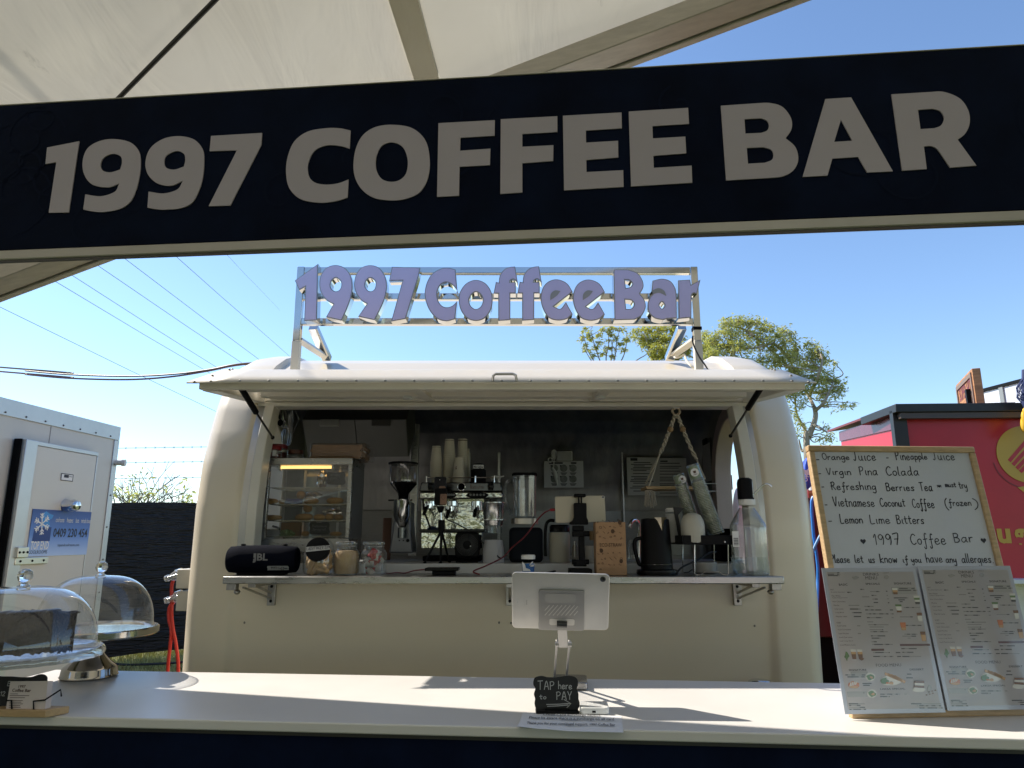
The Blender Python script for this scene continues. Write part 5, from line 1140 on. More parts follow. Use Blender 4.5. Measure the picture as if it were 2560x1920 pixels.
MB().prism(rrect((q[0][0] + q[3][0]) / 2, (q[2][1] + q[3][1]) / 2, (q[1][0] + q[2][0]) / 2, (q[0][1] + q[1][1]) / 2, .006), .0008, .0045, TF).build('back_plate', GRY, sd, bev=.0012)
a, b_ = TP.uv('E', 632, 360), TP.uv('E', 897, 287); MB().prism(rrect(a[0], a[1], b_[0], b_[1], .0095), .0046, .0052, TF).build('pad', mat('stand_pad', (.36,.355,.345), .5, .6), sd)
st = MB()
for k in range(10):
    x0 = 632 + 36 * k - 75; 
    for (xa, ya, xb, yb) in ((x0, 470, x0 + 75, 385),):
        t0 = max(0, (630 - xa) / (xb - xa)); t1 = min(1, (912 - xa) / (xb - xa))
        if t1 - t0 > .1: st.stroke([TP.uv('E', xa + (xb - xa) * t0, ya + (yb - ya) * t0), TP.uv('E', xa + (xb - xa) * t1, ya + (yb - ya) * t1)], (.0024), TF, .0051)
st.build('vent_slot', mat('slot_pale', (.60,.58,.55), .35, .5), sd)
a, b_ = TP.uv('E', 668, 553), TP.uv('E', 886, 503); MB().prism(rrect(a[0], a[1], b_[0], b_[1], .006), .0047, .0053, TF).build('slot', mat('slot_pale'), sd)
h0, h1 = TP.hit('E', 733, 540) + TP.w * .008, TP.hit('E', 820, 545) + TP.w * .008
MB().cyl(h0, h1, .0095, n=18).build('hinge', mat('dark_hinge', (.07,.07,.07), .3, .8), sd)
bz = atZ('E', 800, 1090, ZC); k1, k2 = atY('E', 735, 740, 2.33), atY('E', 845, 742, 2.33)
l0 = (h0 + h1) / 2; l1 = (k1 + k2) / 2 + Vector((0, 0, -.006)); lw_ = (h1 - h0).length * .95
MB().bar(l0, l1, lw_, .006, (0, 1, .0)).build('link_plate', GRY, sd, bev=.001) if False else slab([l0 - Vector((lw_/2,0,0)), l0 + Vector((lw_/2,0,0)), l1 + Vector((lw_/2,0,0)), l1 - Vector((lw_/2,0,0))], .006).build('link_plate', GRY, sd, bev=.001)
for kx, s in ((k1, -1), (k2, 1)):
    f0 = Vector((kx.x, bz.y + .02, ZC + .022)); MB().bar(kx + Vector((0, .004, .012)), f0, .0065, .014, (0, 1, 0)).build('arm', GRY, sd, bev=.001); MB().cyl(kx - Vector((.006, 0, -.004)), kx + Vector((.006, 0, .004)), .008, n=14).build('pivot', GRY, sd)
a, b_ = atZ('E', 700, 1125, ZC), atZ('E', 997, 1125, ZC)
MB().prism(rrect(0, 0, b_.x - a.x, .14, .012), .001, .024, Matrix.Translation((a.x, a.y, ZC)) @ Matrix.Rotation(R(-5), 4, 'Z')).build('base', mat('stand_base', (.30,.295,.29), .25, .85), sd, bev=.004)
# ---- chalk sign
CP0 = atZ('E', 740, 1334, ZC); CP = Plane(CP0 + Vector((0, .022, 0)), (1, -.03, 0), (0, .10, 1)); CFm = CP.frame()
ck = thing('chalk_sign', 'small black scalloped chalk sign pointing to tap and pay', 'sign', CP0)
sl = outline(CP, 'E', '530,1050~ 545,1016~ 600,1002~ 650,1012~ 720,1013~ 820,1000~ 882,1008~ 912,1035~ 915,1080~ 906,1110~ 920,1155~ 921,1200~ 931,1242~ 916,1288~ 875,1304~ 740,1309~ 605,1305~ 556,1288~ 540,1240~ 545,1200~ 535,1158~ 547,1110~ 531,1080~')
CHB = mat('chalkboard', (.010,.010,.011), .6, var=.3, vscale=12)
shape(MB(), [sl], CFm, -.005, 0).build('board', CHB, ck)
a, b_ = CP.uv('E', 600, 1306), CP.uv('E', 870, 1306)
MB().box((CP0.x - .060, CP0.y - .001, ZC + .001), (CP0.x + .060, CP0.y + .045, ZC + .0075)).build('foot', BLACK, ck, bev=.003); MB().box((CP0.x - .034, CP0.y + .012, ZC + .0078), (CP0.x + .034, CP0.y + .019, ZC + .0125)).build('foot_slot', BLACK, ck)
CHALK = mat('chalk', (.42,.42,.42), .9); hw = MB()
for s, x0, x1, yb, yt, sd_ in (('TAP',570,708,1118,1045,1),('here',748,862,1114,1050,2),('to',585,640,1200,1160,3),('PAY',733,860,1205,1135,4)): wtxt(hw, s, CP, CFm, 'E', x0, x1, yb, yt, .0022, .0008, sd_)
for pts in (((645,1248),(745,1246),(850,1238)), ((652,1264),(745,1260),(830,1252)), ((795,1205),(855,1240),(798,1298))): hw.stroke([CP.uv('E', *p) for p in pts], .0022, CFm, .0008)
hw.build('chalk_writing', CHALK, ck)
# ---- card reader and notice
a, b_ = atZ('E', 932, 1338, ZC), atZ('E', 1188, 1342, ZC); wd = (b_ - a).length; rot = math.atan2((b_ - a).y, (b_ - a).x); RM = Matrix.Translation((a.x, a.y, ZC)) @ Matrix.Rotation(rot, 4, 'Z')
cr_ = thing('card_reader', 'white square card reader lying on the counter beside the chalk sign', 'card reader', a)
MB().prism(rrect(0, 0, wd, .082, .012), .001, .019, RM).build('body', mat('reader_white', (.80,.80,.79), .25, coat=.3), cr_, bev=.003)
MB().box((wd * .42, -.0008, .006), (wd * .54, .002, .011), RM).build('usb_port', BLACK, cr_); mk = MB(); mk.prism(rrect(wd * .28, .03, wd * .85, .066, .003), .0192, .0195, RM); mk.build('label', mat('reader_label', (.70,.70,.69), .4), cr_); mk = MB(); mk.prism(rrect(wd * .48, .042, wd * .66, .05, .002), .0196, .0198, RM); mk.build('logo', mat('pale_grey', (.55,.55,.55), .4), cr_)
q = [atZ('E', *p, ZC) for p in ((440,1320),(1292,1352),(1310,1495),(385,1472))]
nt_ = thing('paper_notice', 'printed surcharge notice paper lying at the counter front edge', 'notice', q[3]); pg = MB()
def npt(a, b_):
    p = (q[3] * (1 - a) + q[2] * a) * (1 - b_) + (q[0] * (1 - a) + q[1] * a) * b_
    return p + Vector((0, 0, .0012 + .0035 * max(0, math.sin(a * 5.2 + .6)) * (1 - b_) ** 2 + .006 * (1 - b_) ** 6 * (a < .2) * (1 - a * 5)))
pg.grid(npt, 40, 12); pg.build('sheet', PAPER, nt_)
NF = Plane(q[3] + Vector((0,0,.001)), q[2] - q[3], q[0] - q[3]); nf = NF.frame(); pt = MB()
for s, x0, x1, y in (('Credit Card Surcharge Notice',610,1110,1352),('Please be aware there is a surcharge on all card',490,1225,1382),('purchases.',775,920,1391),('Thank you for your continued support, 1997 Coffee Bar',470,1235,1430),('Team',808,880,1436)):
    a, b_ = NF.uv('E', x0, y + 5), NF.uv('E', x1, y - 5); text(pt, s, nf, a[0], b_[0], a[1] , max(a[1] + .006, b_[1]), .0035, .01)
pt.build('printing', INK, nt_)
# ---- cake stands with glass domes
DOME = clear_mat('dome_glass', (.965,.97,.975), 1.15, .015, .055, 1.5)
KNOB = mat('knob_glass', (.9,.92,.92), .03, 0, trans=1.0)
MET = mat('polished_nickel', (.58,.54,.48), .10, 1, var=.05, vscale=4)
def dome(label, c, z, r, h, kr):
    t = thing('glass_dome', label, 'cake cover', (c.x, c.y, z), 'glass cake domes'); n = 18
    pr = [(r * 1.03, 0), (r * 1.03, .004), (r, .008)] + [(r * math.cos(math.pi / 2 * (k / n) ** 1.0) ** .66 if k < n else 0.004, .008 + (h - .008) * math.sin(math.pi / 2 * k / n)) for k in range(1, n + 1)]
    mb = MB(); mb.lathe(pr, (c.x, c.y, z), 64); mb.f = [f for f in mb.f if len(f) == 4]; mb.build('cover', DOME, t, sharp=80)
    MB().lathe([(.0,-.002),(kr * .9, 0),(kr * .5, kr * .3),(kr * .45, kr * .5),(kr * .8, kr * .75),(kr, kr * 1.35),(kr * .85, kr * 2.0),(kr * .4, kr * 2.35),(0, kr * 2.4)], (c.x, c.y, z + h), 28).build('knob', KNOB, t, sharp=60); return t
c2 = Vector((0, 2.64, ZC)); c2.x = atY('M', 680, 965, 2.64).x; zp2 = atY('M', 735, 615, 2.64).z; r2 = 452 * mpp('M', 732, 600, 2.64)
cs = thing('cake_stand', 'polished metal pedestal cake stand empty under its glass dome', 'cake stand', c2, 'cake stands'); rb2 = 195 * mpp('M', 680, 965, 2.64); hp = zp2 - ZC
MB().lathe([(rb2 * 1.0, .001), (rb2 * 1.04, .006), (rb2 * 1.0, .012), (rb2 * .97, hp * .20), (rb2 * .93, hp * .24), (rb2 * .72, hp * .34), (rb2 * .48, hp * .50), (rb2 * .33, hp * .68), (rb2 * .27, hp * .84), (rb2 * .30, hp * .95), (rb2 * .4, hp - .012)], c2, 56).build('pedestal', MET, cs, sharp=50)
MB().lathe([(0, hp - .0115), (r2 * .96, hp - .010), (r2, hp - .004), (r2 * 1.0, hp + .014), (r2 * .975, hp + .018), (r2 * .95, hp + .010), (0, hp + .010)], c2, 72).build('plate', MET, cs, sharp=50)
dome('large glass dome over the empty metal stand, further from the counter front', c2, zp2 + .019 - .004, 405 * mpp('M', 732, 540, 2.64), atY('M', 732, 178, 2.64).z - zp2 - .015, 43 * mpp('M', 732, 140, 2.64))
c1 = Vector((0, 2.175, ZC)); c1.x = atY('M', 112, 760, 2.175).x; zp1 = atY('M', 112, 790, 2.175).z
cs = thing('cake_stand', 'clear glass cake stand with a scalloped rim holding dark chocolate cake', 'cake stand', c1, 'cake stands'); r1 = 605 * mpp('M', 112, 760, 2.175); hp = zp1 - ZC
GP = clear_mat('plate_glass', (.88,.92,.93), 2.0, .05, .12, 1.5)
m_ = MB(); n = 96
for r, z, sc in ((0, hp - .004, 0), (r1 * .9, hp - .004, 0), (r1, hp - .008, 1), (r1 * 1.01, hp + .004, 1), (r1 * .98, hp + .016, .4), (r1 * .9, hp + .006, 0), (0, hp + .006, 0)):
    for k in range(n): a = 2 * math.pi * k / n; q = r * (1 + .012 * sc * math.cos(24 * a)); m_.v.append(c1 + Vector((q * math.cos(a), q * math.sin(a), z)))
m_.f = [[i*n+k, i*n+(k+1)%n, (i+1)*n+(k+1)%n, (i+1)*n+k] for i in range(6) for k in range(n)]; m_.build('plate', GP, cs, sharp=60)
rbl = 76 * mpp('M', 112, 910, 2.175); MB().lathe([(rbl * 1.6, .001), (rbl * 1.5, .006), (rbl * .5, .012), (rbl * .7, .02)], c1, 32).ell(c1 + Vector((0, 0, min(hp - .012 - rbl, .02 + rbl * .9))), rbl, 28).build('pedestal', mat('mercury_glass', (.6,.6,.6), .08, 1), cs)
zd = zp1 + .0175; dome('glass dome over the chocolate cake at the left edge of the counter', c1, zd, 548 * mpp('M', 112, 690, 2.175), atY('M', 185, 262, 2.175).z - zd, 54 * mpp('M', 185, 220, 2.175))
# wrapped chocolate cake, two cut blocks
CAKE = mat('chocolate_cake', (.024,.013,.008), .6, spec=.15, var=.4, vscale=40, bump=.5, bscale=70)
for i, (xa, xb, yt, y0, dp, lb) in enumerate(((-160, 496, 496, 2.125, .10, 'large block of dark chocolate cake under the front dome'), (503, 672, 512, 2.15, .08, 'smaller block of chocolate cake at the right under the front dome'))):
    A_, B_ = atY('R4', xa, 860, y0), atY('R4', xb, 850, y0); zt_c = atY('R4', 300, yt, y0).z; zb_c = zp1 + .0115
    ck_ = thing('chocolate_cake', lb, 'cake', ((A_.x + B_.x) / 2, y0, zb_c), 'cake under the front dome')
    rv_d = Vector((B_.x, B_.y, 0)).normalized(); ru_d = Vector((rv_d.y, -rv_d.x, 0)); wl = (B_ - A_).dot(ru_d); CM = Matrix(((ru_d.x, rv_d.x, 0, B_.x), (ru_d.y, rv_d.y, 0, B_.y), (0, 0, 1, 0), (0, 0, 0, 1)))
    lb_m = MB(); rq_ = random.Random(31 + i)
    def face_(f0, fu, fv, nu, nv): lb_m.grid(lambda a, b: CM @ Vector([f0[q] + fu[q] * a + fv[q] * b + rq_.uniform(-.004, .004) - (.010 * (abs(2*b-1) > .85)) * (1 if q == 1 else 0) * (-1) for q in range(3)]), nu, nv)
    hgt = zt_c - zb_c; face_((-wl, 0, zb_c), (wl, 0, 0), (0, 0, hgt), 26, 9); face_((0, 0, zb_c), (0, dp, 0), (0, 0, hgt), 12, 9); face_((-wl, 0, zb_c), (0, dp, 0), (0, 0, hgt), 12, 9); face_((-wl, 0, zt_c), (wl, 0, 0), (0, dp, 0), 26, 12); face_((-wl, dp, zb_c), (wl, 0, 0), (0, 0, hgt), 26, 9)
    lb_m.build('sponge', CAKE, ck_, sharp=60)
    ic = MB(); rr = random.Random(i)
    for k in range(9): ic.ell(CM @ Vector((-wl * (k + .5) / 9, dp * .45, zt_c + .001)), (wl / 16, dp * .36, .003 + .005 * rr.random()), 10)
    ic.build('icing', mat('dark_icing', (.015,.009,.007), .3), ck_)
# ---- business card holder and the price sign behind it
FR = atZ('R4', 420, 1492, ZC); FLp = atZ('R4', 0, 1484, ZC); BRp = atZ('R4', 570, 1447, ZC); hu = (FR - FLp).normalized(); hv = Vector((-hu.y, hu.x, 0)); dep = max(.05, (BRp - FR).dot(hv)); 
HM = Matrix(((hu.x, hv.x, 0, FR.x), (hu.y, hv.y, 0, FR.y), (0, 0, 1, ZC), (0, 0, 0, 1)))
ch_ = thing('card_holder', 'small bamboo card holder with black wire arms on the counter corner', 'card holder', FR); hh = 70 * mpp('R4', 300, 1450, FR.y)
MB().prism([(-.16, 0), (0, 0), (.03, dep), (-.16, dep)], .001, hh, HM).build('wooden_base', mat('bamboo', (.50,.33,.17), .45, var=.15, vscale=10, stretch=(2,9,9)), ch_, bev=.002)
HP = Plane(HM @ Vector((0, dep * .22, hh)), hu, (0, .18, 1)); HPF = HP.frame()
def hp_(x, y): return HP.uv('R4', x, y)
wr = MB()
for pts in (((72,1412),(122,1412),(118,1322),(70,1325)), ((327,1418),(325,1330),(430,1320),(545,1222),(515,1285))):
    wr.tube([HPF @ Vector((*hp_(x, y), .004 if i < 2 or len(pts) == 4 else .004 - .016 * (i - 2))) for i, (x, y) in enumerate(pts)], .0022, 6)
wr.build('wire_arm', BLACK, ch_)
cd = thing('business_cards', 'stack of pale coffee bar business cards in the bamboo holder', 'card', HP.hit('R4', 240, 1405)); q = [hp_(*p) for p in ((55,1408),(425,1405),(450,1140),(98,1143))]
MB().prism(q, -.022, 0, HPF).build('card_stack', mat('card_pink', (.66,.56,.53), .55), cd)
kp = MB(); 
for s, x0, x1, yb, yt, b in (('1997',172,246,1205,1178,.02),('Coffee Bar',112,297,1242,1215,.02)): ptxt(kp, s, HP, HPF, 'R4', x0, x1, yb, yt, .0006, b)
for x0, x1, y in ((100,170,1262),(95,275,1278),(95,235,1298),(95,215,1325),(90,200,1340),(90,215,1356),(88,190,1372),(86,195,1388)): kp.stroke([hp_(x0, y), hp_(x1, y)], .0014, HPF, .0006)
kp.build('printing', mat('brown_ink', (.09,.045,.03), .5), cd)
PPs = Plane(HM @ Vector((0, dep * .75, hh)), hu, (0, .12, 1)); pf_ = PPs.frame(); bs = thing('price_sign', 'black scalloped chalk price sign behind the business cards', 'sign', PPs.hit('R4', 200, 1400))
sl = outline(PPs, 'R4', '-150,1410 425,1405 430,1200~ 437,1110~ 412,1082~ 370,1077~ 300,1100~ 200,1105~ 100,1098~ 0,1096~ -60,1082~ -120,1090~ -150,1150~')
shape(MB(), [sl], pf_, -.005, 0).build('board', CHB, bs); hw = MB()
for s, x0, x1, yb, yt, sd_ in (('B',72,105,1185,1145,1),('$12',-30,45,1280,1238,3)): wtxt(hw, s, PPs, pf_, 'R4', x0, x1, yb, yt, .0018, .0008, sd_)
hw.build('chalk_writing', CHALK, bs)
# ================================================================ what stands in and on the trailer
ZB = 1.405
GLOSSB = mat('gloss_black', (.005,.005,.006), .25, spec=.2)
JARG = clear_mat('jar_glass', (.93,.95,.95), 1.6, .03, .05)
def turn(cr, cx, prof, Y, z0=None, n=28, sq=None):
    """turned shape: (half width, y) pairs read in a crop, standing at depth Y; returns builder, centre, base height"""
    ys = [p[1] for p in prof]; zz = [atY(cr, cx, y, Y).z for y in ys]; s = mpp(cr, cx, sum(ys) / len(ys), Y); c = atY(cr, cx, sum(ys) / len(ys), Y)
    d = 0 if z0 is None else z0 - min(zz)
    return MB().lathe([(r * s, z + d) for (r, _), z in zip(prof, zz)], (c.x, Y, 0), n, sq=sq), Vector((c.x, Y, min(zz) + d))
def boxpx(cr, x0, y0, x1, y1, Y, dp, z0=None):
    a, b_ = atY(cr, x0, y1, Y), atY(cr, x1, y0, Y); d = 0 if z0 is None else z0 - a.z
    return (a.x, Y, a.z + d), (b_.x, Y + dp, b_.z + d)
def single(mb, name, m, label, cat, o, group=None, **k):
    return tag(mb.build(name, m, origin=o, **k), label, cat, group)
def lathex(mb, prof, o, M, n=36): return mb.lathe(prof, o, n, M)
# ---- loudspeaker on the left shelf
Y = 3.27; s = mpp('A', 430, 1310, Y); c = atY('A', 430, 1312, Y); rr_ = 152 * s; c.z = ZS + rr_ + .004; hl_ = 372 * s
sp_ = thing('loudspeaker', 'black barrel loudspeaker with silver letters at the left end of the shelf', 'speaker', (c.x, Y, ZS)); RX = Matrix.Rotation(R(90), 4, 'Y')
MB().lathe([(0,-hl_*.93),(rr_*.72,-hl_*.92),(rr_*.80,-hl_),(rr_*.9,-hl_*.96),(rr_*.98,-hl_*.6),(rr_,0),(rr_*.98,hl_*.6),(rr_*.9,hl_*.96),(rr_*.80,hl_),(rr_*.72,hl_*.92),(0,hl_*.93)], c, 44, RX).build('body', mat('speaker_fabric', (.0045,.0055,.012), .9, bump=.3, bscale=500, spec=.06), sp_, sharp=50)
MB().box((c.x - hl_ * .7, Y - .03, ZS + .0005), (c.x + hl_ * .7, Y + .03, ZS + .012)).build('foot', BLACK, sp_, bev=.004)
for k in (-.62, .62): MB().box((c.x + k * hl_ - .008, Y - .012, c.z + rr_ * .96), (c.x + k * hl_ + .008, Y + .012, c.z + rr_ * 1.10)).build('strap_lug', BLACK, sp_, bev=.003)
FP = upright(Y - rr_ - .0015); ff = FP.frame(); lt = MB(); bs_ = [FP.uv('S1', x, 0)[0] for x in (218, 420)]; v0, v1 = FP.uv('S1', 300, 592)[1], FP.uv('S1', 300, 462)[1]
text(lt, 'JBL', ff, bs_[0], bs_[1], v0, v1, 0, .03); u = FP.uv('S1', 200, 500)[0]; wd = FP.uv('S1', 212, 500)[0] - FP.uv('S1', 187, 500)[0]
lt.prism([(u - wd/2, v1 - .018), (u + wd/2, v1 - .018), (u + wd/2, v1), (u - wd/2, v1)], 0, .0008, ff); lt.prism([(u - wd/2, v1 - .034), (u + wd/2, v1 - .034), (u + wd/2, v1 - .023), (u - wd/2, v1 - .023)], 0, .0008, ff)
lt.build('lettering', mat('silver_letter', (.20,.20,.21), .5, .2), sp_)
tc_ = Vector((FP.hit('S1', 512, 690).x, Y, c.z)); an = R(-34); nT = Vector((0, -math.cos(an), math.sin(an))); TPn = Plane(tc_ + nT * (rr_ + .0012), (1, 0, 0), (0, -nT.z * -1 if False else math.sin(-an) * -1 if False else -math.sin(an) * -1, math.cos(an))); TPn = Plane(tc_ + nT * (rr_ + .0012), (1, 0, 0), Vector((1,0,0)).cross(Vector((0,0,0)) - nT) * 1.0 if False else nT.cross(Vector((1,0,0))))
tf = TPn.frame(); L_ = 150 * mpp('S1', 512, 690, Y)
MB().prism([(-L_, -.011), (-L_ + .004, -.004), (-L_ + .001, .003), (-L_ + .004, .011), (L_ - .004, .0115), (L_, .003), (L_ - .003, -.004), (L_ - .001, -.010)], 0, .0006, tf).build('name_tape', mat('masking_tape', (.50,.50,.50), .6), sp_)
hw = MB(); write(hw, '1997', tf, -L_ * .62, -.004, -L_ * .12, .011, .0019, .0011); write(hw, 'Coffee', tf, L_ * .0, -.004, L_ * .86, .011, .0019, .0011, 0, .2, 4); hw.build('handwriting', INK, sp_)
# ---- glass jars on the left shelf
Y = 3.27
jt = thing('cookie_jar', 'squat glass jar with a tilted black lid full of sponge finger biscuits', 'jar', (atY('A', 1042, 1300, Y).x, Y, ZS), 'jars on the left shelf')
mb, o = turn('A', 1042, [(0,1474),(120,1474),(150,1462),(166,1420),(168,1330),(160,1240),(135,1150),(100,1095),(70,1085)], Y, ZS + .001, 36, 2.6); mb.f = [f for f in mb.f if len(f) == 4]; mb.build('glass', JARG, jt, sharp=70)
lc = atY('A', 1025, 1195, Y - .055); rl = 130 * mpp('A', 1025, 1195, Y - .055); ln = Vector((-.05, -1, .28)).normalized(); lm = ln.to_track_quat('Z', 'Y').to_matrix().to_4x4()
lid = MB().lathe([(0,-.012),(rl*.92,-.012),(rl,-.010),(rl,.010),(rl*.96,.014),(rl*.3,.016),(0,.016)], lc, 40, lm).build('lid', mat('lid_black', (.007,.007,.008), .55, spec=.12), jt)
LPp = Plane(lc + ln * .0172, (1, -.05, .0), (0, .28, 1)); lf = LPp.frame(); MB().prism([LPp.uv('A', *q) for q in ((895,1168),(1155,1148),(1158,1195),(893,1222))], 0, .0006, lf).build('lid_label', mat('masking_tape'), lid)
hw = MB(); wtxt(hw, 'LADY', LPp, lf, 'A', 902, 975, 1202, 1170, .0016, .001, 2); wtxt(hw, 'FINGER', LPp, lf, 'A', 985, 1085, 1194, 1162, .0016, .001, 3); wtxt(hw, '12/09', LPp, lf, 'A', 1097, 1150, 1188, 1155, .0014, .001, 5); hw.build('lid_writing', INK, lid)
rg = random.Random(4); BIS = mat('sponge_finger', (.52,.33,.16), .75, var=.25, vscale=18, bump=.2, bscale=60)
def biscuit(p, d, L, r):
    m = d.to_track_quat('Z', 'Y').to_matrix().to_4x4(); pr = [(0, -L)] + [(r * math.sin(math.pi * k / 8), -L + r - r * math.cos(math.pi * k / 8)) for k in range(1, 5)] + [(r * math.sin(math.pi * k / 8), L - r - r * math.cos(math.pi * k / 8)) for k in range(4, 8)] + [(0, L)]
    return MB().lathe(pr, p, 14, m)
for (x, y, ang, yy) in ((930,1400,70,-.075),(980,1420,60,-.08),(1060,1380,-20,-.085),(1080,1430,-12,-.085),(1130,1340,70,-.07),(1150,1260,80,-.06),(930,1330,60,-.07),(1000,1330,-60,-.06),(1180,1330,85,-.045),(1030,1440,20,-.06),(905,1290,75,-.04),(1130,1420,30,-.05),(1080,1300,5,-.05),(970,1260,20,-.03),(1100,1200,60,-.02)):
    p = atY('A', 1042 + (x - 1042) * .80, 1300 + (y - 1300) * .92, Y + yy * .52); a = R(ang); biscuit(p, Vector((math.cos(a), .25 * math.sin(x), math.sin(a))).normalized(), .034, .0115).build('biscuit', BIS, jt)
for cx, cr, fill, lb in ((1338, 'A', 'tan', 'ribbed clip jar full of fine tan crumbs'), (1635, 'A', 'pack', 'ribbed clip jar of red and white packets')):
    x0 = atY(cr, cx, 1300, Y).x; t = thing('clip_jar', lb, 'jar', (x0, Y, ZS), 'jars on the left shelf'); y1 = 1466
    mb, o = turn(cr, cx, [(0,y1),(118,y1),(134,y1-10),(138,y1-40),(137,1240),(120,1200),(104,1185),(106,1150),(100,1148)], Y, ZS + .001, 64)
    n = 64
    for i, v in enumerate(mb.v):
        if i // n in (3, 4): k = i % n; d = Vector((v.x - x0, v.y - Y, 0)); q = 1 + .016 * math.cos(k * math.pi); v.x = x0 + d.x * q; v.y = Y + d.y * q
    mb.f = [f for f in mb.f if len(f) == 4]; mb.build('glass', JARG, t, sharp=20)
    mb, o = turn(cr, cx, [(98,1146),(116,1142),(118,1130),(112,1112),(60,1104),(0,1102)], Y, None, 40); mb.build('lid', clear_mat('lid_glass', (.85,.88,.88), 2.2, .05, .12), t)
    w_ = MB(); s = mpp(cr, cx, 1160, Y); zc_ = atY(cr, cx, 1158, Y).z
    w_.tube([Vector((x0 + 108*s*math.cos(a), Y + 108*s*math.sin(a), zc_)) for a in [k * math.pi / 16 for k in range(32)]], .0012, 5, closed=True)
    w_.tube([atY(cr, cx + dx, yy, Y - .085 * .75) for dx, yy in ((40,1125),(40,1165),(88,1160),(88,1118))], .0013, 5); w_.build('clip_wire', CHROME, t)
    s = mpp(cr, cx, 1350, Y)
    if fill == 'tan':
        mb, o = turn(cr, cx, [(0,y1-8),(122,y1-8),(130,1430),(130,1250),(112,1212),(60,1208),(0,1222)], Y, ZS + .006, 64); mb.build('crumbs', mat('tan_crumbs', (.46,.30,.15), .9, bump=.4, bscale=200, var=.1), t)
    else:
        for k in range(16):
            a = rg.uniform(0, 6.28); p = atY(cr, cx, 1235 + 13 * k, Y) + Vector((.030 * math.cos(a) * (1 if k % 2 else .5), -.030 * abs(math.sin(a)), 0)); m_ = Matrix.Translation(p) @ Matrix.Rotation(rg.uniform(-1.2, 1.2), 4, 'Y') @ Matrix.Rotation(rg.uniform(-.4, .4), 4, 'Z')
            MB().grid(lambda a_, b_, m_=m_: m_ @ Vector((-.022 + .044 * a_, .004 * math.sin(a_ * 5), -.014 + .028 * b_)), 6, 2).build('packet', (mat('packet_red', (.36,.012,.03), .45), mat('packet_white', (.42,.40,.40), .5))[k % 2], t, solid=.004)
# ---- small things on the shelf
g = boxpx('B', 668, 1408, 1020, 1440, 3.22, .12, ZS + .018); t = thing('card_terminal', 'flat black device raised on a little stand on the left shelf', 'device', (g[0][0], 3.25, ZS))
MB().box(*g).build('body', GLOSSB, t, bev=.004); g2 = boxpx('B', 745, 1440, 985, 1485, 3.24, .08, ZS + .001); MB().box(g2[0], (g2[1][0], g2[1][1], g[0][2] - .0005)).build('stand', BLACK, t, bev=.003)
RC = mat('dark_red_cable', (.16,.008,.014), .45)
P = [atY('B', x, y, yy) for x, y, yy in ((668,1426,3.24),(560,1438,3.25),(470,1462,3.3),(380,1458,3.33),(300,1466,3.36),(250,1462,3.38))]; single(MB().tube(spl3(P, 6), .0028, 6), 'charging_cable', RC, 'dark red cable from the flat black device towards the packet jar', 'cable', P[0])
P = [atY('C', x, y, yy) for x, y, yy in ((495,803,3.34),(440,806,3.34),(360,850,3.36),(270,950,3.4),(150,1110,3.42),(0,1240,3.44))] + [atY('B', x, y, yy) for x, y, yy in ((1480,1300,3.42),(1300,1390,3.3),(1175,1445,3.22),(1240,1478,3.2))]
t = thing('charging_cable', 'red charging cable from the mounted tablet down to the left shelf', 'cable', P[0]); MB().tube(spl3(P, 6), .0032, 6).build('cord', RC, t); MB().cyl(P[0], P[1], .0065, n=10).build('plug', mat('red_plug', (.32,.01,.025), .4), t)
P = [atY('B', x, y, yy) for x, y, yy in ((870,850,3.6),(900,905,3.62),(1000,950,3.64),(1150,1035,3.64),(1280,1150,3.62),(1380,1200,3.6),(1430,1290,3.57),(1470,1310,3.56))]; single(MB().tube(spl3(P, 6), .003, 6), 'black_cable', BLK_RUB, 'thin black cable dangling from the phone holder across the fan', 'cable', P[0])
mb, o = turn('C', 187, [(0,1512),(62,1512),(66,1505),(72,1385),(74,1375),(0,1374)], 3.22, ZS + .001, 30); t = thing('gum_tub', 'small white and blue lidded tub on the shelf beside the tablet', 'tub', o); mb.build('tub', WHITE, t)
s = mpp('C', 187, 1440, 3.22); MB().lathe([(67.5*s, o.z + 28*s), (74.5*s, o.z + 132*s)], (o.x, 3.22, 0), 30).build('blue_label', mat('tub_blue', (.02,.12,.36), .4), t)
mb, _ = turn('C', 187, [(70,1373),(80,1372),(82,1335),(72,1322),(0,1322)], 3.22, None, 30); mb.build('lid', WHITE, t)
UPl = upright(3.22 - 75 * s); lb = MB(); lb.prism([UPl.uv('C', *q) for q in ((118,1400),(125,1510),(215,1512),(205,1490),(160,1475),(148,1430))][::-1], 0, .0006, UPl.frame()); [lb.stroke([UPl.uv('C', *q) for q in pts], .004, UPl.frame(), .001) for pts in (((205,1440),(225,1415),(240,1405)), ((212,1455),(232,1440),(250,1445),(255,1425)), ((205,1440),(215,1455),(245,1452)))]; lb.build('white_print', PAPER, t)
g = boxpx('C', 380, 1500, 535, 1525, 3.2, .03, ZS + .001); mb = MB().box(*g); mb.bar(Vector((g[0][0] - .01, 3.21, ZS + .006)), Vector((g[1][0] - .012, 3.23, g[1][2] + .008)), .02, .007); single(mb, 'black_clip', BLACK, 'small black gadget lying on the shelf beside the white and blue tub', 'gadget', g[0], bev=.002)
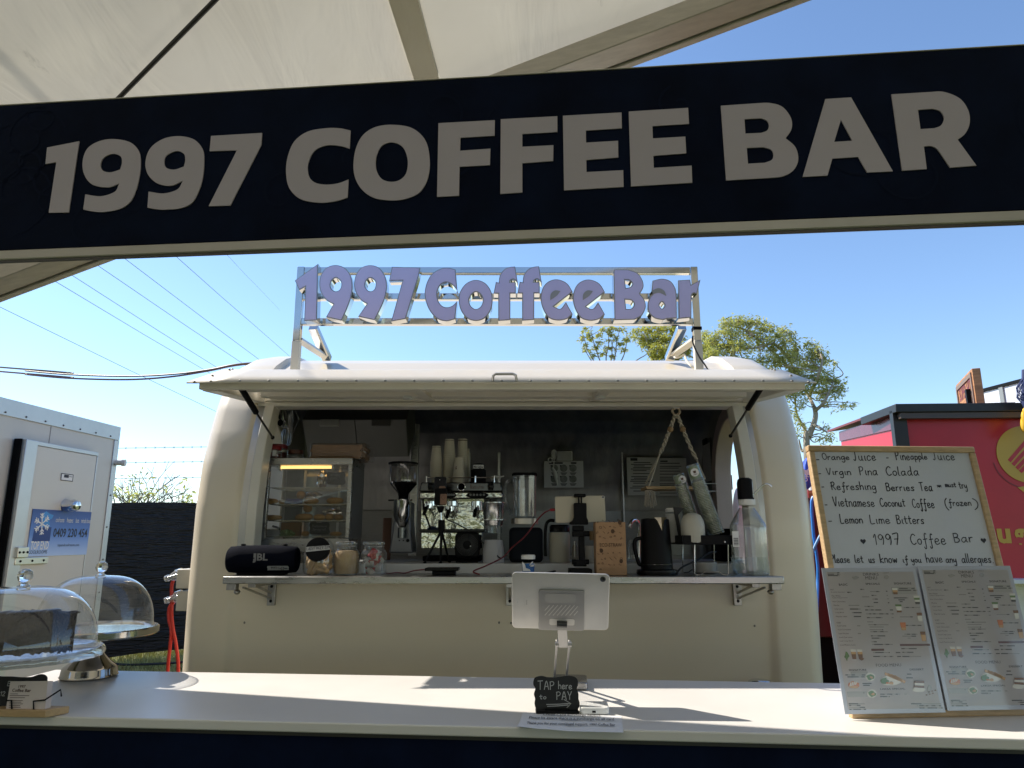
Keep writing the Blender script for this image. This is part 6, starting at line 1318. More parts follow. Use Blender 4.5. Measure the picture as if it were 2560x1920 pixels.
# ---- second tablet in its black holder
ht = thing('tablet_holder', 'black adjustable tablet mount standing on the right shelf', 'stand', (atY('C', 790, 1500, 3.27).x, 3.27, ZS)); Y = 3.27
def bx(name, x0, y0, x1, y1, yy, dp, parent, m=BLACK, z0=None, bev=.004): return MB().box(*boxpx('C', x0, y0, x1, y1, yy, dp, z0)).build(name, m, parent, bev=bev)
bx('base', 668, 1455, 925, 1526, 3.22, .12, ht, z0=ZS + .001); bx('foot_block', 715, 1385, 860, 1458, 3.25, .06, ht); bx('post', 775, 1060, 835, 1390, 3.26, .035, ht); bx('joint', 700, 1050, 835, 1115, 3.245, .05, ht); bx('joint', 700, 985, 830, 1048, 3.255, .04, ht)
for x in (690, 845): a = atY('C', x, 1405, 3.255); MB().cyl(a, a + Vector((.016, 0, 0)), .011, n=14).build('knob', BLACK, ht)
a = atY('C', 835, 1080, 3.26); MB().cyl(a, a + Vector((.022, 0, .0)), .012, n=16).build('knob', BLACK, ht)
pl_ = upright(3.275); pf2 = pl_.frame(); MB().prism([pl_.uv('C', *q) for q in ((715,725),(860,725),(862,890),(880,930),(880,975),(665,975),(665,948),(700,930),(715,890))][::-1], -.03, 0, pf2).build('clamp_body', BLACK, ht, bev=.004)
for x in (770, 800): bx('clamp_rod', x - 8, 650, x + 8, 735, 3.285, .008, ht, bev=.001)
bx('clamp_jaw', 718, 618, 853, 655, 3.27, .05, ht)
tb2 = thing('tablet', 'dull gold tablet clamped in the black mount inside the hatch', 'tablet', atY('C', 790, 950, 3.318)); pl3 = upright(3.318); pf3 = pl3.frame()
q = [pl3.uv('C', *p) for p in ((498,652),(1074,636),(1070,945),(500,958))]; cxu = sum(p[0] for p in q) / 4; cvu = sum(p[1] for p in q) / 4; w2 = (q[1][0] - q[0][0]) / 2; h2 = (q[0][1] - q[3][1]) / 2
MB().prism(rrect(-w2, -h2, w2, h2, .010), -.007, 0, pf3 @ Matrix.Translation((cxu, cvu, 0)) @ Matrix.Rotation(R(1.4), 4, 'Z')).build('body', mat('gold_tablet', (.46,.40,.31), .38, .5), tb2, bev=.0015)
u, v = pl3.uv('C', 1048, 658); MB().lathe([(.0065,0),(.0065,.0015),(0,.0015)], pf3 @ Vector((u, v, 0)), 18, pf3.to_3x3().to_4x4()).build('camera_ring', mat('pale_grey'), tb2); MB().lathe([(.004,.0016),(.004,.0019),(0,.0019)], pf3 @ Vector((u, v, 0)), 16, pf3.to_3x3().to_4x4()).build('lens', mat('lens_black'), tb2)
# ---- carton of straws
g = boxpx('C', 975, 908, 1305, 1520, 3.20, .09, ZS + .001); t = thing('straw_carton', 'tall brown straw carton printed with small drawings on the right shelf', 'box', (g[0][0], 3.24, ZS)); KR = mat('kraft_board', (.36,.215,.115), .8, var=.08, vscale=30)
MB().box(*g).build('carton', KR, t, bev=.0015); UPc = upright(3.1985); uf = UPc.frame(); pr = MB(); ptxt(pr, 'ECO-STRAW', UPc, uf, 'C', 1012, 1266, 1230, 1188, .0006, .008); rr = random.Random(8)
BI = mat('brown_doodle', (.085,.045,.022), .8)
for i in range(46):
    x, y = 1000 + 58 * (i % 5) + rr.uniform(-16, 16) + (i // 5 % 2) * 20, 935 + 62 * (i // 5) + rr.uniform(-12, 12)
    if 1165 < y < 1250 or x > 1285: continue
    k = rr.choice('cloxs'); q = rr.uniform(8, 17)
    if k == 'c': pts = [(x + q * math.cos(a), y + q * math.sin(a)) for a in [j * .7 for j in range(10)]]
    elif k == 'l': pts = [(x - q, y + q), (x, y - q), (x + q * .6, y), (x - q, y + q)]
    elif k == 'o': pts = [(x - q, y), (x - q * .4, y - q), (x + q * .5, y - q * .7), (x + q, y), (x - q, y)]
    elif k == 'x': pts = [(x - q, y - q), (x + q, y + q)]
    else: pts = [(x - q, y), (x - q * .3, y - q * .6), (x + q * .3, y + q * .6), (x + q, y)]
    pr.stroke([UPc.uv('C', *p) for p in pts], .0018, uf, .0004)
for cx, cy in ((1160,1052),(1030,1275),(1242,950),(1258,1395)): pr.prism([UPc.uv('C', cx + 26 * math.cos(a) * .8, cy + 26 * math.sin(a)) for a in [-k * .57 for k in range(11)]], .0002, .0005, uf)
pr.build('printing', BI, t)
# ---- kettle
mb, o = turn('D', 345, [(0,1352),(172,1352),(170,1330),(162,1100),(152,830),(148,815),(120,806),(0,804)], 3.27, ZS + .026, 40); t = thing('kettle', 'matt black electric kettle with a chrome spout on its base', 'kettle', (o.x, 3.27, ZS)); KB = mat('kettle_black', (.005,.005,.006), .42, rvar=.05, vscale=40, spec=.14); mb.build('body', KB, t)
s = mpp('D', 345, 1100, 3.27); x0 = o.x
MB().lathe([(0,ZS+.001),(215*s,ZS+.001),(222*s,ZS+.006),(218*s,ZS+.021),(180*s,ZS+.025),(0,ZS+.025)], (x0, 3.27, 0), 40).build('power_base', GLOSSB, t)
MB().lathe([(172*s, ZS+.045),(172.8*s, ZS+.045),(172.8*s, ZS+.047),(172*s,ZS+.047)], (x0, 3.27, 0), 40).build('seam_ring', mat('lens_black'), t)
spm = MB(); a = atY('D', 330, 843, 3.27 - 140*s); b_ = atY('D', 466, 843, 3.27 - 100*s); c3 = atY('D', 415, 995, 3.27 - 150*s); m0 = atY('D', 405, 843, 3.27 - 196*s); spm.v = [a, m0, b_, c3, atY('D', 398, 845, 3.27 - 90*s)]; spm.f = [[0,1,3],[1,2,3],[0,4,1],[1,4,2]]; spm.build('spout', mat('kettle_chrome', (.62,.55,.42), .12, 1), t)
MB().tube(spl3([Vector((x0 - 150*s, 3.27, ZS + .16)), Vector((x0 - 225*s, 3.27, ZS + .150)), Vector((x0 - 232*s, 3.27, ZS + .11)), Vector((x0 - 195*s, 3.27, ZS + .05)), Vector((x0 - 168*s, 3.27, ZS + .045))], 6), .009, 10).build('handle', KB, t)
P = spl3([Vector((x0 + 215*s, 3.27, ZS + .008)), atY('D', 640, 1385, 3.30), atY('D', 800, 1310, 3.38), atY('D', 930, 1235, 3.45), atY('D', 1005, 1225, 3.50)], 6); single(MB().tube(P, .0045, 8), 'power_cable', BLK_RUB, 'black cord curving from the kettle base under the tray', 'cable', P[0])
# ---- black tray on wire legs with clear cups and bottles
t = thing('raised_tray', 'black tray on thin wire legs carrying cups at the right end of shelf', 'tray', (atY('D', 950, 1440, 3.22).x, 3.3, ZS)); a, b_ = atY('D', 500, 1130, 3.20), atY('D', 1195, 1050, 3.20); zt_r = atY('D', 950, 1040, 3.20).z
TZ = zt_r - .040
MB().box((a.x + .06, 3.20, TZ), (b_.x, 3.42, TZ + .008)).build('tray_floor', BLACK, t, bev=.002); tw = MB(); tw.box((a.x + .06, 3.192, TZ), (b_.x, 3.1995, zt_r)); tw.box((a.x + .06, 3.4205, TZ), (b_.x, 3.428, zt_r)); tw.box((b_.x + .0005, 3.192, TZ), (b_.x + .008, 3.428, zt_r)); tw.box((a.x + .052, 3.192, TZ), (a.x + .0595, 3.428, zt_r)); tw.build('tray_rim', BLACK, t, bev=.002)
WS = mat('wire_steel', (.55,.55,.55), .2, 1)
for yy, xa in ((3.198, 0), (3.42, .0)):
    P = [atY('D', x, y, 3.198) for x, y in ((770,1110),(770,1425),(790,1440),(840,1435),(872,1407),(1040,1407),(1075,1435),(1120,1440),(1138,1425),(1135,1110))]; dz = ZS + .002 - min(p.z for p in P); P = [Vector((p.x, yy, p.z + (dz if p.z < ZS + .07 else 0))) for p in P]; MB().tube(P, .0025, 8).build('wire_leg', WS, t)
for x in (803, 1102): MB().ell(atY('D', x, 1112, 3.1905), (.004, .002, .004), 10).build('rivet', CHROME, t)
CUPG = clear_mat('clear_cup', (.88,.91,.88), 1.8, .06, .12, 1.45, (.6,.62,.55)); SLV = mat('green_sleeve', (.20,.26,.13), .5)
def cupstack(label, p0, p1, r0, r1, n, sleeve, sticker, Yd):
    A_, B_ = p0, p1; d = (B_ - A_); L_ = d.length; d.normalize(); M_ = d.to_track_quat('Z', 'Y').to_matrix().to_4x4(); t = thing('cup_stack', label, 'cups', A_, 'clear cup stacks'); pr = []
    for k in range(n): z = L_ * .80 * k / n; r = r0 + (r1 - r0) * k / n; pr += [(r, z), (r * 1.055, z + L_ * .80 / n * .45), (r * 1.0, z + L_ * .80 / n * .55)]
    mb = MB().lathe(pr, A_, 28, M_); mb.f = [f for f in mb.f if len(f) == 4]; mb.build('cups', CUPG, t, sharp=30)
    mb = MB().lathe([(r1, L_ * .78), (r1 * .93, L_), (r1 * .88, L_), (0, L_ * .995)], A_, 28, M_); mb.build('top_cup', CUPG, t)
    MB().lathe([q_ for k in range(n) for q_ in ((r0 * .86 + (r1 - r0) * k / n, L_ * (.03 + .74 * k / n)), (r0 * .97 + (r1 - r0) * k / n, L_ * (.03 + .74 * (k + .5) / n)))], A_, 24, M_).build('nested_cups', mat('nested_cup_haze', (.34,.35,.28), .45, var=.45, vscale=22), t); MB().lathe([(r1 * .93, L_ * .80), (r1 * .885, L_ * .97)], A_, 28, M_).build('sleeve', SLV, t)
    if sticker:
        q = A_ + d * (L_ * .885); n_ = (CAM - q); n_ = (n_ - d * n_.dot(d)).normalized(); SPn = Plane(q + n_ * r1 * .99 + Vector((1, 0, 0)) * r1 * sticker[0], n_.cross(d) * -1, d); sf = SPn.frame(); r = r1 * .62
        MB().prism([(r * math.cos(k * math.pi / 14), r * math.sin(k * math.pi / 14)) for k in range(28)], 0, .0006, sf).build('sticker', PAPER, t); s2 = MB(); text(s2, '1997', sf, -r * .5, r * .5, -r * .7, -r * .38, .001, .02); s2.prism([(-r*.3, -r*.2), (r*.3, -r*.2), (r*.36, r*.4), (-r*.36, r*.4)], .0008, .0011, sf); s2.build('sticker_print', mat('brown_ink'), t)
Yc = 3.31
cupstack('taller leaning stack of clear cups with a green sleeve on the black tray', atY('D', 1010, 1030, Yc), atY('D', 742, 268, Yc), 88 * mpp('D', 900, 700, Yc), 72 * mpp('D', 760, 400, Yc) , 34, 1, (.0,), Yc)
Yc = 3.36
cupstack('shorter leaning stack of clear cups with a green sleeve on the black tray', atY('D', 735, 860, Yc), atY('D', 590, 375, Yc), 78 * mpp('D', 700, 700, Yc), 66 * mpp('D', 600, 420, Yc), 20, 1, (.45,), Yc)
mb, o = turn('D', 745, [(0,1040),(122,1040),(128,1030),(128,860),(118,800),(90,745),(50,725),(0,722)], 3.24, TZ + .009, 32); single(mb, 'white_canister', mat('cream_canister', (.45,.44,.38), .45), 'rounded cream canister at the front of the black tray', 'canister', o)
mb, o = turn('D', 535, [(0,1100),(72,1100),(76,1090),(80,800),(82,790)], 3.36, TZ + .009, 28); t = thing('white_tub', 'white lidded tub at the back left of the black tray', 'tub', o); mb.build('tub', mat('tub_white', (.48,.48,.45), .45), t); mb, _ = turn('D', 535, [(80,788),(86,786),(86,760),(70,742),(0,740)], 3.36, None, 28); mb.build('lid', WHITE, t)
g = boxpx('D', 548, 730, 600, 1100, 3.30, .06); MB_ = MB().prism([upright(3.3).uv('D', *q) for q in ((545,728),(660,738),(590,820),(640,1050),(605,1060))][::-1], -.02, 0, upright(3.3).frame()); single(MB_, 'black_strainer', mat('perforated_black', (.012,.012,.012), .5), 'black perforated strainer standing between the tub and canister', 'strainer', atY('D', 620, 1050, 3.3))
mb, o = turn('D', 872, [(0,1283),(105,1283),(125,1270),(134,1200),(134,1165),(128,1162),(0,1180)], 3.40, ZS + .001, 30); single(mb, 'white_bowl', mat('bowl_white', (.5,.49,.46), .35), 'white bowl standing under the black tray', 'bowl', o)
# ---- water bottle with pump
Yb = 3.27; mb, o = turn('D', 1365, [(0,1438),(165,1438),(178,1425),(182,1380),(178,1340),(183,1300),(178,1260),(184,1210),(178,1160),(184,1110),(179,1070),(184,1020),(179,980),(184,930),(178,895),(150,840),(110,770),(82,725),(78,712)], Yb, ZS + .001, 40, 3.0); t = thing('water_bottle', 'big clear water bottle with a black and white pump on top', 'bottle', (o.x, Yb, ZS)); mb.f = [f for f in mb.f if len(f) == 4]; mb.build('bottle', clear_mat('pet_plastic', (.90,.93,.95), 2.4, .10, .10, 1.45, (.55,.58,.6)), t, sharp=60)
mb, _ = turn('D', 1365, [(0,1430),(160,1430),(176,1380),(176,1250),(0,1250)], Yb, ZS + .006, 40, 3.0); mb.build('water', clear_mat('water_surface', (.88,.92,.94), 1.2, .02, .04), t)
mb, _ = turn('D', 1340, [(0,712),(88,712),(90,700),(90,655),(86,650),(0,650)], Yb, None, 30); mb.build('pump_collar', WHITE, t)
mb, _ = turn('D', 1320, [(0,648),(80,648),(80,470),(70,430),(45,414),(0,410)], Yb, None, 30, 3.0); mb.build('pump_head', BLACK, t); g = boxpx('D', 1378, 440, 1412, 648, Yb - .03, .06); MB().box(*g).build('pump_side', WHITE, t, bev=.01)
P = spl3([atY('D', x, y, Yb) for x, y in ((1405,605),(1450,560),(1510,498),(1545,482),(1585,488),(1612,510))], 6); MB().tube(P, .0042, 10).build('spout', CHROME, t)
g = boxpx('D', 1190, 995, 1248, 1165, Yb - .105, .001); MB().box((g[0][0], g[0][1], g[0][2]), (g[1][0], g[1][1], g[1][2])).build('bottle_label', PAPER, t); bc = MB()
for k in range(9): bc.box((g[0][0] + .004, g[0][1] - .0006, g[0][2] + .006 + k * .0036), (g[1][0] - .003, g[0][1] - .0001, g[0][2] + .0072 + k * .0036 + (k % 3) * .0006))
bc.build('barcode', INK, t)
# ================================================================ on the bench
# ---- pie warmer
Yw = 3.60; a, b_ = atY('A', 330, 1392, Yw), atY('A', 1405, 196, Yw); wx0, wx1, wz0, wz1 = -1.245, b_.x, ZB + .001, b_.z; wd2 = .30
pw_ = thing('pie_warmer', 'steel pie warmer with glass front and lit tube full of rolls', 'pie warmer', ((wx0 + wx1) / 2, Yw, ZB)); fz = atY('A', 900, 1075, Yw).z; fr_ = MB(); t1, t2 = .046, .020
fr_.box((wx0, Yw, wz1 - .034), (wx1, Yw + wd2, wz1)); fr_.box((wx0, Yw, wz0), (wx1, Yw + wd2, fz)); fr_.box((wx1 - t2, Yw, fz + .0005), (wx1, Yw + .03, wz1 - .0345)); fr_.box((wx0, Yw, fz + .0005), (wx0 + t2, Yw + .03, wz1 - .0345)); fr_.build('casing', STEELH, pw_, bev=.002)
MB().box((wx1 - .012, Yw + .031, fz + .001), (wx1, Yw + wd2, wz1 - .035)).build('side_panel', mat('warmer_side', (.22,.22,.23), .4, .5, var=.1), pw_)
MB().box((wx0 + t2, Yw + .006, fz + .001), (wx1 - t2, Yw + .009, wz1 - .035)).build('front_glass', clear_mat('warmer_glass', (.95,.96,.96), .8, .02), pw_); bg_ = MB(); bz0 = fz + .001
for x in (wx0 + .01, wx0 + .12, wx1 - .13, wx1 - .03): bg_.box((x - .006, Yw + wd2 - .012, bz0), (x + .006, Yw + wd2, wz1 - .035))
bg_.build('rear_door_frame', ALU, pw_); MB().box((wx0 + .02, Yw + wd2 - .006, bz0), (wx1 - .013, Yw + wd2 - .003, wz1 - .036)).build('rear_glass', clear_mat('warmer_glass'), pw_)
sz = []
for y in (520, 700, 880, 1055):
    z = atY('A', 850, y, Yw + .02).z; sz.append(z); sh = MB()
    for k in range(7): sh.bar((wx0 + .02, Yw + .02 + k * .042, z), (wx1 - .013, Yw + .02 + k * .042, z), .0022, .0022)
    for k in range(22): x = wx0 + .03 + (wx1 - wx0 - .05) * k / 21; sh.bar((x, Yw + .018, z - .002), (x, Yw + wd2 - .02, z - .002), .002, .002, (1,0,0) if False else (0,0,1))
    sh.build('wire_shelf', mat('shelf_chrome', (.40,.36,.29), .25, 1), pw_)
A_, B_ = atY('A', 612, 300, Yw + .07), atY('A', 1195, 298, Yw + .07); MB().cyl(A_, B_, 15 * mpp('A', 900, 300, Yw + .07), n=16).build('lamp_tube', mat('warm_tube', (1, .75, .35), .4, emit=(1.0, .58, .18), estr=1.15), pw_)
for p in (A_, B_): MB().box((p.x - .006, p.y - .014, p.z - .016), (p.x + .006, p.y + .014, p.z + .03)).build('lamp_holder', WHITE, pw_)
ROLL = mat('baked_roll', (.42,.24,.09), .65, var=.3, vscale=16, bump=.25, bscale=40)
def roll(x0, x1, y0, y1, Yr, lb, shelf, m=ROLL, cr='A', tp=2.4):
    A_, B_ = atY(cr, x0, y1, Yr), atY(cr, x1, y0, Yr); z = sz[shelf] + .0025; hh = (B_.z - A_.z) / 2; hl = (B_.x - A_.x) / 2; n = 12
    mb = MB().lathe([(hh * max(0, 1 - abs(-1 + 2 * k / n) ** tp) ** .42, hl * (-1 + 2 * k / n)) for k in range(n + 1)], (A_.x + hl, Yr, z + hh), 18, Matrix.Rotation(R(90), 4, 'Y')); return single(mb, 'baked_roll', m, lb, 'roll', (A_.x + hl, Yr, z), 'rolls in the pie warmer')
for i, (x0, x1, y0, y1, sh, nm) in enumerate(((385,600,620,682,1,'first roll from the left on the middle shelf of the pie warmer'),(595,670,628,682,1,'short roll next to the blue packet in the pie warmer'),(865,1040,615,686,1,'pale roll right of the blue packet in the pie warmer'),(1115,1310,612,684,1,'roll at the right end of the middle pie warmer shelf'),
    (415,640,805,866,2,'roll at the left end of the third pie warmer shelf'),(770,980,790,866,2,'dark sausage roll in the middle of the third pie warmer shelf'),(975,1110,800,866,2,'pinkish roll right of centre on the third shelf'),(1100,1205,790,864,2,'golden roll second from the right on the third shelf'),(1195,1305,795,862,2,'golden roll at the right end of the third shelf'),(1150,1290,1000,1050,3,'long roll behind the lower chalk tag in the pie warmer'),(840,935,995,1050,3,'roll left of the lower chalk tag in the pie warmer'))):
    roll(x0, x1, y0, y1, Yw + .07 + .02 * (i % 3), lb=nm, shelf=sh)
for x, y, lb in ((840,600,'bread knob rising behind the blue packet'),(915,745,'upright bun end behind the sausage roll on the third shelf')):
    c = atY('A', x, y, Yw + .16); single(MB().ell(c, (.024, .024, .022), 16), 'bun', ROLL, lb, 'bun', c)
c = atY('A', 745, 655, Yw + .06); single(MB().box((c.x - .04, c.y, sz[1] + .003), (c.x + .04, c.y + .06, sz[1] + .030)), 'blue_packet', mat('packet_blue', (.03,.045,.22), .5), 'dark blue packet between rolls in the pie warmer', 'packet', c, bev=.01)
rg = random.Random(6)
def crumple(name, label, cr, x, y, Yr, r, m):
    c = atY(cr, x, y, Yr); mb = MB().ell(c, r, 20); 
    for v in mb.v: d = v - c; q = 1 + rg.uniform(-.28, .28); v.x, v.y, v.z = c.x + d.x * q, c.y + d.y * q, c.z + d.z * q
    return single(mb, name, m, label, 'wrapper', c, sharp=5)
FOIL = mat('foil', (.7,.66,.6), .22, 1)
crumple('foil_wrap', 'crumpled foil beside the upper chalk tag in the pie warmer', 'A', 1075, 430, Yw + .10, (.026, .03, .040), FOIL); crumple('foil_wrap', 'foil glinting behind the middle row of rolls', 'A', 960, 605, Yw + .19, (.05, .03, .016), FOIL); crumple('foil_wrap', 'foil behind the right rolls on the third shelf', 'A', 1180, 780, Yw + .19, (.05, .03, .012), FOIL)
crumple('salad_leaf', 'green salad garnish at the bottom of the pie warmer', 'A', 685, 1022, Yw + .05, (.036, .03, .018), mat('salad_green', (.13,.19,.07), .6))
for (x0, y0, x1, y1, txt, lb) in ((1120,348,1325,487,(('crispy',1165,1265,390,362),('pork',1160,1235,428,398)),'upper black chalk tag in the pie warmer'),(930,895,1152,1030,(('Vietnamese',965,1120,950,925),('Spring roll',968,1110,985,962)),'lower black chalk tag in the pie warmer')):
    pl_ = upright(Yw + .03); ol = outline(pl_, 'A', f'{x0},{y0+30}~ {x0+20},{y0}~ {(x0+x1)/2},{y0+8}~ {x1-20},{y0}~ {x1},{y0+30}~ {x1-8},{(y0+y1)/2}~ {x1},{y1-25}~ {x1-25},{y1}~ {x0+25},{y1}~ {x0},{y1-25}~ {x0+8},{(y0+y1)/2}~')
    t = thing('chalk_tag', lb, 'sign', pl_.hit('A', (x0 + x1) / 2, y1), 'chalk tags in the pie warmer'); shape(MB(), [ol], pl_.frame(), -.004, 0).build('board', CHB, t); hw = MB()
    for s_, a, b_, c, d in txt: wtxt(hw, s_, pl_, pl_.frame(), 'A', a, b_, c, d, .0016, .0008)
    hw.build('chalk_writing', mat('faint_chalk', (.16,.16,.16), .9), t)
g = boxpx('A', 612, 900, 838, 1055, Yw + .2, .03); single(MB().box((g[0][0], g[0][1], sz[3] + .003), g[1]), 'cake_box', KR, 'plain brown box at the back of the pie warmer bottom shelf', 'box', g[0], bev=.003)
# ---- things on top of the warmer
RJ = mat('jar_red_lid', (.20,.008,.012), .4)
for cx, hw_, yt, yb, dy, lm_, fillm, lb in ((590,105,14,190,.16,RJ,mat('jar_dark_red', (.10,.012,.016), .5),'taller red lidded jar at the back on top of the pie warmer'),(548,78,52,190,.06,RJ,mat('jar_dark_red'),'shorter red lidded jar in front on top of the pie warmer'),(785,80,85,190,.10,mat('jar_brown_lid', (.10,.035,.02), .5),mat('jar_mixed', (.09,.03,.02), .5, var=.6, vscale=30),'low brown lidded jar right of the red ones on the pie warmer')):
    Yj = Yw + dy; mb, o = turn('A', cx, [(0,yb),(hw_*.92,yb),(hw_,yb-10),(hw_,yt+62),(hw_*.88,yt+48),(hw_*.88,yt+42)], Yj, wz1 + .001, 30); t = thing('lidded_jar', lb, 'jar', o, 'jars on the pie warmer'); mb.f = [f for f in mb.f if len(f) == 4]; mb.build('glass', JARG, t)
    mb, _ = turn('A', cx, [(0,yb-5),(hw_*.86,yb-5),(hw_*.9,yb-20),(hw_*.88,yt+85),(0,yt+80)], Yj, wz1 + .004, 24); mb.build('contents', fillm, t); mb, _ = turn('A', cx, [(hw_*.9,yt+44),(hw_*1.02,yt+42),(hw_*1.02,yt+8),(hw_*.94,yt),(0,yt)], Yj, None, 30); mb.v = [v + Vector((0,0,o.z - atY('A', cx, yb, Yj).z)) for v in mb.v]; mb.build('lid', lm_, t)
    if fillm.name == 'jar_dark_red': s = mpp('A', cx, 140, Yj); MB().box((o.x + hw_ * s * .1, Yj - hw_ * s - .001, o.z + .012), (o.x + hw_ * s * .55, Yj - hw_ * s * .8, o.z + .042)).build('jar_label', PAPER, t)
g = boxpx('S4', 690, 545, 1320, 720, Yw + .04, .22, wz1 + .002); c = Vector(((g[0][0] + g[1][0]) / 2, (g[0][1] + g[1][1]) / 2, g[0][2])); hx, hy, hz_ = (g[1][0] - g[0][0]) / 2, .11, g[1][2] - g[0][2]; t = thing('bag_pack', 'film wrapped pack of brown paper bags lying on the pie warmer', 'pack', c); mb = MB()
for k in range(6): dx = rg.uniform(-.006, .006); z0 = g[0][2] + hz_ * k / 6; mb.box((g[0][0] + dx, g[0][1] + rg.uniform(0, .006), z0 + .0004), (g[1][0] + dx, g[1][1], z0 + hz_ / 6 - .0006))
mb.build('paper_bags', mat('bag_brown', (.24,.13,.06), .75, var=.15, vscale=20), t); fm = MB().box((g[0][0] - .006, g[0][1] - .006, g[0][2]), (g[1][0] + .03, g[1][1] + .006, g[1][2] + .008)); o_ = fm.build('film_wrap', clear_mat('crinkled_film', (.95,.93,.91), .9, .2, .02), t, bev=.012)
# ---- utensils hanging by the left end window
hk = MB(); P0 = atY('S4', 350, 60, 4.05); rk = thing('wire_rack', 'chrome wire rack hanging near the left end window', 'rack', P0)
for k in range(8): hk.tube([atY('S4', 360 + 16 * k, 90, 4.05), atY('S4', 420 + 8 * k if k < 7 else 540, 420 - 24 * k * (k > 5), 4.15)], .0022, 6)
hk.tube([atY('S4', 350, 95, 4.05), atY('S4', 470, 95, 4.05), atY('S4', 540, 238, 4.12), atY('S4', 470, 400, 4.15), atY('S4', 430, 425, 4.15)], .003, 6); hk.build('wires', WS, rk); MB().bar((P0.x - .02, 4.03, P0.z + .012), (P0.x + .16, 4.03, P0.z + .012), .02, .012).build('hanging_rail', STEEL, rk)
wk = MB(); c = atY('S4', 385, 460, 4.0); 
for k in range(8):
    a = k * math.pi / 8; wk.tube([c + Vector((.030 * math.sin(t) * math.cos(a), .030 * math.sin(t) * math.sin(a), .058 * math.cos(t))) for t in [j * math.pi / 8 for j in range(-8, 9)]], .0011, 5)
wk.cyl(c + Vector((0,0,.056)), c + Vector((-.012, 0, .19)), .006, n=8); single(wk, 'whisk', WS, 'balloon whisk hanging in front of the left end window', 'whisk', c)
for k, (x, yb) in enumerate(((300, 330), (262, 220), (345, 350))):
    p, q = atY('S4', x - 20, 110, 3.98 + .03 * k), atY('S4', x + 12, yb, 4.0 + .03 * k); single(MB().cyl(p, p + (q - p) * .6, .006, n=8).ell(p + (q - p) * .8, (.016, .006, (q - p).length * .2), 12), 'hanging_utensil', BLACK if k < 2 else WS, ('black handled utensil hanging nearest the window jamb', 'black utensil hanging beside the left window', 'steel ladle hanging beside the whisk')[k], 'utensil', p)
# ---- grinder
Yg = 3.85; t = thing('coffee_grinder', 'tall grey coffee grinder with a dark bean hopper', 'coffee grinder', (atY('B', 440, 1250, Yg).x, Yg, ZB)); GB = mat('grinder_grey', (.22,.22,.24), .32, .6)
mb, _ = turn('B', 450, [(150,335),(142,345),(140,520),(128,535)], Yg, None, 32); mb.f = [f for f in mb.f if len(f) == 4]; mb.build('hopper', clear_mat('smoked_hopper', (.62,.60,.60), 1.8, .04, .04), t)
mb, _ = turn('B', 450, [(152,338),(154,322),(140,315),(0,314)], Yg, None, 32); mb.build('hopper_lid', BLACK, t); mb, _ = turn('B', 450, [(134,522),(138,540),(56,640),(52,700),(0,700)], Yg, None, 30); mb.build('hopper_cone', GLOSSB, t); mb, _ = turn('B', 450, [(0,505),(128,522),(60,600)], Yg, None, 24); mb.build('beans', mat('coffee_beans', (.03,.016,.009), .4, bump=.6, bscale=120), t)
mb, _ = turn('B', 436, [(96,702),(92,716),(90,870),(40,985),(0,988)], Yg - .06, None, 36); mb.build('doser', mat('doser_steel', (.55,.55,.54), .10, 1), t); mb, _ = turn('B', 432, [(42,992),(42,1100),(0,1102)], Yg - .07, None, 24); mb.build('dosing_cup', mat('dark_steel', (.2,.2,.2), .25, 1), t)
pl_ = upright(Yg - .02); MB().prism([pl_.uv('B', *q) for q in ((350,720),(528,720),(520,905),(540,1180),(548,1255),(300,1255),(312,1180),(352,905))][::-1], -.16, 0, pl_.frame()).build('body', GB, t, bev=.008); dt = MB()
for x in (408, 450): dt.cyl(atY('B', x, 1125, Yg - .0205), atY('B', x, 1125, Yg - .024), .004, n=10)
dt.build('switch', BLACK, t); mb = MB().cyl(atY('B', 495, 1125, Yg - .03), atY('B', 495, 1125, Yg - .02), .009, n=16); mb.build('dial', BLACK, t); MB().bar(atY('B', 295, 708, Yg - .06), atY('B', 540, 705, Yg - .06), .02, .007).build('lever', BLACK, t)
single(MB().box(*boxpx('B', 225, 820, 330, 1258, 4.05, .015, ZB + .001), ), 'chopping_board', mat('dark_board_wood', (.12,.055,.03), .6), 'dark wooden board standing behind the grinder', 'board', atY('B', 280, 1250, 4.05), bev=.004)
# ---- espresso machine
Ym = 3.88; t = thing('espresso_machine', 'polished two group espresso machine behind the fan', 'espresso machine', (atY('B', 1045, 1215, Ym).x, Ym, ZB)); MIR = mat('mirror_steel', (.38,.38,.34), .10, 1, var=.12, vscale=9, bump=.22, bscale=14)
def mbx(name, x0, y0, x1, y1, yy, dp, m, bev=.004, z0=None): return MB().box(*boxpx('B', x0, y0, x1, y1, yy, dp, z0)).build(name, m, t, bev=bev)
pl_ = upright(Ym - .09); MB().prism([pl_.uv('B', *q) for q in ((635,522),(1462,522),(1480,618),(612,618))][::-1], -.42, 0, pl_.frame()).build('upper_casing', mat('dark_mirror', (.10,.10,.10), .16, 1, var=.2, vscale=4), t, bev=.006)
pl_ = upright(Ym - .12); MB().prism([pl_.uv('B', *q) for q in ((618,620),(1480,618),(1486,690),(608,700))][::-1], -.30, 0, pl_.frame()).build('control_band', MIR, t, bev=.008)
mbx('back_panel', 628, 702, 1290, 1010, Ym + .05, .02, MIR, .002); mbx('drip_tray', 612, 1012, 1292, 1036, Ym - .10, .22, mat('tray_dark', (.06,.06,.06), .3, .8)); mbx('lower_panel', 628, 1038, 1270, 1210, Ym - .04, .3, MIR); mbx('foot_bar', 650, 1210, 1250, 1262, Ym + .0, .25, BLACKM, z0=ZB + .001)
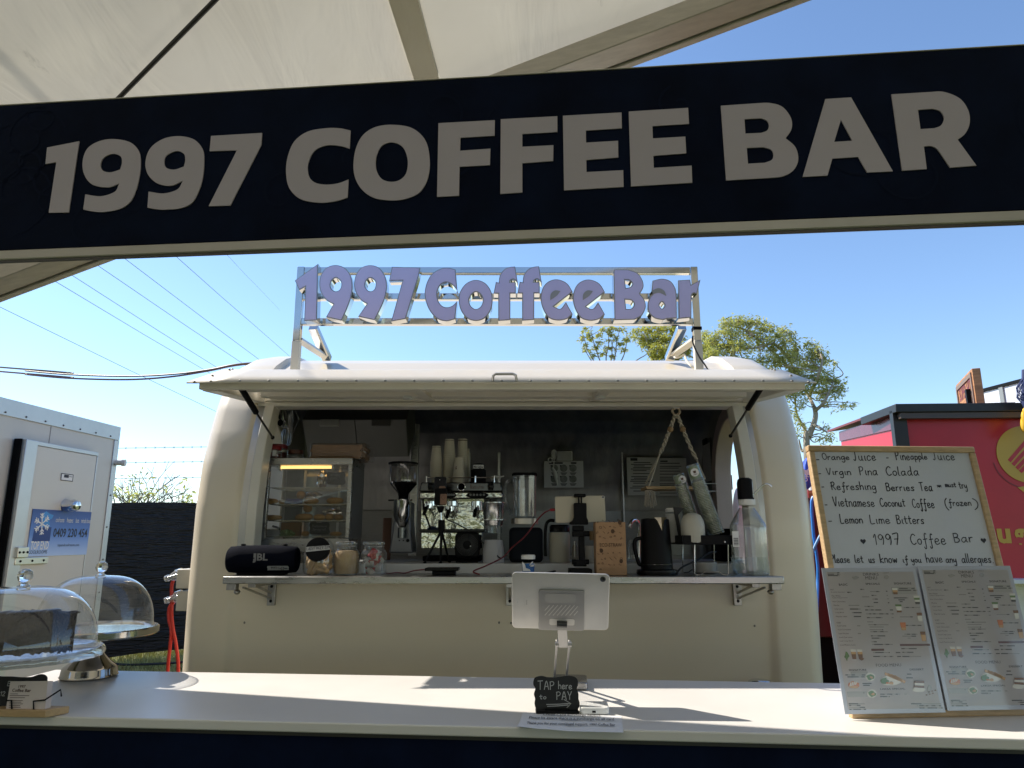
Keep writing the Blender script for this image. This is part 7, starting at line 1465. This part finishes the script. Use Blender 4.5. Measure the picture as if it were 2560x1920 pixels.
for cx, wdt in ((930, 66), (1215, 112)):
    c = atY('B', cx, 655, Ym - .1215); r = wdt * mpp('B', cx, 655, Ym); MB().lathe([(0,.001),(.96,.001),(1,0)], c, 32, Plane(c,(1,0,0),(0,0,1)).frame().to_3x3().to_4x4() @ Matrix.Diagonal((r, 32 * mpp('B', cx, 655, Ym), 1, 1))).build('button_panel', BLACK, t); bb = MB()
    for k in range(5): bb.cyl(c + Vector((r * (-.6 + .3 * k), -.0012, .002)), c + Vector((r * (-.6 + .3 * k), -.0022, .002)), .006, n=12)
    bb.build('button', mat('button_grey', (.22,.22,.22), .4), t)
c = atY('B', 1052, 568, Ym - .0915); gf = Plane(c, (1,0,0), (0,0,1)).frame().to_3x3().to_4x4(); r = 42 * mpp('B', 1052, 568, Ym); MB().lathe([(r,0),(r,.008),(r*.86,.009),(r*.84,.004),(0,.004)], c, 28, gf).build('gauge', CHROME, t); MB().lathe([(0,.0045),(r*.82,.0045)], c, 24, gf).build('gauge_face', BLACK, t)
tt = MB(); pl_ = upright(Ym - .0912); wtxt(tt, 'Barista', pl_, pl_.frame(), 'B', 1145, 1280, 585, 548, .0022, .0006); tt.build('lettering', mat('faint_brown', (.14,.09,.08), .4, .5), t)
for cx in (735, 960, 1210):
    g_ = MB(); g_.cyl(atY('B', cx, 720, Ym - .05), atY('B', cx, 765, Ym - .05), .030, n=20); g_.build('group_head', CHROME, t)
    if cx != 735: continue
for cx, y0 in ((710, 740), (1212, 760), (940, 770)):
    h0 = atY('B', cx, y0 + 20, Ym - .06); MB().cyl(h0 + Vector((0,0,.008)), h0 - Vector((0,0,.016)), .030, n=20).build('portafilter', CHROME, t); hd = MB(); hd.tube([h0 + Vector((0,-.03,-.006)), h0 + Vector((-.004,-.08,-.022)), h0 + Vector((-.006,-.14,-.05))], [.007, .011, .009], 10); hd.build('portafilter_handle', GLOSSB, t)
for cx in (655, 1350): sw = MB().tube(spl3([atY('B', cx, 700, Ym - .10), atY('B', cx + 5, 800, Ym - .13), atY('B', cx + 50, 930, Ym - .12), atY('B', cx + 75, 1000, Ym - .11)], 5), .005, 8); sw.build('steam_wand', CHROME if cx > 1000 else GLOSSB, t)
gr = MB(); zr = atY('B', 1050, 484, Ym).z; x0, x1 = atY('B', 705, 500, Ym).x, atY('B', 1400, 500, Ym).x; gr.tube([(x0, Ym - .07, zr), (x1, Ym - .07, zr)], .003, 8); gr.tube([(x0, Ym + .22, zr), (x1, Ym + .22, zr)], .003, 8)
for x in (x0, (x0 + x1) * .5 + .08, x1): gr.cyl((x, Ym - .07, zr - .035), (x, Ym - .07, zr + .008), .005, n=8)
gr.build('cup_rail', CHROME, t)
for cx in (735, 1355): mb, _ = turn('B', cx, [(0,600),(26,600),(34,560),(28,535),(10,528),(0,527)], Ym - .105, None, 20); mb.build('steam_knob', GLOSSB, t)
top_z = atY('B', 1045, 522, Ym - .09).z
# takeaway cup stacks on the machine: every stack is upside-down nested cups
PC_ = mat('cream_cup', (.58,.53,.43), .6, var=.03)
for cx, hw0, hw1, yt, yb, yy, lb in ((790,62,44,148,500,Ym + .06,'leftmost stack of cream paper cups on the espresso machine'),(925,62,46,78,500,Ym + .08,'tallest stack of cream paper cups, second from the left'),(1062,54,46,75,500,Ym + .12,'tall cream cup stack behind the short one with a logo'),(1028,60,44,268,515,Ym + .0,'short cream cup stack with a small dark logo in front'),(1118,20,14,175,480,Ym + .16,'thin stack of small cream cups mostly hidden behind the others')):
    n = 16; s = mpp('B', cx, 300, yy); c = atY('B', cx, 300, yy); zt0 = atY('B', cx, yt, yy).z; L_ = zt0 - top_z; H1 = .085; pr = []; step = (L_ - H1) / n; z = top_z + .002
    for k in range(n): pr += [(hw0 * s * 1.05, z), (hw0 * s * 1.05, z + .004), (hw0 * s * .985, z + .005), (hw0 * s * .97, z + step)]; z += step
    pr += [(hw0 * s * .96, z), (hw1 * s * 1.04, zt0 - .006), (hw1 * s * 1.04, zt0), (hw1 * s * .95, zt0), (hw1 * s * .93, zt0 - .006), (0, zt0 - .006)]
    q = thing('cup_stack', lb, 'cups', (c.x, yy, top_z), 'paper cup stacks'); MB().lathe(pr, (c.x, yy, 0), 28).build('cups', PC_, q, sharp=25)
    if yt == 268: 
        pl_ = upright(yy - hw0 * s * 1.0); l_ = MB(); l_.prism([pl_.uv('B', *p) for p in ((988,368),(1004,368),(1000,388),(992,392))][::-1], 0, .0008, pl_.frame()); l_.stroke([pl_.uv('B', 990, 362), pl_.uv('B', 1003, 358)], .003, pl_.frame(), .0006); l_.build('logo', mat('brown_ink'), q)
    else: MB().lathe([(hw1 * s * 1.045, zt0 - .012), (hw1 * s * 1.05, zt0 - .006)], (c.x, yy, 0), 28).build('dark_band', mat('brown_ink'), q)
mb, o = turn('B', 1230, [(0,475),(76,475),(78,465),(78,330),(60,318),(60,268),(40,262),(0,260)], Ym + .05, top_z + .001, 28); q = thing('dark_canister', 'black canister with white label standing on the espresso machine', 'canister', o); mb.build('canister', BLACK, q); pl_ = upright(Ym + .05 - 79 * mpp('B', 1230, 360, Ym + .05)); f_ = pl_.frame(); MB().prism([pl_.uv('B', *p) for p in ((1175,340),(1282,340),(1282,378),(1175,378))][::-1], 0, .0008, f_).build('label', PAPER, q); hw = MB(); wtxt(hw, 'Milk Coffee', pl_, f_, 'B', 1182, 1276, 369, 349, .0018, .0012); hw.build('label_writing', INK, q)
P = [atY('B', x, y, Ym - .02) for x, y in ((1355,490),(1400,466),(1440,470),(1495,458))]; single(MB().tube(spl3(P, 5), [.012 - .0006 * k for k in range(16)], 8), 'white_spoon', WHITE, 'white spoon lying across the espresso machine rail', 'spoon', P[0])
mb = MB().grid(lambda a, b_: atY('B', 700 + 110 * a, 1022 - 44 * b_ * math.sin(math.pi * (.15 + .8 * a)), Ym - .06 + .05 * b_), 14, 6); single(mb, 'blue_cloth', mat('blue_cloth', (.012,.04,.13), .85), 'blue cloth draped on the espresso machine drip tray', 'cloth', mb.v[0], solid=.004)
# ---- phones on a small tripod
Yp = 3.58; t = thing('mini_tripod', 'black mini tripod holding a phone in front of the espresso machine', 'tripod', (atY('B', 845, 1300, Yp).x, Yp, ZB)); s = mpp('B', 845, 1000, Yp)
mb, _ = turn('B', 845, [(0,1035),(30,1035),(36,1010),(36,918),(28,912),(0,912)], Yp, None, 20); mb.build('hub', BLACK, t); MB().cyl(atY('B', 840, 915, Yp), atY('B', 838, 835, Yp), .0055, n=12).build('neck', CHROME, t); mb, _ = turn('B', 835, [(0,838),(18,836),(34,800),(40,770),(0,765)], Yp, None, 16); mb.build('ball_head', BLACK, t)
hp0 = atY('B', 845, 1020, Yp)
for fx_, fy_ in ((672, 3.53), (835, 3.545), (925, 3.66)):
    f0 = Vector((atY('B', fx_, 1320, fy_).x, fy_, ZB + .004)); MB().tube([hp0, f0], [.007, .005], 8).build('leg', BLACK, t); MB().ell(f0, (.009, .009, .0038), 10).build('foot', BLACK, t)
pl_ = Plane(atY('B', 850, 770, Yp - .02), (1, -.12, 0), (0, .12, 1)); f_ = pl_.frame()
def ph(name, label, x0, y0, x1, y1, off, m, r=.009):
    a, b_ = pl_.uv('B', x0, y1), pl_.uv('B', x1, y0); o = f_ @ Vector((a[0], a[1], off)); q = thing(name, label, 'phone', o); MB().prism(rrect(a[0], a[1], b_[0], b_[1], r), off - .008, off, f_).build('body', m, q, bev=.0015); return q, a, b_
q, a, b_ = ph('phone', 'dark phone clamped at the top of the mini tripod', 765, 465, 898, 640, .006, mat('phone_dark', (.012,.012,.014), .25)); MB().ell(f_ @ Vector(((a[0] + b_[0]) / 2 - .002, b_[1] - .016, .0065)), .0022, 8).build('flash', PAPER, q)
q, a, b_ = ph('phone', 'black cased phone with a tan card in front on the mini tripod', 778, 590, 912, 765, .020, BLACK); a1, b1 = pl_.uv('B', 838, 760), pl_.uv('B', 910, 650); MB().prism(rrect(a1[0], a1[1], b1[0], b1[1], .004), .0204, .0212, f_).build('card', mat('card_tan', (.30,.175,.12), .5), q); dd = MB(); dd.stroke([pl_.uv('B', *p) for p in ((850,685),(872,712),(895,680),(872,660),(850,685))], .002, f_, .0216); dd.build('card_print', mat('faint_brown'), q)
a, b_ = pl_.uv('B', 820, 598), pl_.uv('B', 890, 565); MB().prism(rrect(a[0], a[1], b_[0], b_[1], .008), .007, .0085, f_).build('clamp_pad', mat('card_tan'), t)
# ---- fan
Yf_ = 3.60; c = atY('B', 1110, 1170, Yf_); r = 128 * mpp('B', 1110, 1170, Yf_); t = thing('desk_fan', 'small black square desk fan with radial grille on the bench', 'fan', (c.x, Yf_, ZB)); gm = Plane(c, (1,0,0), (0,0,1)).frame(); c.z = max(c.z, ZB + r + .008); gm = Plane(c, (1,0,0), (0,0,1)).frame()
MB().prism(rrect(-r, -r, r, r, r * .35), -.05, -.012, gm).build('housing', BLACK, t, bev=.006); sp2 = MB()
for k in range(48): a = 2 * math.pi * k / 48; b2 = a + .25; sp2.bar(gm @ Vector((r * .34 * math.cos(a), r * .34 * math.sin(a), -.004)), gm @ Vector((r * .90 * math.cos(b2), r * .90 * math.sin(b2), -.008)), .0022, .003)
sp2.build('grille', mat('fan_rib', (.05,.05,.05), .5, spec=.2), t); MB().lathe([(r*.34,-.012),(r*.34,-.002),(0,0)], c, 28, gm.to_3x3().to_4x4()).build('hub_cap', BLACK, t); MB().lathe([(r*.05,.0),(r*.05,.002),(0,.002)], gm @ Vector((r*.28, -r*.1, -.002)), 12, gm.to_3x3().to_4x4()).build('power_light', WHITE, t)
mb = MB(); mb.tube([gm @ Vector((r * 1.05 * math.cos(a), r * 1.05 * math.sin(a), -.03)) for a in [R(190 + 160 * k / 14) for k in range(15)]], .004, 8); mb.tube([(c.x - r * .9, Yf_ + .0, ZB + .005), (c.x + r * .9, Yf_ + .0, ZB + .005)], .004, 8); mb.build('bracket', BLACK, t)
# ---- steel cup grinder, blender, canister and the rest
Yx = 3.62; mb, o = turn('B', 1385, [(0,1290),(108,1290),(112,1280),(108,1150),(92,1055),(0,1052)], Yx, ZB + .001, 32); t = thing('spice_mill', 'white based mill with a clear collar and steel cup upturned on it', 'mill', o); mb.build('base', mat('mill_white', (.50,.50,.52), .35), t)
mb, _ = turn('B', 1385, [(88,1050),(90,970),(84,968)], Yx, None, 30); mb.f = [f for f in mb.f if len(f) == 4]; mb.build('collar', JARG, t); mb, _ = turn('B', 1385, [(92,968),(102,920),(140,916),(140,908),(104,905),(112,745),(118,738),(118,730),(110,728),(98,900),(0,902)], Yx, None, 36); mb.build('steel_cup', mat('cup_steel', (.60,.60,.58), .22, 1, var=.06), t)
Yl = 3.64; g = boxpx('C', -35, 965, 355, 1370, Yl, .17, ZB + .001); t = thing('blender', 'dark blue grey blender with a tall clear jug', 'blender', ((g[0][0] + g[1][0]) / 2, Yl + .09, ZB)); xm = (g[0][0] + g[1][0]) / 2 - .012; MB().box(*g).build('base', mat('blender_blue', (.009,.011,.017), .55, spec=.12), t, bev=.022, seg=4)
mb, o2 = turn('C', 145, [(155,970),(155,908),(140,905)], Yl + .08, None, 36, 4); mb.f = [f for f in mb.f if len(f) == 4]; mb.build('collar', mat('brushed_collar', (.52,.46,.42), .3, 1), t)
mb, _ = turn('C', 145, [(0,890),(120,890),(128,880),(132,640),(138,420)], Yl + .08, None, 32, 4); mb.f = [f for f in mb.f if len(f) == 4]; mb.build('jug', clear_mat('jug_plastic', (.86,.88,.90), 2.0, .06, .10, 1.45, (.5,.52,.55)), t); mb, _ = turn('C', 145, [(0,415),(142,415),(146,405),(140,385),(60,382),(0,382)], Yl + .08, None, 32, 4); mb.build('lid', BLACK, t)
mb, _ = turn('C', 130, [(0,888),(30,888),(32,560),(22,548),(0,546)], Yl + .1, None, 16); mb.build('blade_column', clear_mat('lid_glass'), t); MB().tube(spl3([atY('C', -8, 470, Yl + .08), atY('C', -70, 500, Yl + .09), atY('C', -72, 700, Yl + .09), atY('C', -10, 860, Yl + .08)], 5), .010, 8).build('jug_handle', clear_mat('jug_plastic'), t)
mb, o = turn('C', 547, [(0,1350),(112,1350),(118,1340),(120,1030),(110,1008),(0,1006)], 3.68, ZB + .001, 32); t = thing('milk_canister', 'cream canister with a black lid and looped black handle', 'canister', o); mb.build('body', mat('cream_canister2', (.46,.44,.37), .4), t); mb, _ = turn('C', 547, [(112,1004),(116,1000),(116,945),(100,922),(0,918)], 3.68, None, 32); mb.v = [v + Vector((0,0,o.z - atY('C', 547, 1350, 3.68).z + .001)) for v in mb.v]; mb.build('lid', GLOSSB, t)
P = spl3([atY('C', x, y, 3.66) for x, y in ((490,930),(430,930),(392,985),(382,1150),(385,1340))], 6); MB().tube(P, .008, 8).build('handle', GLOSSB, t)
mb, o = turn('C', 905, [(0,1345),(60,1345),(68,1335),(78,1160),(74,1158),(62,1330),(0,1332)], 3.70, ZB + .001, 30); single(mb, 'white_bowl', mat('bowl_white'), 'tall white bowl behind the tablet mount', 'bowl', o)
mb, o = turn('C', 917, [(0,1155),(24,1155),(30,1050),(26,1050),(20,1150),(0,1150)], 3.74, None, 24); single(mb, 'tan_cup', mat('tan_cup', (.30,.19,.09), .6), 'small tan paper cup in the tall white bowl', 'cup', o)
mb, o = turn('C', 725, [(0,1360),(30,1360),(33,1340),(33,1180),(14,1150),(12,1125),(0,1122)], 3.62, ZB + .001, 20); t = thing('frother_bottle', 'slim bottle with a metal pump between canister and tablet mount', 'bottle', o); mb.build('bottle', mat('slim_brown', (.13,.11,.08), .25), t); mb, _ = turn('C', 722, [(4,1350),(4,1190),(10,1185),(10,1170),(0,1168)], 3.60, None, 12); mb.build('pump', CHROME, t)
mb, o = turn('C', 1375, [(0,1362),(62,1362),(66,1350),(64,1220),(36,1150),(32,1100),(36,1096)], 3.62, ZB + .001, 30); mb.f = [f for f in mb.f if len(f) == 4]; single(mb, 'glass_bottle', JARG, 'clear glass bottle between the straw carton and the kettle', 'bottle', o)
P = spl3([Vector((atY('C', 1455, 1300, 4.0).x, 4.0, ZB)), atY('C', 1458, 1000, 4.0), atY('C', 1440, 935, 3.97), atY('C', 1395, 925, 3.93), atY('C', 1365, 960, 3.9), atY('C', 1355, 1010, 3.9)], 6); single(MB().tube(P, .010, 10), 'sink_tap', CHROME, 'curved chrome tap behind the straw carton', 'tap', P[0])
# ---- pinned to the back wall
YB = 5.15
pl_ = upright(YB); f_ = pl_.frame()
def sheet(name, label, cr, x0, y0, x1, y1, off=0, cat='paper', m=PAPER):
    a, b_ = pl_.uv(cr, x0, y1), pl_.uv(cr, x1, y0); t = thing(name, label, cat, f_ @ Vector((a[0], a[1], off))); MB().box((a[0], a[1], off), (b_[0], b_[1], off + .001), f_).build('sheet', m, t); return t
DPAP = mat('paper_back_wall', (.62,.61,.63), .75)
t = sheet('picture_chart', 'white chart with six round pictures on the back wall', 'C', 370, 242, 820, 548, 0, 'chart', DPAP); pr = MB(); p2_ = MB()
for i in range(6):
    cx, cy = (488, 595, 702)[i % 3], (325, 450)[i // 3]; pr.prism([pl_.uv('C', cx + 43 * math.cos(a), cy + 43 * math.sin(a)) for a in [-k * math.pi / 12 for k in range(24)]], .0012, .0016, f_); p2_.prism([pl_.uv('C', cx - 35 + 10 * math.cos(a), cy - 27 + 10 * math.sin(a)) for a in [-k * math.pi / 6 for k in range(12)]], .002, .0024, f_)
    for q in range(3): p2_.stroke([pl_.uv('C', cx - 35 + 6 * q, cy + 53 + 10 * q), pl_.uv('C', cx + 38 - 8 * q, cy + 53 + 10 * q)], .004, f_, .002)
for x0, x1 in ((432,578),(685,735)): p2_.stroke([pl_.uv('C', x0, 266), pl_.uv('C', x1, 266)], .012, f_, .002)
pr.build('picture', mat('chart_grey', (.22,.225,.22), .7, var=.4, vscale=25), t); p2_.build('printing', INK, t)
for x0, x1, y0, y1, lb, hd in ((42,352,190,602,'typed white notice on the back wall behind the hanging shelf, at its left',1),(362,678,198,610,'typed white notice on the back wall behind the hanging shelf, at its right',0)):
    t = sheet('typed_notice', lb, 'D', x0, y0, x1, y1, 0, 'paper', DPAP); pr = MB(); rr = random.Random(x0); y = y0 + 28
    if hd: pr.stroke([pl_.uv('D', 80, 212), pl_.uv('D', 135, 212)], .02, f_, .002)
    else: pr.stroke([pl_.uv('D', 400, 232), pl_.uv('D', 470, 232)], .010, f_, .002)
    y += 28
    while y < y1 - 30:
        ind = rr.uniform(20, 90) if hd else 30; pr.stroke([pl_.uv('D', x0 + ind, y), pl_.uv('D', x1 - rr.uniform(20, 90) - (ind - 20 if hd else 0), y)], .0055, f_, .002); y += rr.choice((17, 20, 33))
    pr.build('printing', INK, t)
g = boxpx('C', 515, 128, 695, 240, YB - .06, .055); t = thing('wall_box', 'small white switch box on the back wall above the chart', 'box', g[0]); MB().box(*g).build('cover', WHITE, t, bev=.006); g3 = boxpx('C', 520, 142, 690, 230, YB - .063, .002); MB().box(*g3).build('lid_line', mat('mill_white'), t)
spm = MB(); c = atY('C', 485, 168, YB - .05); spm.ell(c, (.022, .006, .038), 14).bar(c - Vector((0,0,.03)), atY('C', 480, 320, YB - .05), .010, .006); single(spm, 'white_spoon', WHITE, 'white spoon hanging on the back wall beside the switch box', 'spoon', c)
P = [atY('C', x, y, YB - .05) for x, y in ((462,320),(492,370),(510,450),(526,525))]; single(MB().tube(spl3(P, 5), [.006, .008, .010, .011, .012, .0125, .013, .0125, .012, .011, .010, .009, .007, .005, .004, .002], 8), 'white_spatula', WHITE, 'curved white spatula hanging over the chart on the back wall', 'spatula', P[0])
P = [atY('C', 440 + 24 * math.cos(a), 232 + 26 * math.sin(a), YB - .045) for a in [k * .6 for k in range(11)]]; single(MB().tube(P, .004, 6, closed=True), 'cord_loop', WHITE, 'small white cord loop beside the spoon on the back wall', 'cord', P[0])
# ---- macrame hanger with plank
Yh = 3.62; t = thing('macrame_hanger', 'knotted cream cord hanger with a pale plank hung in the hatch opening', 'hanging shelf', atY('S5', 875, 110, Yh)); CORD = mat('cotton_cord', (.55,.50,.42), .9, bump=.4, bscale=150)
c = atY('S5', 875, 165, Yh); r = 52 * mpp('S5', 875, 165, Yh); MB().tube([c + Vector((r * math.cos(a), 0, r * math.sin(a))) for a in [k * math.pi / 14 for k in range(28)]], .0065, 8, closed=True).build('ring', mat('ring_wood', (.50,.40,.30), .5), t); MB().box((c.x - .02, Yh - .012, c.z + r - .004), (c.x + .02, Yh + .012, c.z + r + .035)).build('hook', WHITE, t, bev=.004)
def twist(P, name, r0):
    P = spl3(P, 10); mb = MB()
    for ph_ in (0, math.pi): mb.tube([p + Vector((r0 * .8 * math.cos(i * .55 + ph_), r0 * .8 * math.sin(i * .55 + ph_), 0)) for i, p in enumerate(P)], r0 * .75, 6)
    mb.build(name, CORD, t)
xs0 = [(860,215),(830,300),(790,420),(740,540),(700,650),(640,780)]; twist([atY('S5', x, y, Yh) for x, y in xs0], 'cord', .0075)
twist([atY('S5', x, y, Yh) for x, y in ((890,215),(925,300),(970,420),(1020,540),(1090,700),(1170,860))], 'cord', .0075)
for x, y in ((793,425),(972,425)): MB().ell(atY('S5', x, y, Yh - .006), .0155, 16).build('bead', mat('bead_wood', (.36,.24,.13), .6), t)
pz = atY('S5', 450, 1255, Yh - .07).z
for a, b_, yy in (((640,780),(432,1222),Yh + .06), ((640,780),(478,1262),Yh - .07), ((1170,860),(1300,1150),Yh - .07), ((1170,860),(1290,1130),Yh + .06)):
    A_ = atY('S5', *a, Yh); B_ = atY('S5', *b_, yy); MB().tube([A_, B_], .0042, 6).build('cord', CORD, t)
A_, B_ = atY('S5', 432, 1240, Yh - .07), atY('S5', 1330, 1240, Yh - .07); MB().box((A_.x, Yh - .08, pz - .016), (B_.x, Yh + .07, pz)).build('plank', WOOD, t, bev=.003)
ts = MB(); rr = random.Random(1); p0 = atY('S5', 460, 1300, Yh - .085)
for k in range(9): q = p0 + Vector((.003 * k - .01, -.004 * (k % 3), -.005)); e = q + Vector((.004 * (k - 2), rr.uniform(-.01, .01), -.085 + .012 * rr.random())); ts.tube([q, q + (e - q) * .3 + Vector((.008 * (k > 4), 0, .012 * (k > 4))), e], .003, 5)
ts.build('tassel', CORD, t)
# ---- on the right end wall
Xc = XC + HL - .075
a, b_ = atX('D', 975, 470, Xc), atX('D', 850, 20, Xc); y0, y1 = min(a.y, b_.y), max(a.y, b_.y); y1 = min(y1, 5.2); z0, z1 = min(a.z, b_.z), max(a.z, b_.z)
t = thing('clipboard', 'clipboard with white paper hanging on the right end wall', 'clipboard', (Xc, (y0 + y1) / 2, z0)); MB().box((Xc - .004, y0, z0), (Xc, y1, z1)).build('board', mat('clipboard_board', (.10,.09,.09), .6), t); MB().box((Xc - .0055, y0 + .015, z0 + .02), (Xc - .0042, y1 - .015, z1 - .03)).build('paper', DPAP, t); MB().box((Xc - .016, (y0 + y1) / 2 - .05, z1 - .035), (Xc - .0056, (y0 + y1) / 2 + .05, z1 + .005)).build('clip', BLACK, t, bev=.002)
a = atX('D', 1010, 560, Xc); t = thing('wire_shelf', 'small white wire shelf on the right end wall below the clipboard', 'shelf', a); w_ = MB()
for z in (a.z, a.z + .05):
    w_.tube([(Xc, a.y - .02, z), (Xc - .09, a.y - .02, z), (Xc - .09, a.y + .22, z), (Xc, a.y + .22, z)], .0025, 6)
for k in range(7): w_.tube([(Xc, a.y - .02 + .04 * k, a.z), (Xc - .09, a.y - .02 + .04 * k, a.z), (Xc - .09, a.y - .02 + .04 * k, a.z + .05)], .0018, 5)
w_.build('wires', WHITE, t)
g = boxpx('D', 1070, 930, 1190, 1290, 3.80, .2, ZB + .001); single(MB().box(*g), 'black_bin', BLACKM, 'black bin in the corner of bench by the door', 'bin', g[0], bev=.01)
P = spl3([atY('A', x, y, 3.7 + .0 * x) for x, y in ((360,930),(440,960),(490,1030),(480,1110),(430,1160))], 6); P = [p + Vector((0, .24, 0)) for p in P]; single(MB().tube(P, .006, 8), 'warmer_cord', BLK_RUB, 'black cord looping behind the pie warmer glass', 'cable', P[0])
